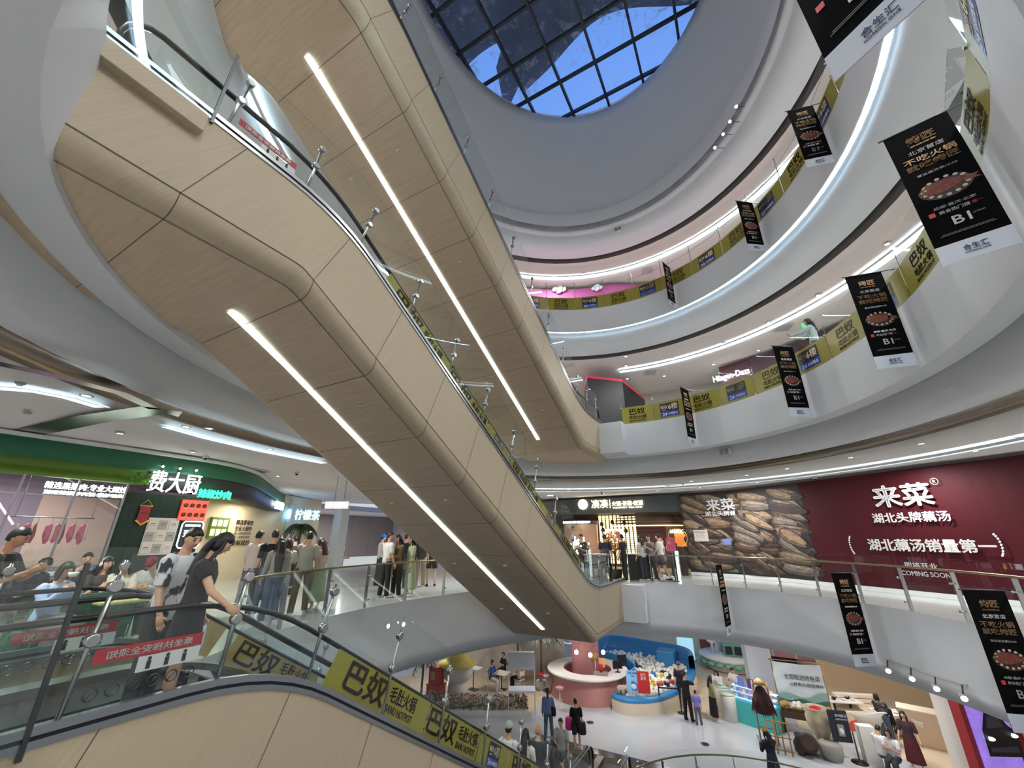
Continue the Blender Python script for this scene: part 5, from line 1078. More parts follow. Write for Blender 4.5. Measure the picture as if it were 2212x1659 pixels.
p = G3(1858, 1648); r = empty('menu_stand', p, 'black menu poster on a thin stand with round foot', 'sign'); b = MB(); b.lathe(p, [(.26, 0), (.26, .02), (.03, .04), (.022, .9)], blackm, 18); b.build('stand', r); c = p + V((-.35, 0, 1.0)); b = MB(); b.box(c, (.62, .04, .95), mat('poster_night', (34, 38, 50), .5), M.Rotation(.25, 3, 'Z')); b.build('panel', r); letters('贵州酸汤', c + V((.1, -.04, .33)), (.97, .25, 0), (0, 0, 1), .09, wht, r); letters('山野风味好吃', c + V((.1, -.04, .22)), (.97, .25, 0), (0, 0, 1), .06, wht, r); b = MB(); b.box(c + V((.02, -.03, -.12)), (.2, .02, .35), greyw, M.Rotation(.25, 3, 'Z')); b.ball(c + V((.02, -.05, -.15)), (.08, .02, .1), softw, 10, 6); b.build('picture', r)
# dining: white shell chairs, tables, sofa
def shell_chair(p, rz, lab, m_=softw):
    r = empty('tub_chair', p, lab, 'chair', 'white tub chairs in the dining area', rz); b = MB(); rows = []
    for i in range(13):
        a = -pi*.15 + pi*1.3*i/12; bk = .5 - .5*cos((i/12)*2*pi); rows.append([V((.3*cos(a), -.28*sin(a)*1.0, .4)), V((.4*cos(a), -.38*sin(a), .42)), V((.47*cos(a), -.46*sin(a), .62 + .1*bk)), V((.5*cos(a), -.5*sin(a), .66 + .24*bk)), V((.46*cos(a), -.46*sin(a), .67 + .24*bk)), V((.4*cos(a), -.4*sin(a), .55)), V((.3*cos(a), -.28*sin(a), .47))])
    b.grid(rows, m_, True, True); b.build('shell', r, True); b = MB(); b.lathe((0, 0, .38), [(.3, 0), (.36, .05), (.34, .11), (0, .13)], m_, 18); b.build('seat', r, True)
    for k in range(4): a = pi/4 + pi/2*k; b = MB(); b.tube([(.2*cos(a), .2*sin(a), .38), (.34*cos(a), .34*sin(a), 0)], .02, m_, 6); b.build('leg', r, True)
    return r
c1 = G3(1893, 1598); sc_ = shell_chair(c1, .6, 'white tub chair with a light cushion in front of the beige sofa'); sc_.scale = (1.25, 1.25, 1.2); c2 = copy_tree(sc_); c2.location = V((4.7, 25.0, G)); c2.rotation_euler.z = -2.2; c2['label'] = 'white tub chair behind the waitress in dark red'
def big_table(u, v, lab, w=1.4, d=.8):
    p = G3(u, v); r = empty('dining_table', p, lab, 'table'); b = MB(); b.box(p + V((0, 0, .74)), (w, d, .04), softw, M.Rotation(.35, 3, 'Z')); b.build('table_top', r); b = MB(); b.tube([p + V((-.3, -.1, 0)), p + V((-.3, -.1, .72))], .05, walnut, 8); b.tube([p + V((.3, .1, 0)), p + V((.3, .1, .72))], .05, walnut, 8); b.build('pedestal', r); return p
tp = big_table(1828, 1556, 'white dining table laid with crockery behind the woman in the spotted dress'); tq = big_table(1942, 1588, 'white dining table with dishes beside the seated woman')
for tp_, tl in ((tp, 'table behind the spotted dress'), (tq, 'table beside the seated woman')):
    for k in range(6):
        c = tp_ + V((-.45 + .18*k, .12*(-1)**k - .0 + .06*k - .15, .76)); t = empty('crockery', c, ('white bowl', 'dark soup pot', 'white cup')[k % 3] + ' on the white dining ' + tl, 'crockery', 'crockery on the ' + tl); b = MB(); b.lathe(c, [(.05, 0), ((.09, .1, .05)[k % 3], (.06, .09, .1)[k % 3]), ((.08, .09, .04)[k % 3], (.055, .085, .095)[k % 3]), (0, .02)], (softw, bl, softw)[k % 3], 14); b.build('bowl', t)
p = G3(1870, 1562); r = empty('sofa', p, 'long cream padded bench sofa between the two dining tables', 'sofa'); Q = M.Rotation(.35, 3, 'Z'); b = MB(); b.box(p + V((0, .1, .25)), (1.7, .7, .42), cream, Q); b.build('seat', r, bevel=.06); b = MB(); [b.box(p + Q @ V((0, .42, .5 + .18*k)), (1.7, .2, .17), cream, Q) for k in range(3)]; b.build('backrest', r, bevel=.04)
p = G3(2010, 1620); r = empty('divider_cabinet', p, 'big plain beige cabinet block right of the waitress', 'cabinet'); b = MB(); b.box(p + V((.2, .5, .55)), (1.5, .7, 1.1), mat('beige_block', (216, 190, 160), .6), M.Rotation(-.2, 3, 'Z')); b.build('body', r, bevel=.03); b = MB(); b.box(p + V((.2, .5, 1.12)), (1.54, .74, .05), cream, M.Rotation(-.2, 3, 'Z')); b.build('top', r)
p = G3(1842, 1612); r = empty('floor_cushion', p, 'red and white triangular display board by the menu stand', 'board'); b = MB(); b.prism([p + V((-.35, 0, .5)), p + V((.3, .1, .45)), p + V((.35, .1, .85))], (0, .05, .02), mat('coral_red', (206, 84, 60), .5)); b.prism([p + V((-.3, 0, 0)), p + V((.3, .1, 0)), p + V((.3, .1, .45)), p + V((-.35, 0, .5))], (0, .04, 0), softw); b.build('panel', r)
# wall art at the back right and slim white pillar, LED screen
p = V((1.2, 33.3, G + 1.9)); r = empty('wall_picture', p, 'row of arched panels with red discs and black triangles at the back', 'wall art'); b = MB(); b.box(p, (3.6, .08, 2.6), mat('art_pink', (206, 150, 140), .6)); b.build('panel', r); b = MB(); b.box(p + V((-1.2, -.06, 0)), (.08, .04, 2.6), softw); b.box(p + V((0, -.06, 0)), (.08, .04, 2.6), softw); b.box(p + V((1.2, -.06, 0)), (.08, .04, 2.6), softw); b.build('strip', r); b = MB(); [b.lathe(p + V((-.6 + 1.2*k, -.06, .5)), [(.4, 0), (.4, .03), (0, .03)], redp, 20, M.Rotation(pi/2, 3, 'X')) for k in range(2)]; [b.prism([p + V((-.9 + 1.2*k, -.12, .1)), p + V((-.3 + 1.2*k, -.12, .1)), p + V((-.6 + 1.2*k, -.12, .5))], (0, .03, 0), bl) for k in range(2)]; b.build('shapes', r)
b = MB(); b.quad((2, 31, G), (8.5, 29, G), (8.5, 29, G + 3.9), (2, 31, G + 3.9), mat('tan_wall', (206, 180, 146), .7)); struct('wall_dining', b)
pc = G3(1893, 1659); b = MB(); b.box((pc.x, pc.y + .35, G + .55), (.5, .3, 1.1), softw, M.Rotation(.3, 3, 'Z')); struct('wall_post', b)
pL = G3(2010, 1640); b = MB(); b.box((5.3, 22.9, G + 1.9), (.9, .9, 3.9), softw, M.Rotation(-.4, 3, 'Z')); struct('wall_post', b)
led = mat('led_screen', (120, 96, 176), .4, 0, .9, noise=(1.2, 1.2, 2.2), vary=.9)
q0, q1 = V((5.35, 22.2, 0)), V((6.7, 23.4, 0)); ex = (q1 - q0).normalized(); Q = M.Rotation(math.atan2(ex.y, ex.x), 3, 'Z'); c = (q0 + q1)/2 + V((0, 0, G + 1.9)); r = empty('led_screen', c - V((0, 0, 1.9)), 'violet glowing advertising screen with a dark car picture in a red frame', 'screen')
b = MB(); b.box(c, (2.4, .3, 3.9), mat('screen_red', (150, 40, 44), .5), Q); b.build('frame', r); b = MB(); b.box(c - V((0, .2, 0)), (1.7, .1, 3.5), led, Q); scn = b.build('screen', r)
b = MB(); n_ = V((ex.y, -ex.x, 0)); o = c + n_*.26 - V((0, 0, .5)); b.add([o + ex*x_ + V((0, 0, z_)) for x_, z_ in ((-.75, -.6), (.75, -.75), (.8, -.1), (.45, .15), (.2, .5), (-.4, .55), (-.7, .1))], [tuple(range(7))], bl); b.add([o + ex*x_ + V((0, 0, z_)) + n_*.006 for x_, z_ in ((-.5, .12), (.3, .1), (.12, .42), (-.34, .46))], [(0, 1, 2, 3)], mat('windscreen_grey', (70, 72, 96), .4)); b.add([o + ex*x_ + V((0, 0, z_)) + n_*.006 for x_, z_ in ((-.6, -.5), (.6, -.62), (.6, -.45), (-.6, -.38))], [(0, 1, 2, 3)], mat('windscreen_grey', (70, 72, 96), .4)); b.build('car_picture', scn); b = MB(); [b.ball(o + ex*x_ + V((0, 0, -.15)) + n_*.02, (.12, .03, .06), lit, 10, 6) for x_ in (-.5, .55)]; b.build('headlamp', scn)
# floor drains
for u, v in ((1275, 1561), (1523, 1608)):
    p = G3(u, v); r = empty('floor_outlet', p, 'small dark round floor outlet ' + ('near the boy with the pink bag' if u < 1400 else 'beside the lower glass railing'), 'floor outlet'); b = MB(); b.lathe(p, [(.16, 0), (.16, .012), (.1, .015)], darksteel, 18); b.build('ring', r); b = MB(); b.lathe(p + V((0, 0, .002)), [(.1, .0), (.1, .012), (0, .012)], softw, 14); b.build('cover', r)
# lower railing around the opening at the bottom of the picture
railing(C3, S3, G, [-66 + 16*i for i in range(9)], None, 'lower glass railing with bronze handrail beside the dark granite band', 1.2, 'rail')
# ================================================================ PEOPLE
skin_m = mat('skin', (214, 168, 140), .55, spec=.3); skin2 = mat('skin_tan', (190, 140, 112), .55, spec=.3); hairm = mat('hair_black', (24, 20, 20), .45, bump=(60, .3)); hairb = mat('hair_brown', (58, 40, 32), .45, bump=(60, .3)); lipm = mat('lips', (176, 96, 92), .5); eyem = mat('eye_dark', (30, 22, 20), .3)
CL = {}
def cloth(c, rough=.8):
    k = 'cloth_%d_%d_%d' % c
    return mat(k, c, rough, bump=(14, .25))
def remesh(o, vox):
    m = o.modifiers.new('r', 'REMESH'); m.mode = 'VOXEL'; m.voxel_size = vox; m.use_smooth_shade = True
    sm = o.modifiers.new('s', 'SMOOTH'); sm.factor = .5; sm.iterations = 2
    bpy.context.view_layer.update()
    me = bpy.data.meshes.new_from_object(o.evaluated_get(bpy.context.evaluated_depsgraph_get())); old = o.data; o.modifiers.clear(); o.data = me; bpy.data.meshes.remove(old)
    me.polygons.foreach_set('use_smooth', [True]*len(me.polygons)); return o
def rotx(a): return M.Rotation(a, 3, 'X')
class Body:
    """joint positions of a figure 1.72 m tall, facing +y, feet on z = 0"""
    def __init__(s, P):
        s.P = P; lean = R(P.get('lean', 0)); side = R(P.get('side', 0)); twist = M.Rotation(R(P.get('twist', 0)), 3, 'Z')
        T = twist @ M.Rotation(side, 3, 'Y') @ rotx(-lean)
        s.T = T; legs = {}
        for sd, k in ((1, 'rl'), (-1, 'll')):
            f, kn, out = (list(P.get(k, (0, 0, 3))) + [3])[:3]
            h = V((.09*sd, 0, 0)); q = M.Rotation(R(-out*sd), 3, 'Y') @ rotx(R(f)); d1 = q @ V((0, 0, -1)); q2 = M.Rotation(R(-out*sd), 3, 'Y') @ rotx(R(f - kn)); d2 = q2 @ V((0, 0, -1))
            knp = h + d1*.43; an = knp + d2*.41; fd = (q2 @ V((0, 1, 0))); fd = V((fd.x, fd.y, min(0, fd.z*.5))) if True else fd
            fd = V((.12*sd, max(fd.y, .3), -.05)).normalized(); legs[k] = [h, knp, an, an + fd*.16 + V((0, 0, -.05))]
        low = min(min(l[2].z - .08 for l in legs.values()), P.get('low', 9))
        up = V((0, 0, -low if 'pelvis' not in P else P['pelvis']))
        s.legs = {k: [p + up for p in l] for k, l in legs.items()}
        s.pel = up; t = T @ V((0, 0, 1)); s.t = t
        s.waist = up + (T @ V((0, 0, .16)))*.8 ; s.chest = up + T @ V((0, .01, .36)); s.neck = up + T @ V((0, 0, .53)); s.shc = up + T @ V((0, 0, .475))
        hp, hy = P.get('head', (0, 0)); HT = M.Rotation(R(hy), 3, 'Z') @ T @ rotx(R(-hp)); s.HT = HT; s.head = s.neck + (T @ V((0, .015, .06))) + HT @ V((0, .025, .115))
        s.arms = {}
        for sd, k in ((1, 'ra'), (-1, 'la')):
            f, o, e, inn = (list(P.get(k, (5, 8, 12, 0))) + [0, 0])[:4]
            sh = s.shc + T @ V((.175*sd, 0, 0)); B = T if not P.get('armfree') else twist
            q = B @ M.Rotation(R(-o*sd), 3, 'Y') @ rotx(R(f)); d1 = q @ V((0, 0, -1)); q2 = B @ M.Rotation(R(-o*sd), 3, 'Y') @ M.Rotation(R(inn*sd), 3, 'Z') @ rotx(R(f + e)); d2 = q2 @ V((0, 0, -1))
            el = sh + d1*.29; wr = el + d2*.245; s.arms[k] = [sh, el, wr, d2, q2 @ V((sd*-1, 0, 0)), q2 @ V((0, 1, 0))]
def loft_limb(mb, pts, rad, m, seg=8, up=None):
    """smooth tapered limb through joints"""
    out, rr = [], []
    n = len(pts)
    for i in range(n - 1):
        for k in range(4):
            t = k/4; out.append(pts[i].lerp(pts[i + 1], t)); a, c = rad[i], rad[i + 1]
            rr.append((a[0] + (c[0] - a[0])*t, a[1] + (c[1] - a[1])*t) if isinstance(a, tuple) else a + (c - a)*t)
    out.append(pts[-1]); rr.append(rad[-1]); mb.tube(out, rr, m, seg, up=up)
def torso(mb, B, m, g=0.0, top=True, lo=-.1, fem=False, seg=14):
    T = B.T; up = B.pel
    pr = [(-.1, .13, .095), (-.02, .165, .11), (.06, .158, .108), (.17, .128 if fem else .145, .09), (.28, .145, .102), (.38, .165, .108), (.45, .165, .095), (.49, .12, .08), (.515, .07, .065)]
    rows = []
    for z, a, b_ in pr:
        if z < lo: continue
        if not top and z > .5: continue
        rows.append([up + T @ V(((a + g)*cos(2*pi*k/seg), (b_ + g)*sin(2*pi*k/seg) + (.01 if .25 < z < .45 else 0), z + (g*.4 if z > .48 else 0))) for k in range(seg)])
    mb.grid(rows, m, True, True, True, True)
def hand(mb, w, d, side, nrm, m, sd, curl=25, full=True):
    """palm, four fingers of different lengths and a thumb leaving the side of the palm"""
    d = d.normalized(); side = (side - d*side.dot(d)).normalized(); n = d.cross(side).normalized()
    mb.tube([w - d*.02, w + d*.03, w + d*.085], [(.028, .02), (.04, .018), (.038, .014)], m, 8, up=n)
    for i, (o, l) in enumerate(((-.027, .062), (-.009, .074), (.010, .069), (.028, .054))):
        p = w + d*.085 + side*o; c1 = R(curl*.6 + 4*i); f1 = d*cos(c1) + nrm.normalized()*sin(c1); c2 = R(curl*1.5 + 5*i); f2 = d*cos(c2) + nrm.normalized()*sin(c2)
        mb.tube([p - d*.01, p + f1*l*.5, p + f1*l*.5 + f2*l*.5], [.0095, .0088, .0065], m, 6)
    p = w + d*.025 + side*.033; td = (d*.75 + side*.6 + nrm.normalized()*.35).normalized()
    mb.tube([p - side*.012, p + td*.035, p + td*.035 + (d*.9 + nrm.normalized()*.4).normalized()*.032], [.013, .0115, .0085], m, 6)
def headmesh(mb, B, m, seg=20, rings=14):
    def shape(d, p):
        jaw = 1 - .26*max(0, -d.z - .1); p = V((p.x*jaw, p.y*(1 - .1*max(0, -d.z)), p.z))
        if d.y > 0: p.y *= .93 if abs(d.x) < .75 else .95
        if d.y > .7 and -.3 < d.z < .2 and abs(d.x) < .22: p.y += .018*(1 - abs(d.x)/.22)*(1 - abs(d.z + .1)/.3)
        if d.y > .5 and d.z < -.75: p.y += .006
        return B.HT @ p
    mb.ball(B.head, (.073, .092, .112), m, seg, rings, None, shape)
    for s in (-1, 1): mb.ball(B.head + B.HT @ V((.073*s, -.005, -.005)), (.012, .022, .032), m, 8, 6, B.HT)
    mb.tube([B.head + B.HT @ V((0, .08, .02)), B.head + B.HT @ V((0, .098, -.022)), B.head + B.HT @ V((0, .084, -.032))], [.008, .015, .008], m, 6)
def face(B, par):
    H = B.HT; c = B.head
    for s in (-1, 1):
        mb = MB()
        mb.ball(c + H @ V((.03*s, .077, .008)), (.014, .008, .0065), eyem, 8, 6, H)
        mb.tube([c + H @ V((.016*s, .083, .028)), c + H @ V((.032*s, .081, .034)), c + H @ V((.048*s, .071, .029))], [.003, .004, .002], hairm, 5)
        mb.build('eye', par, True)
    mb = MB()
    mb.tube([c + H @ V((-.022, .076, -.056)), c + H @ V((0, .083, -.055)), c + H @ V((.022, .076, -.056))], [.003, .0065, .003], lipm, 6); mb.build('mouth', par, True)
def hair(B, par, style, m):
    H = B.HT; c = B.head; mb = MB(); g = 1.1 if style in ('short', 'cap') else 1.15
    def shp(d, p):
        f = g + .03*sin(7*d.x + 3*d.z)*sin(5*d.y); low = -.05 if style in ('short', 'cap', 'bald') else -.45
        if d.y > .18 and d.z < .44 - .1*abs(d.x): f = .86
        elif d.y > -.35 and abs(d.x) > .6 and d.z < -.1 and style in ('short', 'cap'): f = .9
        elif d.z < (low - .4 if d.y < -.1 else low): f = .88
        return H @ (p*f + V((0, -.004, .006)))
    mb.ball(c, (.074, .094, .113), m, 22, 16, None, shp)
    if style in ('long', 'midlong'):
        L_ = .52 if style == 'long' else .3; pts = [c + H @ V((0, -.055, .06)), c + H @ V((0, -.1, -.05)), B.neck + B.T @ V((0, -.085, -.02)), B.neck + B.T @ V((0, -.115, -.15))] + ([B.neck + B.T @ V((0, -.12, -L_ + .08))] if style == 'long' else [])
        loft_limb(mb, pts, [(.05, .03), (.09, .05), (.1, .045), (.105, .035)] + ([(.07, .02)] if style == 'long' else []), m, 10, up=B.T @ V((0, 1, 0)))
        for s in (-1, 1): loft_limb(mb, [c + H @ V((.06*s, .0, .06)), c + H @ V((.083*s, .012, -.04)), B.neck + B.T @ V((.095*s, .015, -.04))], [.02, .026, .018], m, 6)
    elif style == 'bob':
        for s in (-1, 1): loft_limb(mb, [c + H @ V((.05*s, .01, .08)), c + H @ V((.082*s, .02, -.02)), c + H @ V((.075*s, .02, -.13))], [.03, .034, .02], m, 7)
        mb.ball(c + H @ V((0, -.045, -.05)), (.085, .06, .09), m, 12, 8, H)
    elif style == 'pony':
        loft_limb(mb, [c + H @ V((0, -.09, .05)), c + H @ V((0, -.15, .02)), c + H @ V((0, -.15, -.12)), c + H @ V((0, -.13, -.24))], [.02, .04, .035, .008], m, 8)
    elif style == 'bun': mb.ball(c + H @ V((0, -.07, .11)), .05, m, 10, 8)
    return mb.build('hair', par, True)
def person(label, loc, rz, h=1.70, P=None, top=(200, 200, 200), sleeve=.45, bottom='trousers', bcol=(40, 42, 50), style='short', hm=None, fem=False, shoes=(230, 230, 228), vox=.016, sk=None, group=None, topm=None, toplen=-.08, cat='person', cap=None):
    P = P or {}; B = Body(P); sk = sk or skin_m; k = h/1.72
    mb = MB(); torso(mb, B, sk, 0, True, -.1, fem); headmesh(mb, B, sk); mb.tube([B.neck - B.t*.05, B.neck + B.T @ V((0, .01, .06)), B.head + B.HT @ V((0, -.02, -.06))], [.062, .052, .05], sk, 10)
    for a in B.arms.values(): loft_limb(mb, [a[0] - (a[0] - B.shc)*.12, a[1], a[2]], [.05, .039, .026], sk, 8); mb.ball(a[0], .052, sk, 8, 6)
    for l in B.legs.values():
        loft_limb(mb, [l[0] + V((0, 0, .03)), l[1], l[2]], [.085, .052, .036], sk, 10); mb.ball(l[1].lerp(l[2], .3) - (l[3] - l[2]).normalized()*.018, (.05, .05, .09), sk, 8, 6); mb.tube([l[2] - V((0, 0, .01)), l[2].lerp(l[3], .5) - V((0, 0, .01)), l[3]], [(.034, .04), (.04, .028), (.032, .018)], sk, 8)
    o = mb.build('person'); remesh(o, vox)
    o.data.materials.clear(); o.data.materials.append(sk)
    hmb = MB()
    for sd, kk in ((1, 'ra'), (-1, 'la')): a = B.arms[kk]; hand(hmb, a[2], a[3], a[5]*1.0, -a[4]*-1 if False else a[4], sk, sd, P.get('curl', 28))
    ho = hmb.build('h'); bm = bmesh.new(); bm.from_mesh(o.data); bm.from_mesh(ho.data); bm.to_mesh(o.data); bm.free(); bpy.data.objects.remove(ho)
    o.data.polygons.foreach_set('use_smooth', [True]*len(o.data.polygons))
    tagit(o, label, cat, group); o.location = loc; o.rotation_euler = (0, 0, rz); o.scale = (k, k, k)
    face(B, o); hair(B, o, style, hm or hairm)
    # clothes
    if top is not None:
        tm = topm or cloth(top); mb = MB(); torso(mb, B, tm, .02, True, toplen, fem)
        for a in B.arms.values():
            if sleeve <= 0: continue
            pts = [a[0] - (a[0] - B.shc)*.25, a[0], a[1], a[2]] if sleeve >= 1 else [a[0] - (a[0] - B.shc)*.25, a[0], a[0].lerp(a[1], .35 + sleeve)]
            loft_limb(mb, pts, ([.07, .07, .058, .042] if sleeve >= 1 else [.07, .075, .066]), tm, 10)
        c = mb.build('shirt' if not (bottom == 'dress') else 'dress_top', o, True)
        if vox < .013: remesh(c, vox*1.15); c.data.materials.clear(); c.data.materials.append(tm)
    bmt = cloth(bcol)
    def ring_(p, x, y, T): return [p + T @ V((x*cos(2*pi*q/16), y*sin(2*pi*q/16), 0)) for q in range(16)]
    mb = MB()
    if bottom in ('trousers', 'shorts'):
        torso(mb, B, bmt, .012, False, -.1) if False else None
        rows = [ring_(B.pel + B.T @ V((0, 0, z)), a, b_, B.T) for z, a, b_ in ((-.11, .12, .09), (-.03, .178, .125), (.06, .172, .122), (.12, .155, .112))]; mb.grid(rows, bmt, True, True, True, True)
        for l in B.legs.values():
            if bottom == 'trousers': loft_limb(mb, [l[0] + V((0, 0, .03)), l[1], l[2] + (l[2] - l[1]).normalized()*.03], [.1, .075, .066], bmt, 10)
            else: loft_limb(mb, [l[0] + V((0, 0, .03)), l[0].lerp(l[1], P.get('shortlen', .8))], [.103, .095], bmt, 10)
        c = mb.build(bottom, o, True)
        if vox < .013: remesh(c, vox*1.15); c.data.materials.clear(); c.data.materials.append(bmt)
    elif bottom in ('skirt', 'miniskirt', 'dress'):
        kz = {'skirt': .82, 'dress': .8, 'miniskirt': .36}[bottom]; L = list(B.legs.values()); kn = (L[0][1] + L[1][1])/2; an = (L[0][2] + L[1][2])/2; wid = (L[0][1] - L[1][1]).length/2
        path_ = [B.pel + B.T @ V((0, 0, .14)), B.pel + B.T @ V((0, 0, 0)), B.pel.lerp(kn, .55), kn, kn.lerp(an, .7)]; rad = [(.15, .11), (.185, .135), (.19 + wid*.3, .15), (.19 + wid*.5, .16), (.2 + wid*.6, .17)]
        nn = {'miniskirt': 3, 'skirt': 5, 'dress': 5}[bottom]; loft_limb(mb, path_[:nn], rad[:nn], bmt, 16, up=V((0, 1, 0))); mb.build('skirt', o, True)
    sm = cloth(shoes, .5)
    for l in B.legs.values():
        mb = MB(); fd = (l[3] - l[2]); fd.z = 0; fd = fd.normalized(); b0 = V((l[2].x, l[2].y, l[2].z - .055))
        mb.tube([b0 - fd*.055 + V((0, 0, .01)), b0 + V((0, 0, .015)), b0 + fd*.1, b0 + fd*.19], [(.035, .042), (.042, .05), (.045, .036), (.03, .022)], sm, 10, up=V((0, 0, 1))); mb.build('shoe', o, True)
    if style == 'cap' or cap:
        cm = cloth(cap[1]); mb = MB(); H = B.HT
        def cs(d, p): return H @ (p if d.z > .12 else V((p.x*.98, p.y*.98, .013)))
        mb.ball(B.head + H @ V((0, -.004, .018)), (.091, .113, .128), cm, 18, 12, None, cs)
        if cap[0] == 'cap': mb.grid([[B.head + H @ V((.07*sin(t), .075*cos(t) + r_*cos(t), .035 - r_*.12)) for t in [-1 + 2*q/8 for q in range(9)]] for r_ in (0, .07)], cm)
        mb.build('cap' if cap[0] == 'cap' else 'helmet', o, True)
    o['_k'] = k
    PB[o.name] = (o, B); return o
PB = {}
def world_pt(o, p): return o.location + M.Rotation(o.rotation_euler.z, 3, 'Z') @ (p*o.scale.x)
def facing(p, q): d = V(q) - V(p); return math.atan2(-d.x, d.y)
def at_dep(u, v, dep): return V((0, 0, CAM_H)) + px(u, v)*dep
def floorpt(u, v, dep, z=0.0): p = at_dep(u, v, dep); return V((p.x, p.y, z))
def bag(o, k, col, label, size=(.3, .12, .28), drop=.32, name='tote_bag', off=(0, 0, 0), strap=True):
    """a bag hung from a hand or shoulder joint; a thing of its own"""
    B = PB[o.name][1]; p = (B.arms[k][2] + B.arms[k][3]*.06) if k in B.arms else V(k); p = world_pt(o, p) + V(off); m = cloth(col, .6)
    r = empty(name, p - V((0, 0, drop + size[2]/2)), label, 'bag', None, o.rotation_euler.z); b = MB(); w, d, hh = size
    rows = [[V((w/2*f*cos(t)*(1 if abs(cos(t)) < .7 else .95), d/2*f*sin(t), z)) for t in [2*pi*q/14 for q in range(14)]] for z, f in ((0, .8), (.05, 1), (hh*.8, .95), (hh, .8))]
    b.grid(rows, m, True, True, True, True); b.build('body', r, True)
    if strap: b = MB(); b.tube([(-w*.3, 0, hh*.95), (-w*.15, 0, hh + drop*.6), (0, 0, size[2]/2 + drop), (w*.15, 0, hh + drop*.6), (w*.3, 0, hh*.95)], .01, m, 6); b.build('strap', r, True)
    return r
def phone(o, k='ra', label='phone', col=(24, 24, 28)):
    B = PB[o.name][1]; a = B.arms[k]; p = a[2] + a[3]*.1; q = world_pt(o, p); r = empty('phone', q, label, 'phone', None, o.rotation_euler.z); b = MB(); b.box(V((0, .03, .04)), (.075, .012, .15), mat('phone_case_%d' % col[0], col, .3), rotx(R(-35))); b.build('case', r, True); b = MB(); b.box(V((0, .025, .044)), (.066, .006, .135), mat('phone_screen', (120, 150, 190), .3, 0, .4), rotx(R(-35))); b.build('screen', r, True); return r
SIT = dict(rl=(82, 84, 6), ll=(84, 86, 6)); STAND = dict(rl=(2, 3, 3), ll=(-3, 2, 3))
def pose(base, **k): d = dict(base); d.update(k); return d
HOLD = dict(ra=(28, 10, 95, 30), la=(28, 10, 95, 30))
# ---- couple at the head of the down escalator
ez = .12
woman = person('woman in black sleeveless top and black skirt, hand on the escalator handrail', V((-4.98, 2.33, .05)), R(-36), 1.64, pose(STAND, head=(24, 14), lean=4, ra=(34, 16, 22, 0), la=(4, 6, 10)), (18, 20, 28), .12, 'miniskirt', (24, 26, 32), 'midlong', None, True, (30, 30, 34), .0105)
man = person('man in black and white patterned shirt beside the woman in black', V((-5.45, 2.3, .05)), R(-62), 1.69, pose(STAND, head=(14, -20), lean=5, ra=(10, 8, 20), la=(6, 8, 12)), (226, 226, 228), .5, 'trousers', (58, 60, 64), 'short', None, False, (220, 220, 220), .0105, None, None, None, -.1)
m = bpy.data.materials.new('ink_wash_shirt'); m.use_nodes = True; n = m.node_tree.nodes; L = m.node_tree.links; bs_ = n['Principled BSDF']; tc_ = n.new('ShaderNodeTexCoord'); mp = n.new('ShaderNodeMapping'); mp.inputs['Scale'].default_value = (9, 9, 4); mp.inputs['Rotation'].default_value = (.5, .4, .3); no = n.new('ShaderNodeTexNoise'); no.inputs['Scale'].default_value = 1.0; no.inputs['Detail'].default_value = 3; rr_ = n.new('ShaderNodeValToRGB'); rr_.color_ramp.elements[0].position = .52; rr_.color_ramp.elements[0].color = (.72, .72, .74, 1); rr_.color_ramp.elements[1].position = .56; rr_.color_ramp.elements[1].color = (.012, .014, .025, 1)
L.new(tc_.outputs['Object'], mp.inputs[0]); L.new(mp.outputs[0], no.inputs['Vector']); L.new(no.outputs['Fac'], rr_.inputs[0]); L.new(rr_.outputs[0], bs_.inputs['Base Color']); bs_.inputs['Roughness'].default_value = .8
for ch in man.children:
    if ch.name.startswith('shirt'): ch.data.materials.clear(); ch.data.materials.append(m)
r = bag(woman, 'la', (196, 200, 208), 'white carrier bag held by the woman in black', (.26, .1, .24), .14, 'carrier_bag')
# glasses on the man's face
# ---- man at the left edge
person('man in black with dark curly hair, cut by the left edge of the picture', floorpt(8, 1200, 4.7), R(-35), 1.74, pose(STAND, head=(14, 0), **HOLD), (20, 20, 22), .5, 'trousers', (28, 28, 32), 'short', None, False, (40, 40, 42), .0125, skin2)
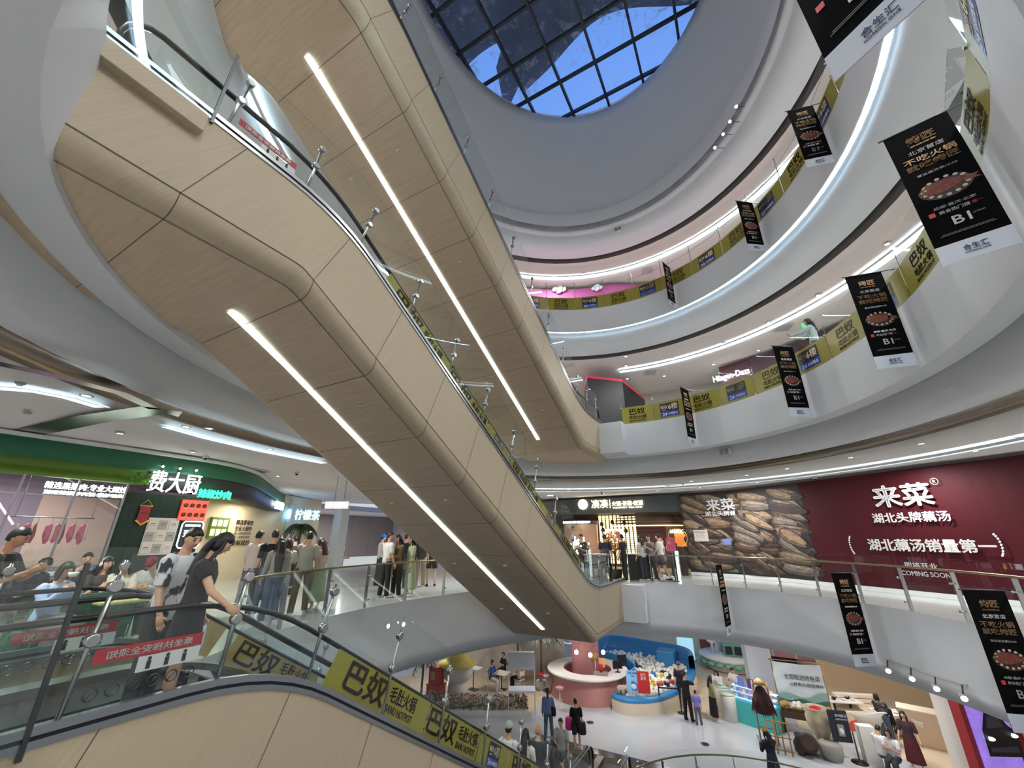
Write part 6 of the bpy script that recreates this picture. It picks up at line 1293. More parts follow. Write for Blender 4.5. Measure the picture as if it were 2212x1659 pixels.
# ---- seated people waiting in front of the green restaurant
def seat_at(u, v, dep, rz, label, **k):
    p = floorpt(u, v, dep); o = person(label, p, rz, k.pop('h', 1.68), pose(SIT, **k.pop('P', HOLD)), **k); return o
greenc = mat('chair_green', (30, 84, 62), .5)
seats = [
 (seat_at(74, 1212, 6.6, R(-60), 'seated man in black T-shirt looking down at his phone', top=(22, 24, 34), sleeve=.5, bcol=(120, 112, 92), vox=.0125, P=dict(head=(34, 0), lean=8, **HOLD)), True),
 (seat_at(140, 1214, 5.7, R(-66), 'seated woman in pale blue shirt with black bobbed hair holding food to her mouth', h=1.6, top=(176, 196, 232), sleeve=1, bottom='dress', bcol=(112, 112, 114), style='bob', fem=True, vox=.0125, P=dict(head=(16, 0), ra=(32, 8, 112, 25), la=(32, 8, 112, 25))), False),
 (seat_at(188, 1208, 7.2, R(-100), 'seated man in black T-shirt lifting a cup to his mouth', top=(24, 24, 26), sleeve=.4, vox=.0125, P=dict(head=(0, 0), ra=(50, 18, 110, 25), la=(25, 8, 70, 10))), False),
 (seat_at(228, 1216, 6.9, R(-84), 'seated woman wearing white headphones, black and white top', h=1.6, top=(70, 66, 66), sleeve=.6, style='long', fem=True, vox=.0125, P=dict(head=(4, 10), **HOLD)), False),
 (seat_at(276, 1220, 7.1, R(-120), 'seated woman in cream top looking down at her phone, right of the woman with headphones', h=1.6, top=(222, 214, 196), sleeve=.6, bottom='trousers', bcol=(196, 186, 166), style='midlong', hm=hairb, fem=True, vox=.0125, P=dict(head=(32, 0), lean=10, **HOLD)), True),
 (seat_at(338, 1222, 7.3, R(-130), 'seated person in grey shirt and maroon cap behind the couple', top=(186, 186, 182), sleeve=1, style='cap', cap=('cap', (120, 34, 48)), vox=.0125, P=dict(head=(30, 0), lean=14, **HOLD)), False)]
for (o, ph_), lab in zip(seats, ('the man looking at his phone', 'the woman in pale blue', 'the man lifting a cup', 'the woman with headphones', 'the woman in cream', 'the person in the maroon cap')):
    chair(V((o.location.x, o.location.y, 0)), o.rotation_euler.z, greenc, 'green restaurant chair under ' + lab, 'green waiting chairs', .44)
    o.location.z = .04
    if ph_: phone(o, 'ra', 'phone in the hands of ' + lab)
o = seats[3][0]; B = PB[o.name][1]; mb = MB(); c = B.head; mb.tube([c + B.HT @ V((.09*sin(t), -.01, .11*cos(t) + .02)) for t in [-1.5 + 3*q/12 for q in range(13)]], .009, softw, 6); [mb.ball(c + B.HT @ V((.09*s, -.005, .0)), (.022, .035, .045), softw, 10, 8, B.HT) for s in (-1, 1)]; mb.build('headphones', o, True)
o = seats[1][0]; p = world_pt(o, PB[o.name][1].head + V((0, .15, -.05))); r = empty('food_bowl', p, 'pale cup of food held by the woman in pale blue', 'food'); b = MB(); b.lathe(p, [(.04, -.03), (.06, .03), (.055, .03), (0, .01)], softw, 14); b.build('bowl', r)
r = empty('cafe_table', floorpt(262, 1255, 6.3), 'small yellow topped table among the seated people', 'table'); p = r.location; b = MB(); b.box(p + V((0, 0, .72)), (.9, .6, .03), mat('lime_top', (196, 200, 120), .5)); b.build('table_top', r); b = MB(); b.tube([p, p + V((0, 0, .72))], .04, darksteel, 8); b.box(p + V((0, 0, .012)), (.4, .4, .024), darksteel); b.build('pedestal', r)
r = empty('sofa', floorpt(205, 1262, 6.0), 'dark green upholstered bench back in front of the woman with headphones', 'sofa'); p = r.location; Q = M.Rotation(R(-84 + 90) + 1.57, 3, 'Z'); b = MB(); b.box(p + V((0, 0, .6)), (1.2, .12, .5), greenc, Q); b.build('backrest', r, bevel=.03); b = MB(); b.box(p + Q @ V((0, .25, 0)) + V((0, 0, .3)), (1.2, .5, .24), greenc, Q); b.build('seat', r, bevel=.03); [MB().box(p + Q @ V((dx, .2, 0)) + V((0, 0, .1)), (.06, .3, .2), walnut, Q).build('leg', r) for dx in (-.5, .5)]
# ---- standing crowd behind the railing
def st(u, v, label, face_uv=None, rz=None, z=0.0, **k):
    p = Pz(u, v, z); return person(label, p, rz if rz is not None else 0, k.pop('h', 1.72), k.pop('P', STAND), **k)
cam_dir = lambda p: facing(p, (0, 0, 0))
st(575, 1345, 'person in grey hoodie with long black hair, back turned, behind the steel post', rz=R(70), h=1.62, top=(150, 148, 142), sleeve=1, bcol=(70, 84, 110), style='long', fem=True, P=pose(STAND, head=(24, 0)))
st(522, 1330, 'man in cream shirt with short hair in front of the cream slogan wall', rz=R(20), h=1.76, top=(214, 196, 186), sleeve=.5, bcol=(60, 62, 70))
st(560, 1330, 'man in black T-shirt with small white print on the back', rz=R(60), h=1.78, top=(20, 21, 26), sleeve=.5, bcol=(70, 84, 116))
st(577, 1300, 'young man in dark shirt behind the black T-shirt man', rz=R(10), h=1.7, top=(36, 38, 48), bcol=(40, 42, 50), P=pose(STAND, head=(20, 0)))
st(594, 1328, 'woman in white T-shirt with short black hair, hand at her mouth', rz=R(55), h=1.58, top=(226, 220, 204), sleeve=.5, bcol=(84, 104, 140), style='bob', fem=True, P=pose(STAND, ra=(30, 12, 120, 30), head=(10, 0)))
st(641, 1326, 'man in grey T-shirt with one hand behind his head', rz=R(58), h=1.76, top=(176, 170, 158), sleeve=.5, bcol=(98, 86, 66), P=pose(STAND, la=(100, 62, 125, 40), rl=(14, 6, 4), ll=(-8, 6, 4)))
st(617, 1290, 'person with dark hair mostly hidden behind the man in grey', rz=R(90), h=1.66, top=(60, 62, 56), bcol=(40, 40, 44))
st(676, 1319, 'woman in sage green pinafore dress over a cream blouse, looking down', rz=R(100), h=1.62, top=(206, 186, 162), sleeve=1, bottom='dress', bcol=(142, 158, 128), style='midlong', hm=hairb, fem=True, P=pose(STAND, head=(28, 0), **HOLD))
st(815, 1265, 'person in white T-shirt wearing a shiny blue helmet', rz=R(-30), h=1.7, top=(226, 226, 222), sleeve=.45, bcol=(50, 58, 62), style='short', cap=('helmet', (40, 110, 210)), shoes=(30, 30, 34))
st(828, 1291, 'man in white T-shirt with a grey sling bag, back turned', rz=R(-15), h=1.76, top=(224, 222, 216), sleeve=.5, bcol=(26, 26, 30), P=pose(STAND, head=(4, -40)))
wj = st(852, 1289, 'woman in brown jacket with long black hair carrying a pink tote', rz=R(160), h=1.68, top=(112, 92, 62), sleeve=1, bcol=(24, 24, 28), style='long', fem=True, P=pose(STAND, ra=(2, 4, 6), la=(20, 6, 60, 10)))
bag(wj, 'ra', (206, 170, 170), 'pink tote bag held by the woman in the brown jacket', (.34, .12, .36), .12)
st(882, 1288, 'woman in pale green dress with dark hair beside the brown jacket', rz=R(150), h=1.64, top=(176, 184, 150), sleeve=.6, bottom='dress', bcol=(170, 186, 148), style='long', fem=True)
st(868, 1272, 'person in black behind the woman in the brown jacket', rz=R(-20), h=1.72, top=(24, 24, 26), bcol=(30, 30, 34))
st(905, 1268, 'person in beige trousers partly hidden by the wooden escalator', rz=R(30), h=1.72, top=(60, 52, 46), bcol=(150, 132, 108))
st(930, 1266, 'person in black shorts partly hidden by the wooden escalator', rz=R(40), h=1.72, top=(30, 30, 34), bottom='shorts', bcol=(24, 24, 26), shoes=(30, 30, 32))
def sit_at(u, v, label, rz, z=0.0, **k):
    p = Pz(u, v, z); o = person(label, p, rz, k.pop('h', 1.7), pose(SIT, **k.pop('P', HOLD)), **k); return o
for u, lab, c in ((700, 'left end', (40, 44, 50)), (712, 'second from the left', (206, 206, 200)), (722, 'third from the left', (60, 60, 66)), (731, 'right end', (210, 206, 200))):
    o = sit_at(u, 1222, 'seated person at the %s of the waiting bench before the grey wall' % lab, R(-150), top=c, bcol=(150, 140, 120), P=dict(head=(25, 0), **HOLD))
p0, p1 = Pz(696, 1222, 0), Pz(736, 1222, 0); r = empty('waiting_bench', (p0 + p1)/2, 'long grey waiting bench before the grey wall', 'bench'); ev = (p1 - p0).normalized(); b = MB(); b.box((p0 + p1)/2 + V((0, 0, .43)), ((p1 - p0).length + .8, .4, .08), greyw, M.Rotation(math.atan2(ev.y, ev.x), 3, 'Z')); b.build('seat', r); [MB().box((p0 if s < 0 else p1) + V((0, 0, .2)), (.1, .36, .4), darksteel, M.Rotation(math.atan2(ev.y, ev.x), 3, 'Z')).build('leg', r) for s in (-1, 1)]
# ---- far side, in front of the hotpot restaurant and hoarding
st(1262, 1262, 'person in dark clothes by the white flowers next to the escalator foot', rz=R(160), top=(40, 40, 46), bcol=(30, 30, 34), P=pose(STAND, **HOLD))
st(1313, 1258, 'person in navy shirt at the tall table left of the golden tree', rz=R(20), top=(34, 44, 66), bcol=(40, 42, 50))
st(1352, 1256, 'man in dark shirt right of the golden tree', rz=R(80), top=(38, 38, 46), bcol=(30, 32, 40))
st(1393, 1254, 'person in white shirt walking, left of the grey-shirted one', rz=R(60), h=1.66, top=(214, 214, 208), sleeve=.6, bcol=(60, 62, 66), style='midlong', fem=True)
st(1412, 1254, 'person in grey T-shirt and black trousers between two white shirts', rz=R(150), h=1.7, top=(120, 118, 112), bcol=(26, 26, 30), P=pose(STAND, **HOLD))
st(1434, 1254, 'tall man in white shirt and dark shorts striding left', rz=R(80), h=1.78, top=(222, 218, 208), sleeve=.5, bottom='shorts', bcol=(50, 52, 54), shoes=(30, 30, 34), P=dict(rl=(22, 10, 3), ll=(-18, 12, 3), ra=(-15, 8, 15), la=(18, 8, 20)))
st(1441, 1246, 'person behind the striding man, dark hair', rz=R(90), h=1.66, top=(80, 76, 74), bcol=(90, 80, 70))
st(1462, 1248, 'staff member in black by the pink sign at the hotpot entrance', rz=R(150), h=1.66, top=(30, 28, 30), bcol=(26, 26, 28), P=pose(STAND, **HOLD))
# ---- riders on the middle escalator
def rider(u, v, label, z0=0.0, xs=None, up=True, **k):
    """standing on a step below the sight line"""
    xx = xs; d = px(u, v); t = xx/d.x; y = d.y*t; z = z0 + max(0, min(FL, (13.0 - y)*.577)) - .02
    return person(label, V((xx, y, z)), R(0 if not up else 180), k.pop('h', 1.66), k.pop('P', STAND), **k)
rider(1064, 900, 'person in pink top riding the middle escalator', 0, -5.3, top=(206, 60, 90), bcol=(40, 40, 48), h=1.62)
rider(988, 790, 'dark-haired person in white riding high on the middle escalator', 0, -5.3, top=(214, 214, 214), bcol=(40, 40, 48))
rider(1208, 1125, 'person in black riding low on the middle escalator', 0, -5.3, top=(30, 30, 34), bcol=(40, 40, 48))
# ---- upper balcony
p = ell(C5, S5, 53, .45, FL); o = person('person in pale coat filming with a phone on the upper balcony', p, R(75), 1.7, pose(STAND, ra=(62, 12, 50, 30), la=(62, 12, 50, 30)), (176, 190, 186), 1, 'trousers', (60, 60, 66), 'midlong', None, True)
phone(o, 'ra', 'phone held up by the person on the upper balcony')
# ---- riders on the lower escalator and people on the lower floor
zl = -FL + .14
def rider2(u, v, xs, label, up, **k):
    d = px(u, v); t = xs/d.x; y = d.y*t + .0; zhead = CAM_H + d.z*t; h = k.pop('h', 1.68)
    z = max(zl, zl + (13.3 - y)*.577)
    return person(label, V((xs, y, zhead - h*.93)), R(0 if not up else 180), h, k.pop('P', STAND), **k)
rider2(1040, 1585, -6.7, 'rider in rust brown top, head bowed, on the rising stair', True, top=(120, 92, 70), bcol=(40, 40, 44), P=pose(STAND, head=(25, 0)))
rider2(1066, 1610, -6.6, 'small rider in dark jacket behind the glass, below the rust brown one', True, h=1.35, top=(60, 62, 66), bcol=(40, 40, 44))
rider2(1098, 1578, -5.3, 'rider wearing a pale helmet with black stripes, white T-shirt', False, top=(222, 220, 216), bcol=(50, 52, 60), cap=('helmet', (168, 176, 170)), h=1.7)
wl = rider2(1134, 1592, -5.2, 'woman with long black hair and white T-shirt on the descending stair', False, top=(228, 222, 216), bcol=(60, 60, 66), style='long', fem=True, h=1.62)
rider2(1162, 1582, -5.5, 'bald man in dark T-shirt on the descending stair', False, top=(52, 56, 62), bcol=(40, 42, 48), style='bald', hm=skin2, h=1.72)
rider2(1212, 1562, -6.6, 'man in grey polo shirt riding up, facing the camera', True, top=(168, 170, 164), bcol=(80, 82, 84), h=1.74, P=pose(STAND, ra=(20, 8, 70, 45)))
rider2(1195, 1632, -5.3, 'dark-haired rider low on the descending stair, only the head in view', False, top=(60, 60, 60), bcol=(40, 40, 44), style='midlong')
rider2(1213, 1642, -5.1, 'second dark head lowest on the descending stair', False, top=(50, 50, 54), bcol=(40, 40, 44))
bw = st(1186, 1600, 'person in blue shirt and jeans with a pony tail walking on the white floor', rz=R(20), z=G, h=1.7, top=(120, 148, 196), sleeve=1, bcol=(96, 112, 140), style='pony', fem=True, P=dict(rl=(10, 4, 3), ll=(-8, 6, 3)))
bag(bw, (.2, -.02, 1.32), (30, 32, 26), 'black shoulder bag of the person in the blue shirt', (.26, .14, .3), .34, 'shoulder_bag')
by = st(1248, 1622, 'boy in black T-shirt and shorts holding a pink bag', rz=R(30), z=G, h=1.62, top=(18, 18, 22), sleeve=.55, bottom='shorts', bcol=(30, 32, 44), shoes=(216, 216, 220), P=dict(rl=(18, 8, 3), ll=(-14, 10, 3), la=(6, 10, 30)))
bag(by, 'la', (230, 50, 150), 'bright pink bag in the hand of the boy in black', (.34, .2, .4), .02, 'pink_bag'); bag(by, 'ra', (34, 34, 40), 'black bag swinging at the right of the boy in black', (.3, .14, .4), .1, 'black_bag')
st(1345, 1534, 'person bent forward over the rim of the ball pit, bare legs', rz=R(-10), z=G, h=1.6, top=(190, 176, 150), sleeve=.5, bottom='shorts', bcol=(190, 176, 150), shoes=(120, 60, 60), style='bob', fem=True, P=dict(lean=105, rl=(4, 2, 4), ll=(0, 2, 4), ra=(90, 10, 20), la=(90, 10, 20), shortlen=.5))
st(1490, 1557, 'man all in black with one arm stretched on the pit rim', rz=R(-25), z=G, h=1.78, top=(18, 18, 20), sleeve=.6, bcol=(20, 20, 22), shoes=(22, 22, 24), P=pose(STAND, ra=(70, 25, 10), head=(0, -40)))
st(1476, 1525, 'person with dark hair standing behind the man in black', rz=R(-170), z=G, h=1.72, top=(30, 30, 34), bcol=(30, 30, 34))
st(1511, 1566, 'child in lilac T-shirt and grey trousers', rz=R(10), z=G, h=1.22, top=(128, 126, 204), sleeve=.6, bcol=(96, 100, 118), shoes=(50, 50, 60))
wk = st(1546, 1558, 'woman in olive blouse and long black skirt with a handbag', rz=R(-60), z=G, h=1.64, top=(142, 144, 92), sleeve=1, bottom='skirt', bcol=(22, 22, 26), style='midlong', fem=True)
bag(wk, 'la', (70, 66, 54), 'brown handbag of the woman in the long black skirt', (.3, .13, .26), .1, 'handbag')
st(1560, 1535, 'staff woman in white blouse behind the white end counter', rz=R(165), z=G, h=1.62, top=(226, 222, 222), sleeve=1, bcol=(60, 60, 66), style='midlong', fem=True, P=pose(STAND, head=(30, 0), **HOLD))
st(1598, 1535, 'staff man in white shirt behind the turquoise display case', rz=R(150), z=G, h=1.7, top=(230, 228, 226), sleeve=.6, bcol=(40, 40, 46), P=pose(STAND, head=(25, 0), **HOLD))
st(1465, 1500, 'child with black hair sitting in the white balls', rz=R(140), z=G + .1, h=1.1, top=(190, 190, 200), bcol=(90, 90, 110), style='bob', fem=True)
yc = st(1683, 1720, 'person in yellow beanie and navy coat looking at a phone', rz=R(40), z=G, h=1.66, top=(34, 38, 62), sleeve=1, bcol=(34, 38, 62), bottom='skirt', style='midlong', fem=True, cap=('helmet', (206, 170, 60)), P=pose(STAND, head=(24, 0), **HOLD))
phone(yc, 'la', 'phone in the hands of the person in the yellow beanie')
spot = bpy.data.materials.new('spotted_cloth'); spot.use_nodes = True; n = spot.node_tree.nodes; L = spot.node_tree.links; tc_ = n.new('ShaderNodeTexCoord'); vo = n.new('ShaderNodeTexVoronoi'); vo.inputs['Scale'].default_value = 11; rr_ = n.new('ShaderNodeValToRGB'); rr_.color_ramp.interpolation = 'CONSTANT'; rr_.color_ramp.elements[0].color = (.03, .02, .02, 1); rr_.color_ramp.elements[1].position = .42; rr_.color_ramp.elements[1].color = (.62, .42, .32, 1); L.new(tc_.outputs['Object'], vo.inputs['Vector']); L.new(vo.outputs['Distance'], rr_.inputs[0]); L.new(rr_.outputs[0], n['Principled BSDF'].inputs['Base Color'])
o = st(1792, 1563, 'woman in long pink and black spotted dress by the dining table', rz=R(70), z=G, h=1.64, top=(196, 150, 130), topm=spot, sleeve=.6, bottom='dress', bcol=(196, 152, 132), style='bob', fem=True)
for ch in o.children:
    if ch.name.startswith('skirt'): ch.data.materials.clear(); ch.data.materials.append(spot)
sit_at(1912, 1585, 'seated woman in black top with folded arms at the dining table', R(-60), G + .02, top=(48, 42, 40), style='bob', fem=True, bcol=(60, 60, 66), P=dict(ra=(30, 10, 95, 50), la=(30, 10, 95, 50)))
st(1925, 1612, 'person in dark top and jeans bending over the dining table', rz=R(-20), z=G, h=1.7, top=(28, 28, 34), sleeve=1, bcol=(72, 84, 100), style='midlong', fem=True, P=dict(lean=68, rl=(6, 4, 4), ll=(-6, 4, 4), ra=(70, 10, 20), la=(70, 10, 20)))
o = st(1985, 1664, 'waitress in dark red pinafore walking between tables', rz=R(165), z=G, h=1.66, top=(60, 40, 44), sleeve=.6, bottom='dress', bcol=(86, 26, 34), style='midlong', fem=True, P=pose(STAND, ra=(10, 14, 20), la=(10, 14, 20)))
sit_at(1920, 1672, 'seated man in white shirt at the bottom edge, head bowed', R(-30), G, top=(232, 232, 234), sleeve=1, bcol=(50, 52, 60), P=dict(head=(28, 0), **HOLD))
sit_at(1946, 1682, 'seated person with round black hair at the bottom edge', R(150), G, top=(206, 206, 210), bcol=(50, 52, 60), style='bob')
sit_at(1062, 1492, 'seated person in blue shirt at the white cafe table', R(-90), G, top=(38, 78, 150), sleeve=.6, bcol=(210, 200, 190), style='bun', fem=True)
sit_at(1088, 1470, 'seated person in black behind the white cafe table', R(150), G, top=(26, 26, 28), bcol=(30, 30, 34))
sit_at(1122, 1490, 'seated person in black trousers behind the white canopy stand', R(90), G, top=(206, 170, 150), bcol=(24, 24, 28), shoes=(24, 24, 28))
# ================================================================ CEILING FITTINGS
trimw = mat('fitting_white', (206, 206, 204), .5); vent_m = mat('vent_grey', (150, 146, 142), .5)
def ceil_hit(u, v, z): return Pz(u, v, z)
GRP = {}
def place_light(u, v, z, lab, grp):
    p = ceil_hit(u, v, z); key = 'dl'
    if key not in GRP:
        r = empty('downlight', p, lab, 'downlight', grp); b = MB(); b.lathe((0, 0, 0), [(.085, 0), (.085, -.012), (.06, -.014), (.058, 0)], trimw, 18); b.build('trim_ring', r, True); b = MB(); b.lathe((0, 0, -.004), [(.058, 0), (.05, -.003), (0, -.004)], lamp, 14); b.build('diffuser', r, True); GRP[key] = r
    else:
        r = copy_tree(GRP[key]); r.location = p; r['label'] = lab; r['group'] = grp
    return r
def cz(F, d_est=3.0): return F - 2.18
def many(pts, z, where, grp):
    for u, v in pts: place_light(u, v, z, 'small round ceiling downlight %s' % where, grp)
many([(1228, 1058), (1304, 1065), (1420, 1060), (1512, 1053), (1613, 1026), (1493, 1039), (1636, 1042), (1700, 1012), (1772, 1025), (1837, 988), (1916, 1003), (1990, 958), (2107, 974), (2192, 948)], 3.72, 'in the ceiling above the hoarding walkway', 'downlights above the hoarding walkway')
many([(1352, 790), (1435, 812), (1453, 774), (1541, 787), (1564, 742), (1638, 757), (1660, 697), (1355, 818), (1767, 638), (1916, 527), (1352, 770)], FL + 3.74, 'in the ceiling of the ice cream shop walkway', 'downlights above the ice cream shop walkway')
many([(1260, 592), (1343, 583), (1431, 553), (1521, 507)], 2*FL + 3.74, 'in the topmost walkway ceiling', 'downlights in the topmost ceiling')
many([(187, 854), (260, 936), (402, 921), (418, 977), (600, 1028), (583, 970), (643, 1044), (675, 1058), (686, 1068), (718, 1050), (694, 1075), (452, 925)], 3.72, 'in the ceiling before the green restaurant', 'downlights before the green restaurant')
def dup_thing(key, mk, p, lab, grp=None, rz=0.0):
    if key not in GRP: r = mk(p); GRP[key] = r
    else: r = copy_tree(GRP[key])
    r.location = p; r.rotation_euler.z = rz; r['label'] = lab
    if grp: r['group'] = grp
    return r
def mk_vent(p):
    r = empty('ceiling_vent', p, 'x', 'vent'); b = MB(); b.box((0, 0, -.008), (.62, .62, .016), trimw); b.build('frame', r, True); b = MB(); [b.box((0, -.24 + .08*k, -.018), (.52, .03, .01), vent_m, rotx(.5)) for k in range(7)]; b.build('grille', r, True); return r
for (u, v, z, lab) in ((1405, 805, FL + 3.74, 'square ceiling vent by the black shop with crimson edge'), (1692, 708, FL + 3.74, 'square ceiling vent above the person filming'), (1450, 1052, 3.72, 'square ceiling vent above the hotpot restaurant sign'), (1398, 585, 2*FL + 3.74, 'square vent in the topmost ceiling'), (555, 1017, 3.72, 'square vent in the ceiling right of the green shop sign')):
    dup_thing('vent', mk_vent, Pz(u, v, z), lab, None, .3)
def mk_det(p):
    r = empty('smoke_detector', p, 'x', 'smoke detector'); b = MB(); b.lathe((0, 0, 0), [(.06, 0), (.055, -.025), (.035, -.03)], vent_m, 14); b.build('base', r, True); b = MB(); b.lathe((0, 0, -.03), [(.035, 0), (.03, -.02), (0, -.022)], trimw, 12); b.build('sensor', r, True); return r
for (u, v, z, lab) in ((1664, 838*1, FL + 3.74, ''), (1425, 790, FL + 3.74, 'small grey smoke detector beside the ice cream walkway light strip'), (1840, 600, FL + 3.74, 'smoke detector left of the big fish banner'), (285, 968, 3.72, 'smoke detector above the green canopy'), (500, 1003, 3.72, 'smoke detector above the black sign band'), (45, 826, 3.72, 'smoke detector near the left end of the light recess'), (1475, 1045, 3.72, 'smoke detector above the lotus root picture'), (60, 890, 3.72, 'smoke detector at the far left of the ceiling')):
    if lab: dup_thing('det', mk_det, Pz(u, v, z), lab)
def mk_cam(p):
    r = empty('dome_camera', p, 'x', 'camera'); b = MB(); b.lathe((0, 0, 0), [(.07, 0), (.07, -.05), (.05, -.06)], trimw, 14); b.build('base', r, True); b = MB(); b.ball((0, 0, -.06), .05, blackm, 12, 8); b.build('dome', r, True); return r
for (u, v, z, lab) in ((352, 987, 3.72, 'white dome camera above the green restaurant fascia'), (642, 1020, 3.72, 'white dome camera in the corridor ceiling'), (1760, 1031, 3.72, 'dark dome camera where the root picture meets the burgundy panel'), (1300, 1063, 3.72, 'dome camera above the golden hotpot sign'), (445, 985, 3.72, 'small camera above the green lit sign')):
    dup_thing('cam', mk_cam, Pz(u, v, z), lab)
# boxy loudspeakers on the white edges
def mk_spk(p):
    r = empty('wall_speaker', p, 'x', 'loudspeaker'); b = MB(); b.box((-.09, 0, 0), (.17, .12, .24), trimw); b.box((.09, 0, 0), (.17, .12, .24), trimw); b.build('body', r, True, bevel=.015); b = MB(); b.box((0, .06, 0), (.05, .12, .05), darksteel); b.build('bracket', r, True); b = MB(); b.box((-.09, -.062, 0), (.13, .006, .19), vent_m); b.box((.09, -.062, 0), (.13, .006, .19), vent_m); b.build('grille', r, True); return r
for (u, c, s, d, z, near, lab) in ((1335, C6, S6, .3, 3*FL - 1.45, 8.4, 'white twin loudspeaker on the edge below the drum'), (1551, C6, S6, .72, 2*FL - 1.45, 8.4, 'white twin loudspeaker below the bright cove, right one'), (1270, C6, S6, .72, 2*FL - 1.45, 8.4, 'white twin loudspeaker below the bright cove, near the upper escalator'), (1566, C5, S5, .72, FL - 1.45, 8.3, 'white twin loudspeaker on the white edge above the lotus root picture')):
    a = phi_of(c, s, u, z, near, -40, 90, d - .12); p = ell(c, s, a, d - .12, z, near); q = ell(c, s, a, -1, z, near) - p; dup_thing('spk', mk_spk, p, lab, None, math.atan2(q.y, q.x) + pi/2)
# four spotlights on the ledge of the drum, track with four spots below this floor's edge
def spot_head(p, tgt, name, lab, grp, arm):
    r = empty(name, p, lab, 'spotlight', grp); d = (V(tgt) - V(p)).normalized(); q = d.to_track_quat('Z', 'Y').to_matrix(); b = MB(); b.lathe(p, [(.05, -.1), (.055, 0), (.06, .05), (.05, .05)], trimw, 14, q); b.build('can', r); b = MB(); b.lathe(p + d*.053, [(.052, 0), (.04, .012), (0, .018)], lamp, 14, q); b.build('lens', r); b = MB(); b.tube([p, p + V(arm)], .014, darksteel, 6); b.build('arm', r); return r
for k, (u, v) in enumerate(((1583, 235), (1568, 268), (1553, 295), (1535, 324))):
    a = phi_of(C6, S6, u, 3*FL - .6, 8.4, 10, 110, -.3); p = ell(C6, S6, a, -.25, 3*FL - .62, 8.4); z = Pv(u, v, p.x, p.y); p.z = z
    spot_head(p, p - p.normalized() + V((-.3, -.3, 0)), 'spotlight', 'bright spotlight on the drum ledge, %s of the row of four' % ('topmost', 'second from the top', 'third from the top', 'lowest')[k], 'four spotlights on the drum ledge', (.3, .1, -.1))
tr = []
for u, v in ((1917, 1447), (1968, 1464), (2020, 1485), (2080, 1506)):
    a = phi_of(C4, S4, u, -1.35, 7.7, 10, 110, -.18); p = ell(C4, S4, a, -.18, 0, 7.7); p.z = Pv(u, v, p.x, p.y); tr.append(p)
r = empty('spotlight_track', tr[0] + V((0, 0, .2)), 'slim white track carrying four lit spotlights on the white edge', 'track'); b = MB(); b.tube([p + V((.06, .06, .2)) for p in tr], .018, trimw, 6); b.build('rail', r)
for p in (tr[0], tr[3]): b = MB(); b.tube([p + V((.06, .06, .2)), p + V((.16, .1, .2))], .015, trimw, 6); b.build('bracket', r)
for k, p in enumerate(tr): spot_head(p, p - p.normalized() + V((.15, 0, -.35)), 'spotlight', 'white track spotlight, %s of the four on the track' % ('leftmost', 'second from the left', 'third from the left', 'rightmost')[k], 'four track spotlights', (.06, .06, .2))
for u, v, lab in ((829, 1353, 'left'), (864, 1349, 'right')):
    a = phi_of(C4, S4, u, -1.3, None, -120, -40, .01); p = ell(C4, S4, a, -.005, 0); p.z = Pv(u, v, p.x, p.y); r = empty('wall_lamp', p, 'small round lamp set in the white floor edge, %s one of the pair' % lab, 'lamp', 'pair of lamps in the white edge'); q = (ell(C4, S4, a, -1) - ell(C4, S4, a, 0)).to_track_quat('Z', 'Y').to_matrix(); b = MB(); b.lathe(p, [(.05, 0), (.05, .012), (0, .014)], lamp, 14, q); b.build('lens', r); b = MB(); b.lathe(p, [(.065, 0), (.065, .008), (.05, .01)], trimw, 14, q); b.build('trim_ring', r)
# light recesses and bronze reveals in the ceiling on the left
def flat_strip(name, pts, z, w, m, lab, frame=True):
    P = [Pz(u, v, z) for u, v in pts]; r = empty(name, P[0], lab, 'ceiling light'); rows = []
    for i, p in enumerate(P):
        t = (P[min(i + 1, len(P) - 1)] - P[max(i - 1, 0)]).normalized(); nn = V((-t.y, t.x, 0)); rows.append([p - nn*w/2, p + nn*w/2])
    b = MB(); b.grid([[q + V((0, 0, .03)) for q in rw] for rw in rows], m, False); b.build('diffuser', r)
    b = MB(); b.grid([[rw[0] - (rw[1] - rw[0])*.12, rw[0]] for rw in rows], white, False); b.grid([[rw[1], rw[1] + (rw[1] - rw[0])*.12] for rw in rows], white, False); b.build('frame', r)
softstrip = mat('soft_light_strip', (205, 232, 245), .5, 0, 1.1)
flat_strip('ceiling_light', [(-40, 838), (60, 846), (145, 862), (220, 884)], 3.70, .3, softstrip, 'short pale ceiling light recess at the far left')
flat_strip('ceiling_light', [(360, 925), (450, 950), (560, 976), (700, 1003)], 3.70, .28, softstrip, 'pale curved ceiling light recess above the green restaurant')
bz = MB()
for pts, w in (([(-30, 780), (120, 812), (262, 850), (335, 884)], .22), ([(-30, 952), (60, 935), (200, 905), (335, 886), (390, 895)], .45)):
    P = [Pz(u, v, 3.715) for u, v in pts]; rows = []
    for i, p in enumerate(P): t = (P[min(i + 1, len(P) - 1)] - P[max(i - 1, 0)]).normalized(); nn = V((-t.y, t.x, 0)); rows.append([p - nn*w/2, p + nn*w/2])
    bz.grid(rows, bronze, False)
struct('trim_4', bz)
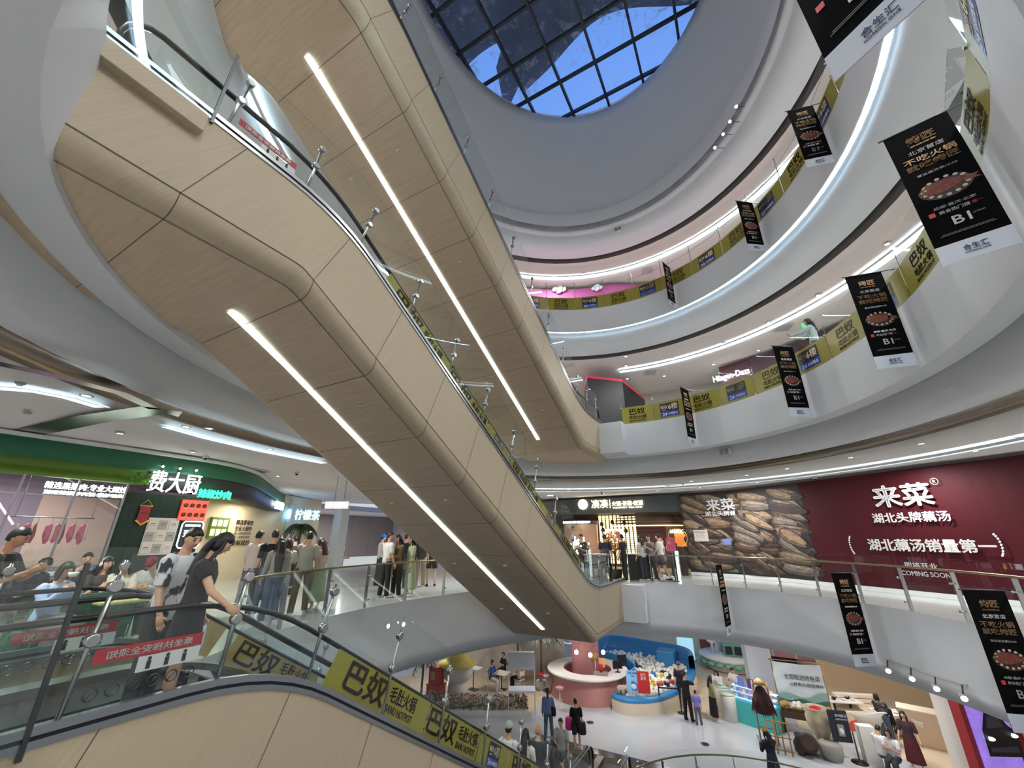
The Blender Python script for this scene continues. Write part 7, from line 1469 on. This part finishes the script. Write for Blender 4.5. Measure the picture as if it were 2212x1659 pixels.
# golden tree, flowers and small furniture before the hotpot restaurant
p = Pz(1332, 1252, 0); r = empty('golden_tree', p, 'small potted tree with golden leaves before the hotpot restaurant', 'plant'); b = MB(); b.lathe(p, [(.2, 0), (.26, .4), (.24, .4), (0, .36)], mat('dark_pot', (40, 36, 34), .5), 16); b.build('pot', r); b = MB(); b.tube([p + V((0, 0, .35)), p + V((.02, 0, 1.2))], .03, bamboo, 6); [b.tube([p + V((.01, 0, .7 + .1*k)), p + V((.35*cos(k*2.1), .35*sin(k*2.1), 1.35 + .05*k))], .014, bamboo, 5) for k in range(6)]; b.build('trunk', r); rnd = random.Random(4); b = MB(); gl = [mat('leaf_gold', (206, 140, 40), .6), mat('leaf_amber', (176, 104, 30), .6)]
for k in range(420):
    d = V((rnd.gauss(0, 1), rnd.gauss(0, 1), rnd.gauss(0, 1))).normalized()*rnd.uniform(.25, .5); c = p + V((0, 0, 1.42)) + V((d.x, d.y, d.z*.9)); q = M.Rotation(rnd.uniform(0, 6), 3, V((rnd.random(), rnd.random(), rnd.random() + .1)).normalized()); b.add([c + q @ V(w_) for w_ in ((0, 0, 0), (.035, .04, 0), (0, .1, 0), (-.035, .04, 0))], [(0, 1, 2, 3)], gl[k % 2])
b.build('leaves', r)
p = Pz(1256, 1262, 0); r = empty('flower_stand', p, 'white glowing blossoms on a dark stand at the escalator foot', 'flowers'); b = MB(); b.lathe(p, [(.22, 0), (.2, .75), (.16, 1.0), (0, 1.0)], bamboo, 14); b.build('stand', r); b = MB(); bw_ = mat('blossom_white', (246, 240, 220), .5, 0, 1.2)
for k in range(60):
    c = p + V((rnd.gauss(0, .17), rnd.gauss(0, .17), 1.3 + rnd.gauss(0, .18))); b.ball(c, .045, bw_, 6, 4)
b.build('blossoms', r); b = MB(); [b.tube([p + V((0, 0, 1)), p + V((rnd.gauss(0, .15), rnd.gauss(0, .15), 1.3))], .008, bamboo, 4) for k in range(12)]; b.build('stems', r)
for (u, v, w, h, m_, lab) in ((1290, 1262, .8, 1.0, pap2, 'tall grey patterned service desk right of the white blossoms'), (1385, 1252, .9, .95, dark, 'dark reception desk before the hotpot restaurant')):
    p = Pz(u, v, 0); r = empty('reception_desk', p, lab, 'desk'); b = MB(); b.box(p + V((0, 0, h/2)), (w, .5, h), m_, M.Rotation(.3, 3, 'Z')); b.build('body', r); b = MB(); b.box(p + V((0, 0, h + .02)), (w + .06, .56, .04), softw, M.Rotation(.3, 3, 'Z')); b.build('top', r)
p = Pz(1470, 1256, 0); r = empty('light_column', p, 'slim white lit sign column beside the lotus root hoarding', 'sign'); b = MB(); b.box(p + V((0, 0, .55)), (.12, .08, 1.1), lit); b.build('lit_panel', r); b = MB(); b.box(p + V((-.08, .02, .55)), (.05, .12, 1.1), dark); b.build('housing', r)
p = Pz(1460, 1256, 0) + V((0, 0, 0)); r = empty('pink_sign', p, 'pink notice board on a post by the hotpot entrance', 'sign'); b = MB(); b.tube([p, p + V((0, 0, 1.1))], .02, darksteel, 6); b.lathe(p, [(.16, 0), (.16, .02), (0, .03)], darksteel, 12); b.build('post', r); b = MB(); b.box(p + V((0, -.03, 1.35)), (.34, .03, .5), mat('notice_pink', (226, 90, 120), .5)); b.build('panel', r); letters('等位', p + V((0, -.06, 1.42)), (.87, .49, 0), (0, 0, 1), .12, wht, r)
p = Pz(1462, 1225, 0); r = empty('bronze_ring', V((-2.95, 21.2, 0)), 'thin golden ring ornament at the edge of the hotpot entrance', 'ornament'); q = V((-2.95, 21.2, 1.6)); b = MB(); b.tube([q + V((.42*cos(t), 0, .42*sin(t))) for t in [2*pi*k/28 for k in range(28)]], .02, mat('ring_gold', (214, 170, 100), .3, .8), 6, True); b.build('ring', r); b = MB(); b.box(q - V((0, 0, 1.0)), (.5, .3, 1.2), bamboo); b.build('plinth', r)
r = empty('exit_sign', V((0, 0, 0)), 'green exit sign hanging above the person filming', 'sign'); p = Pz(1745, 705, FL + 3.2); p = px(1743, 703)*15.5 + V((0, 0, CAM_H)); r.location = p; b = MB(); b.box(p, (.36, .04, .16), mat('exit_green', (40, 200, 90), .5, 0, 1.5), M.Rotation(YAW, 3, 'Z')); b.build('panel', r); b = MB(); [b.tube([p + V((s*.14*cos(YAW), s*.14*sin(YAW), .08)), p + V((s*.14*cos(YAW), s*.14*sin(YAW), max(.2, FL + 3.7 - p.z)))], .006, darksteel, 4) for s in (-1, 1)]; b.build('rod', r)
letters('EXIT', p + V((.02, -.035, 0)), (cos(YAW), sin(YAW), 0), (0, 0, 1), .08, wht, r)
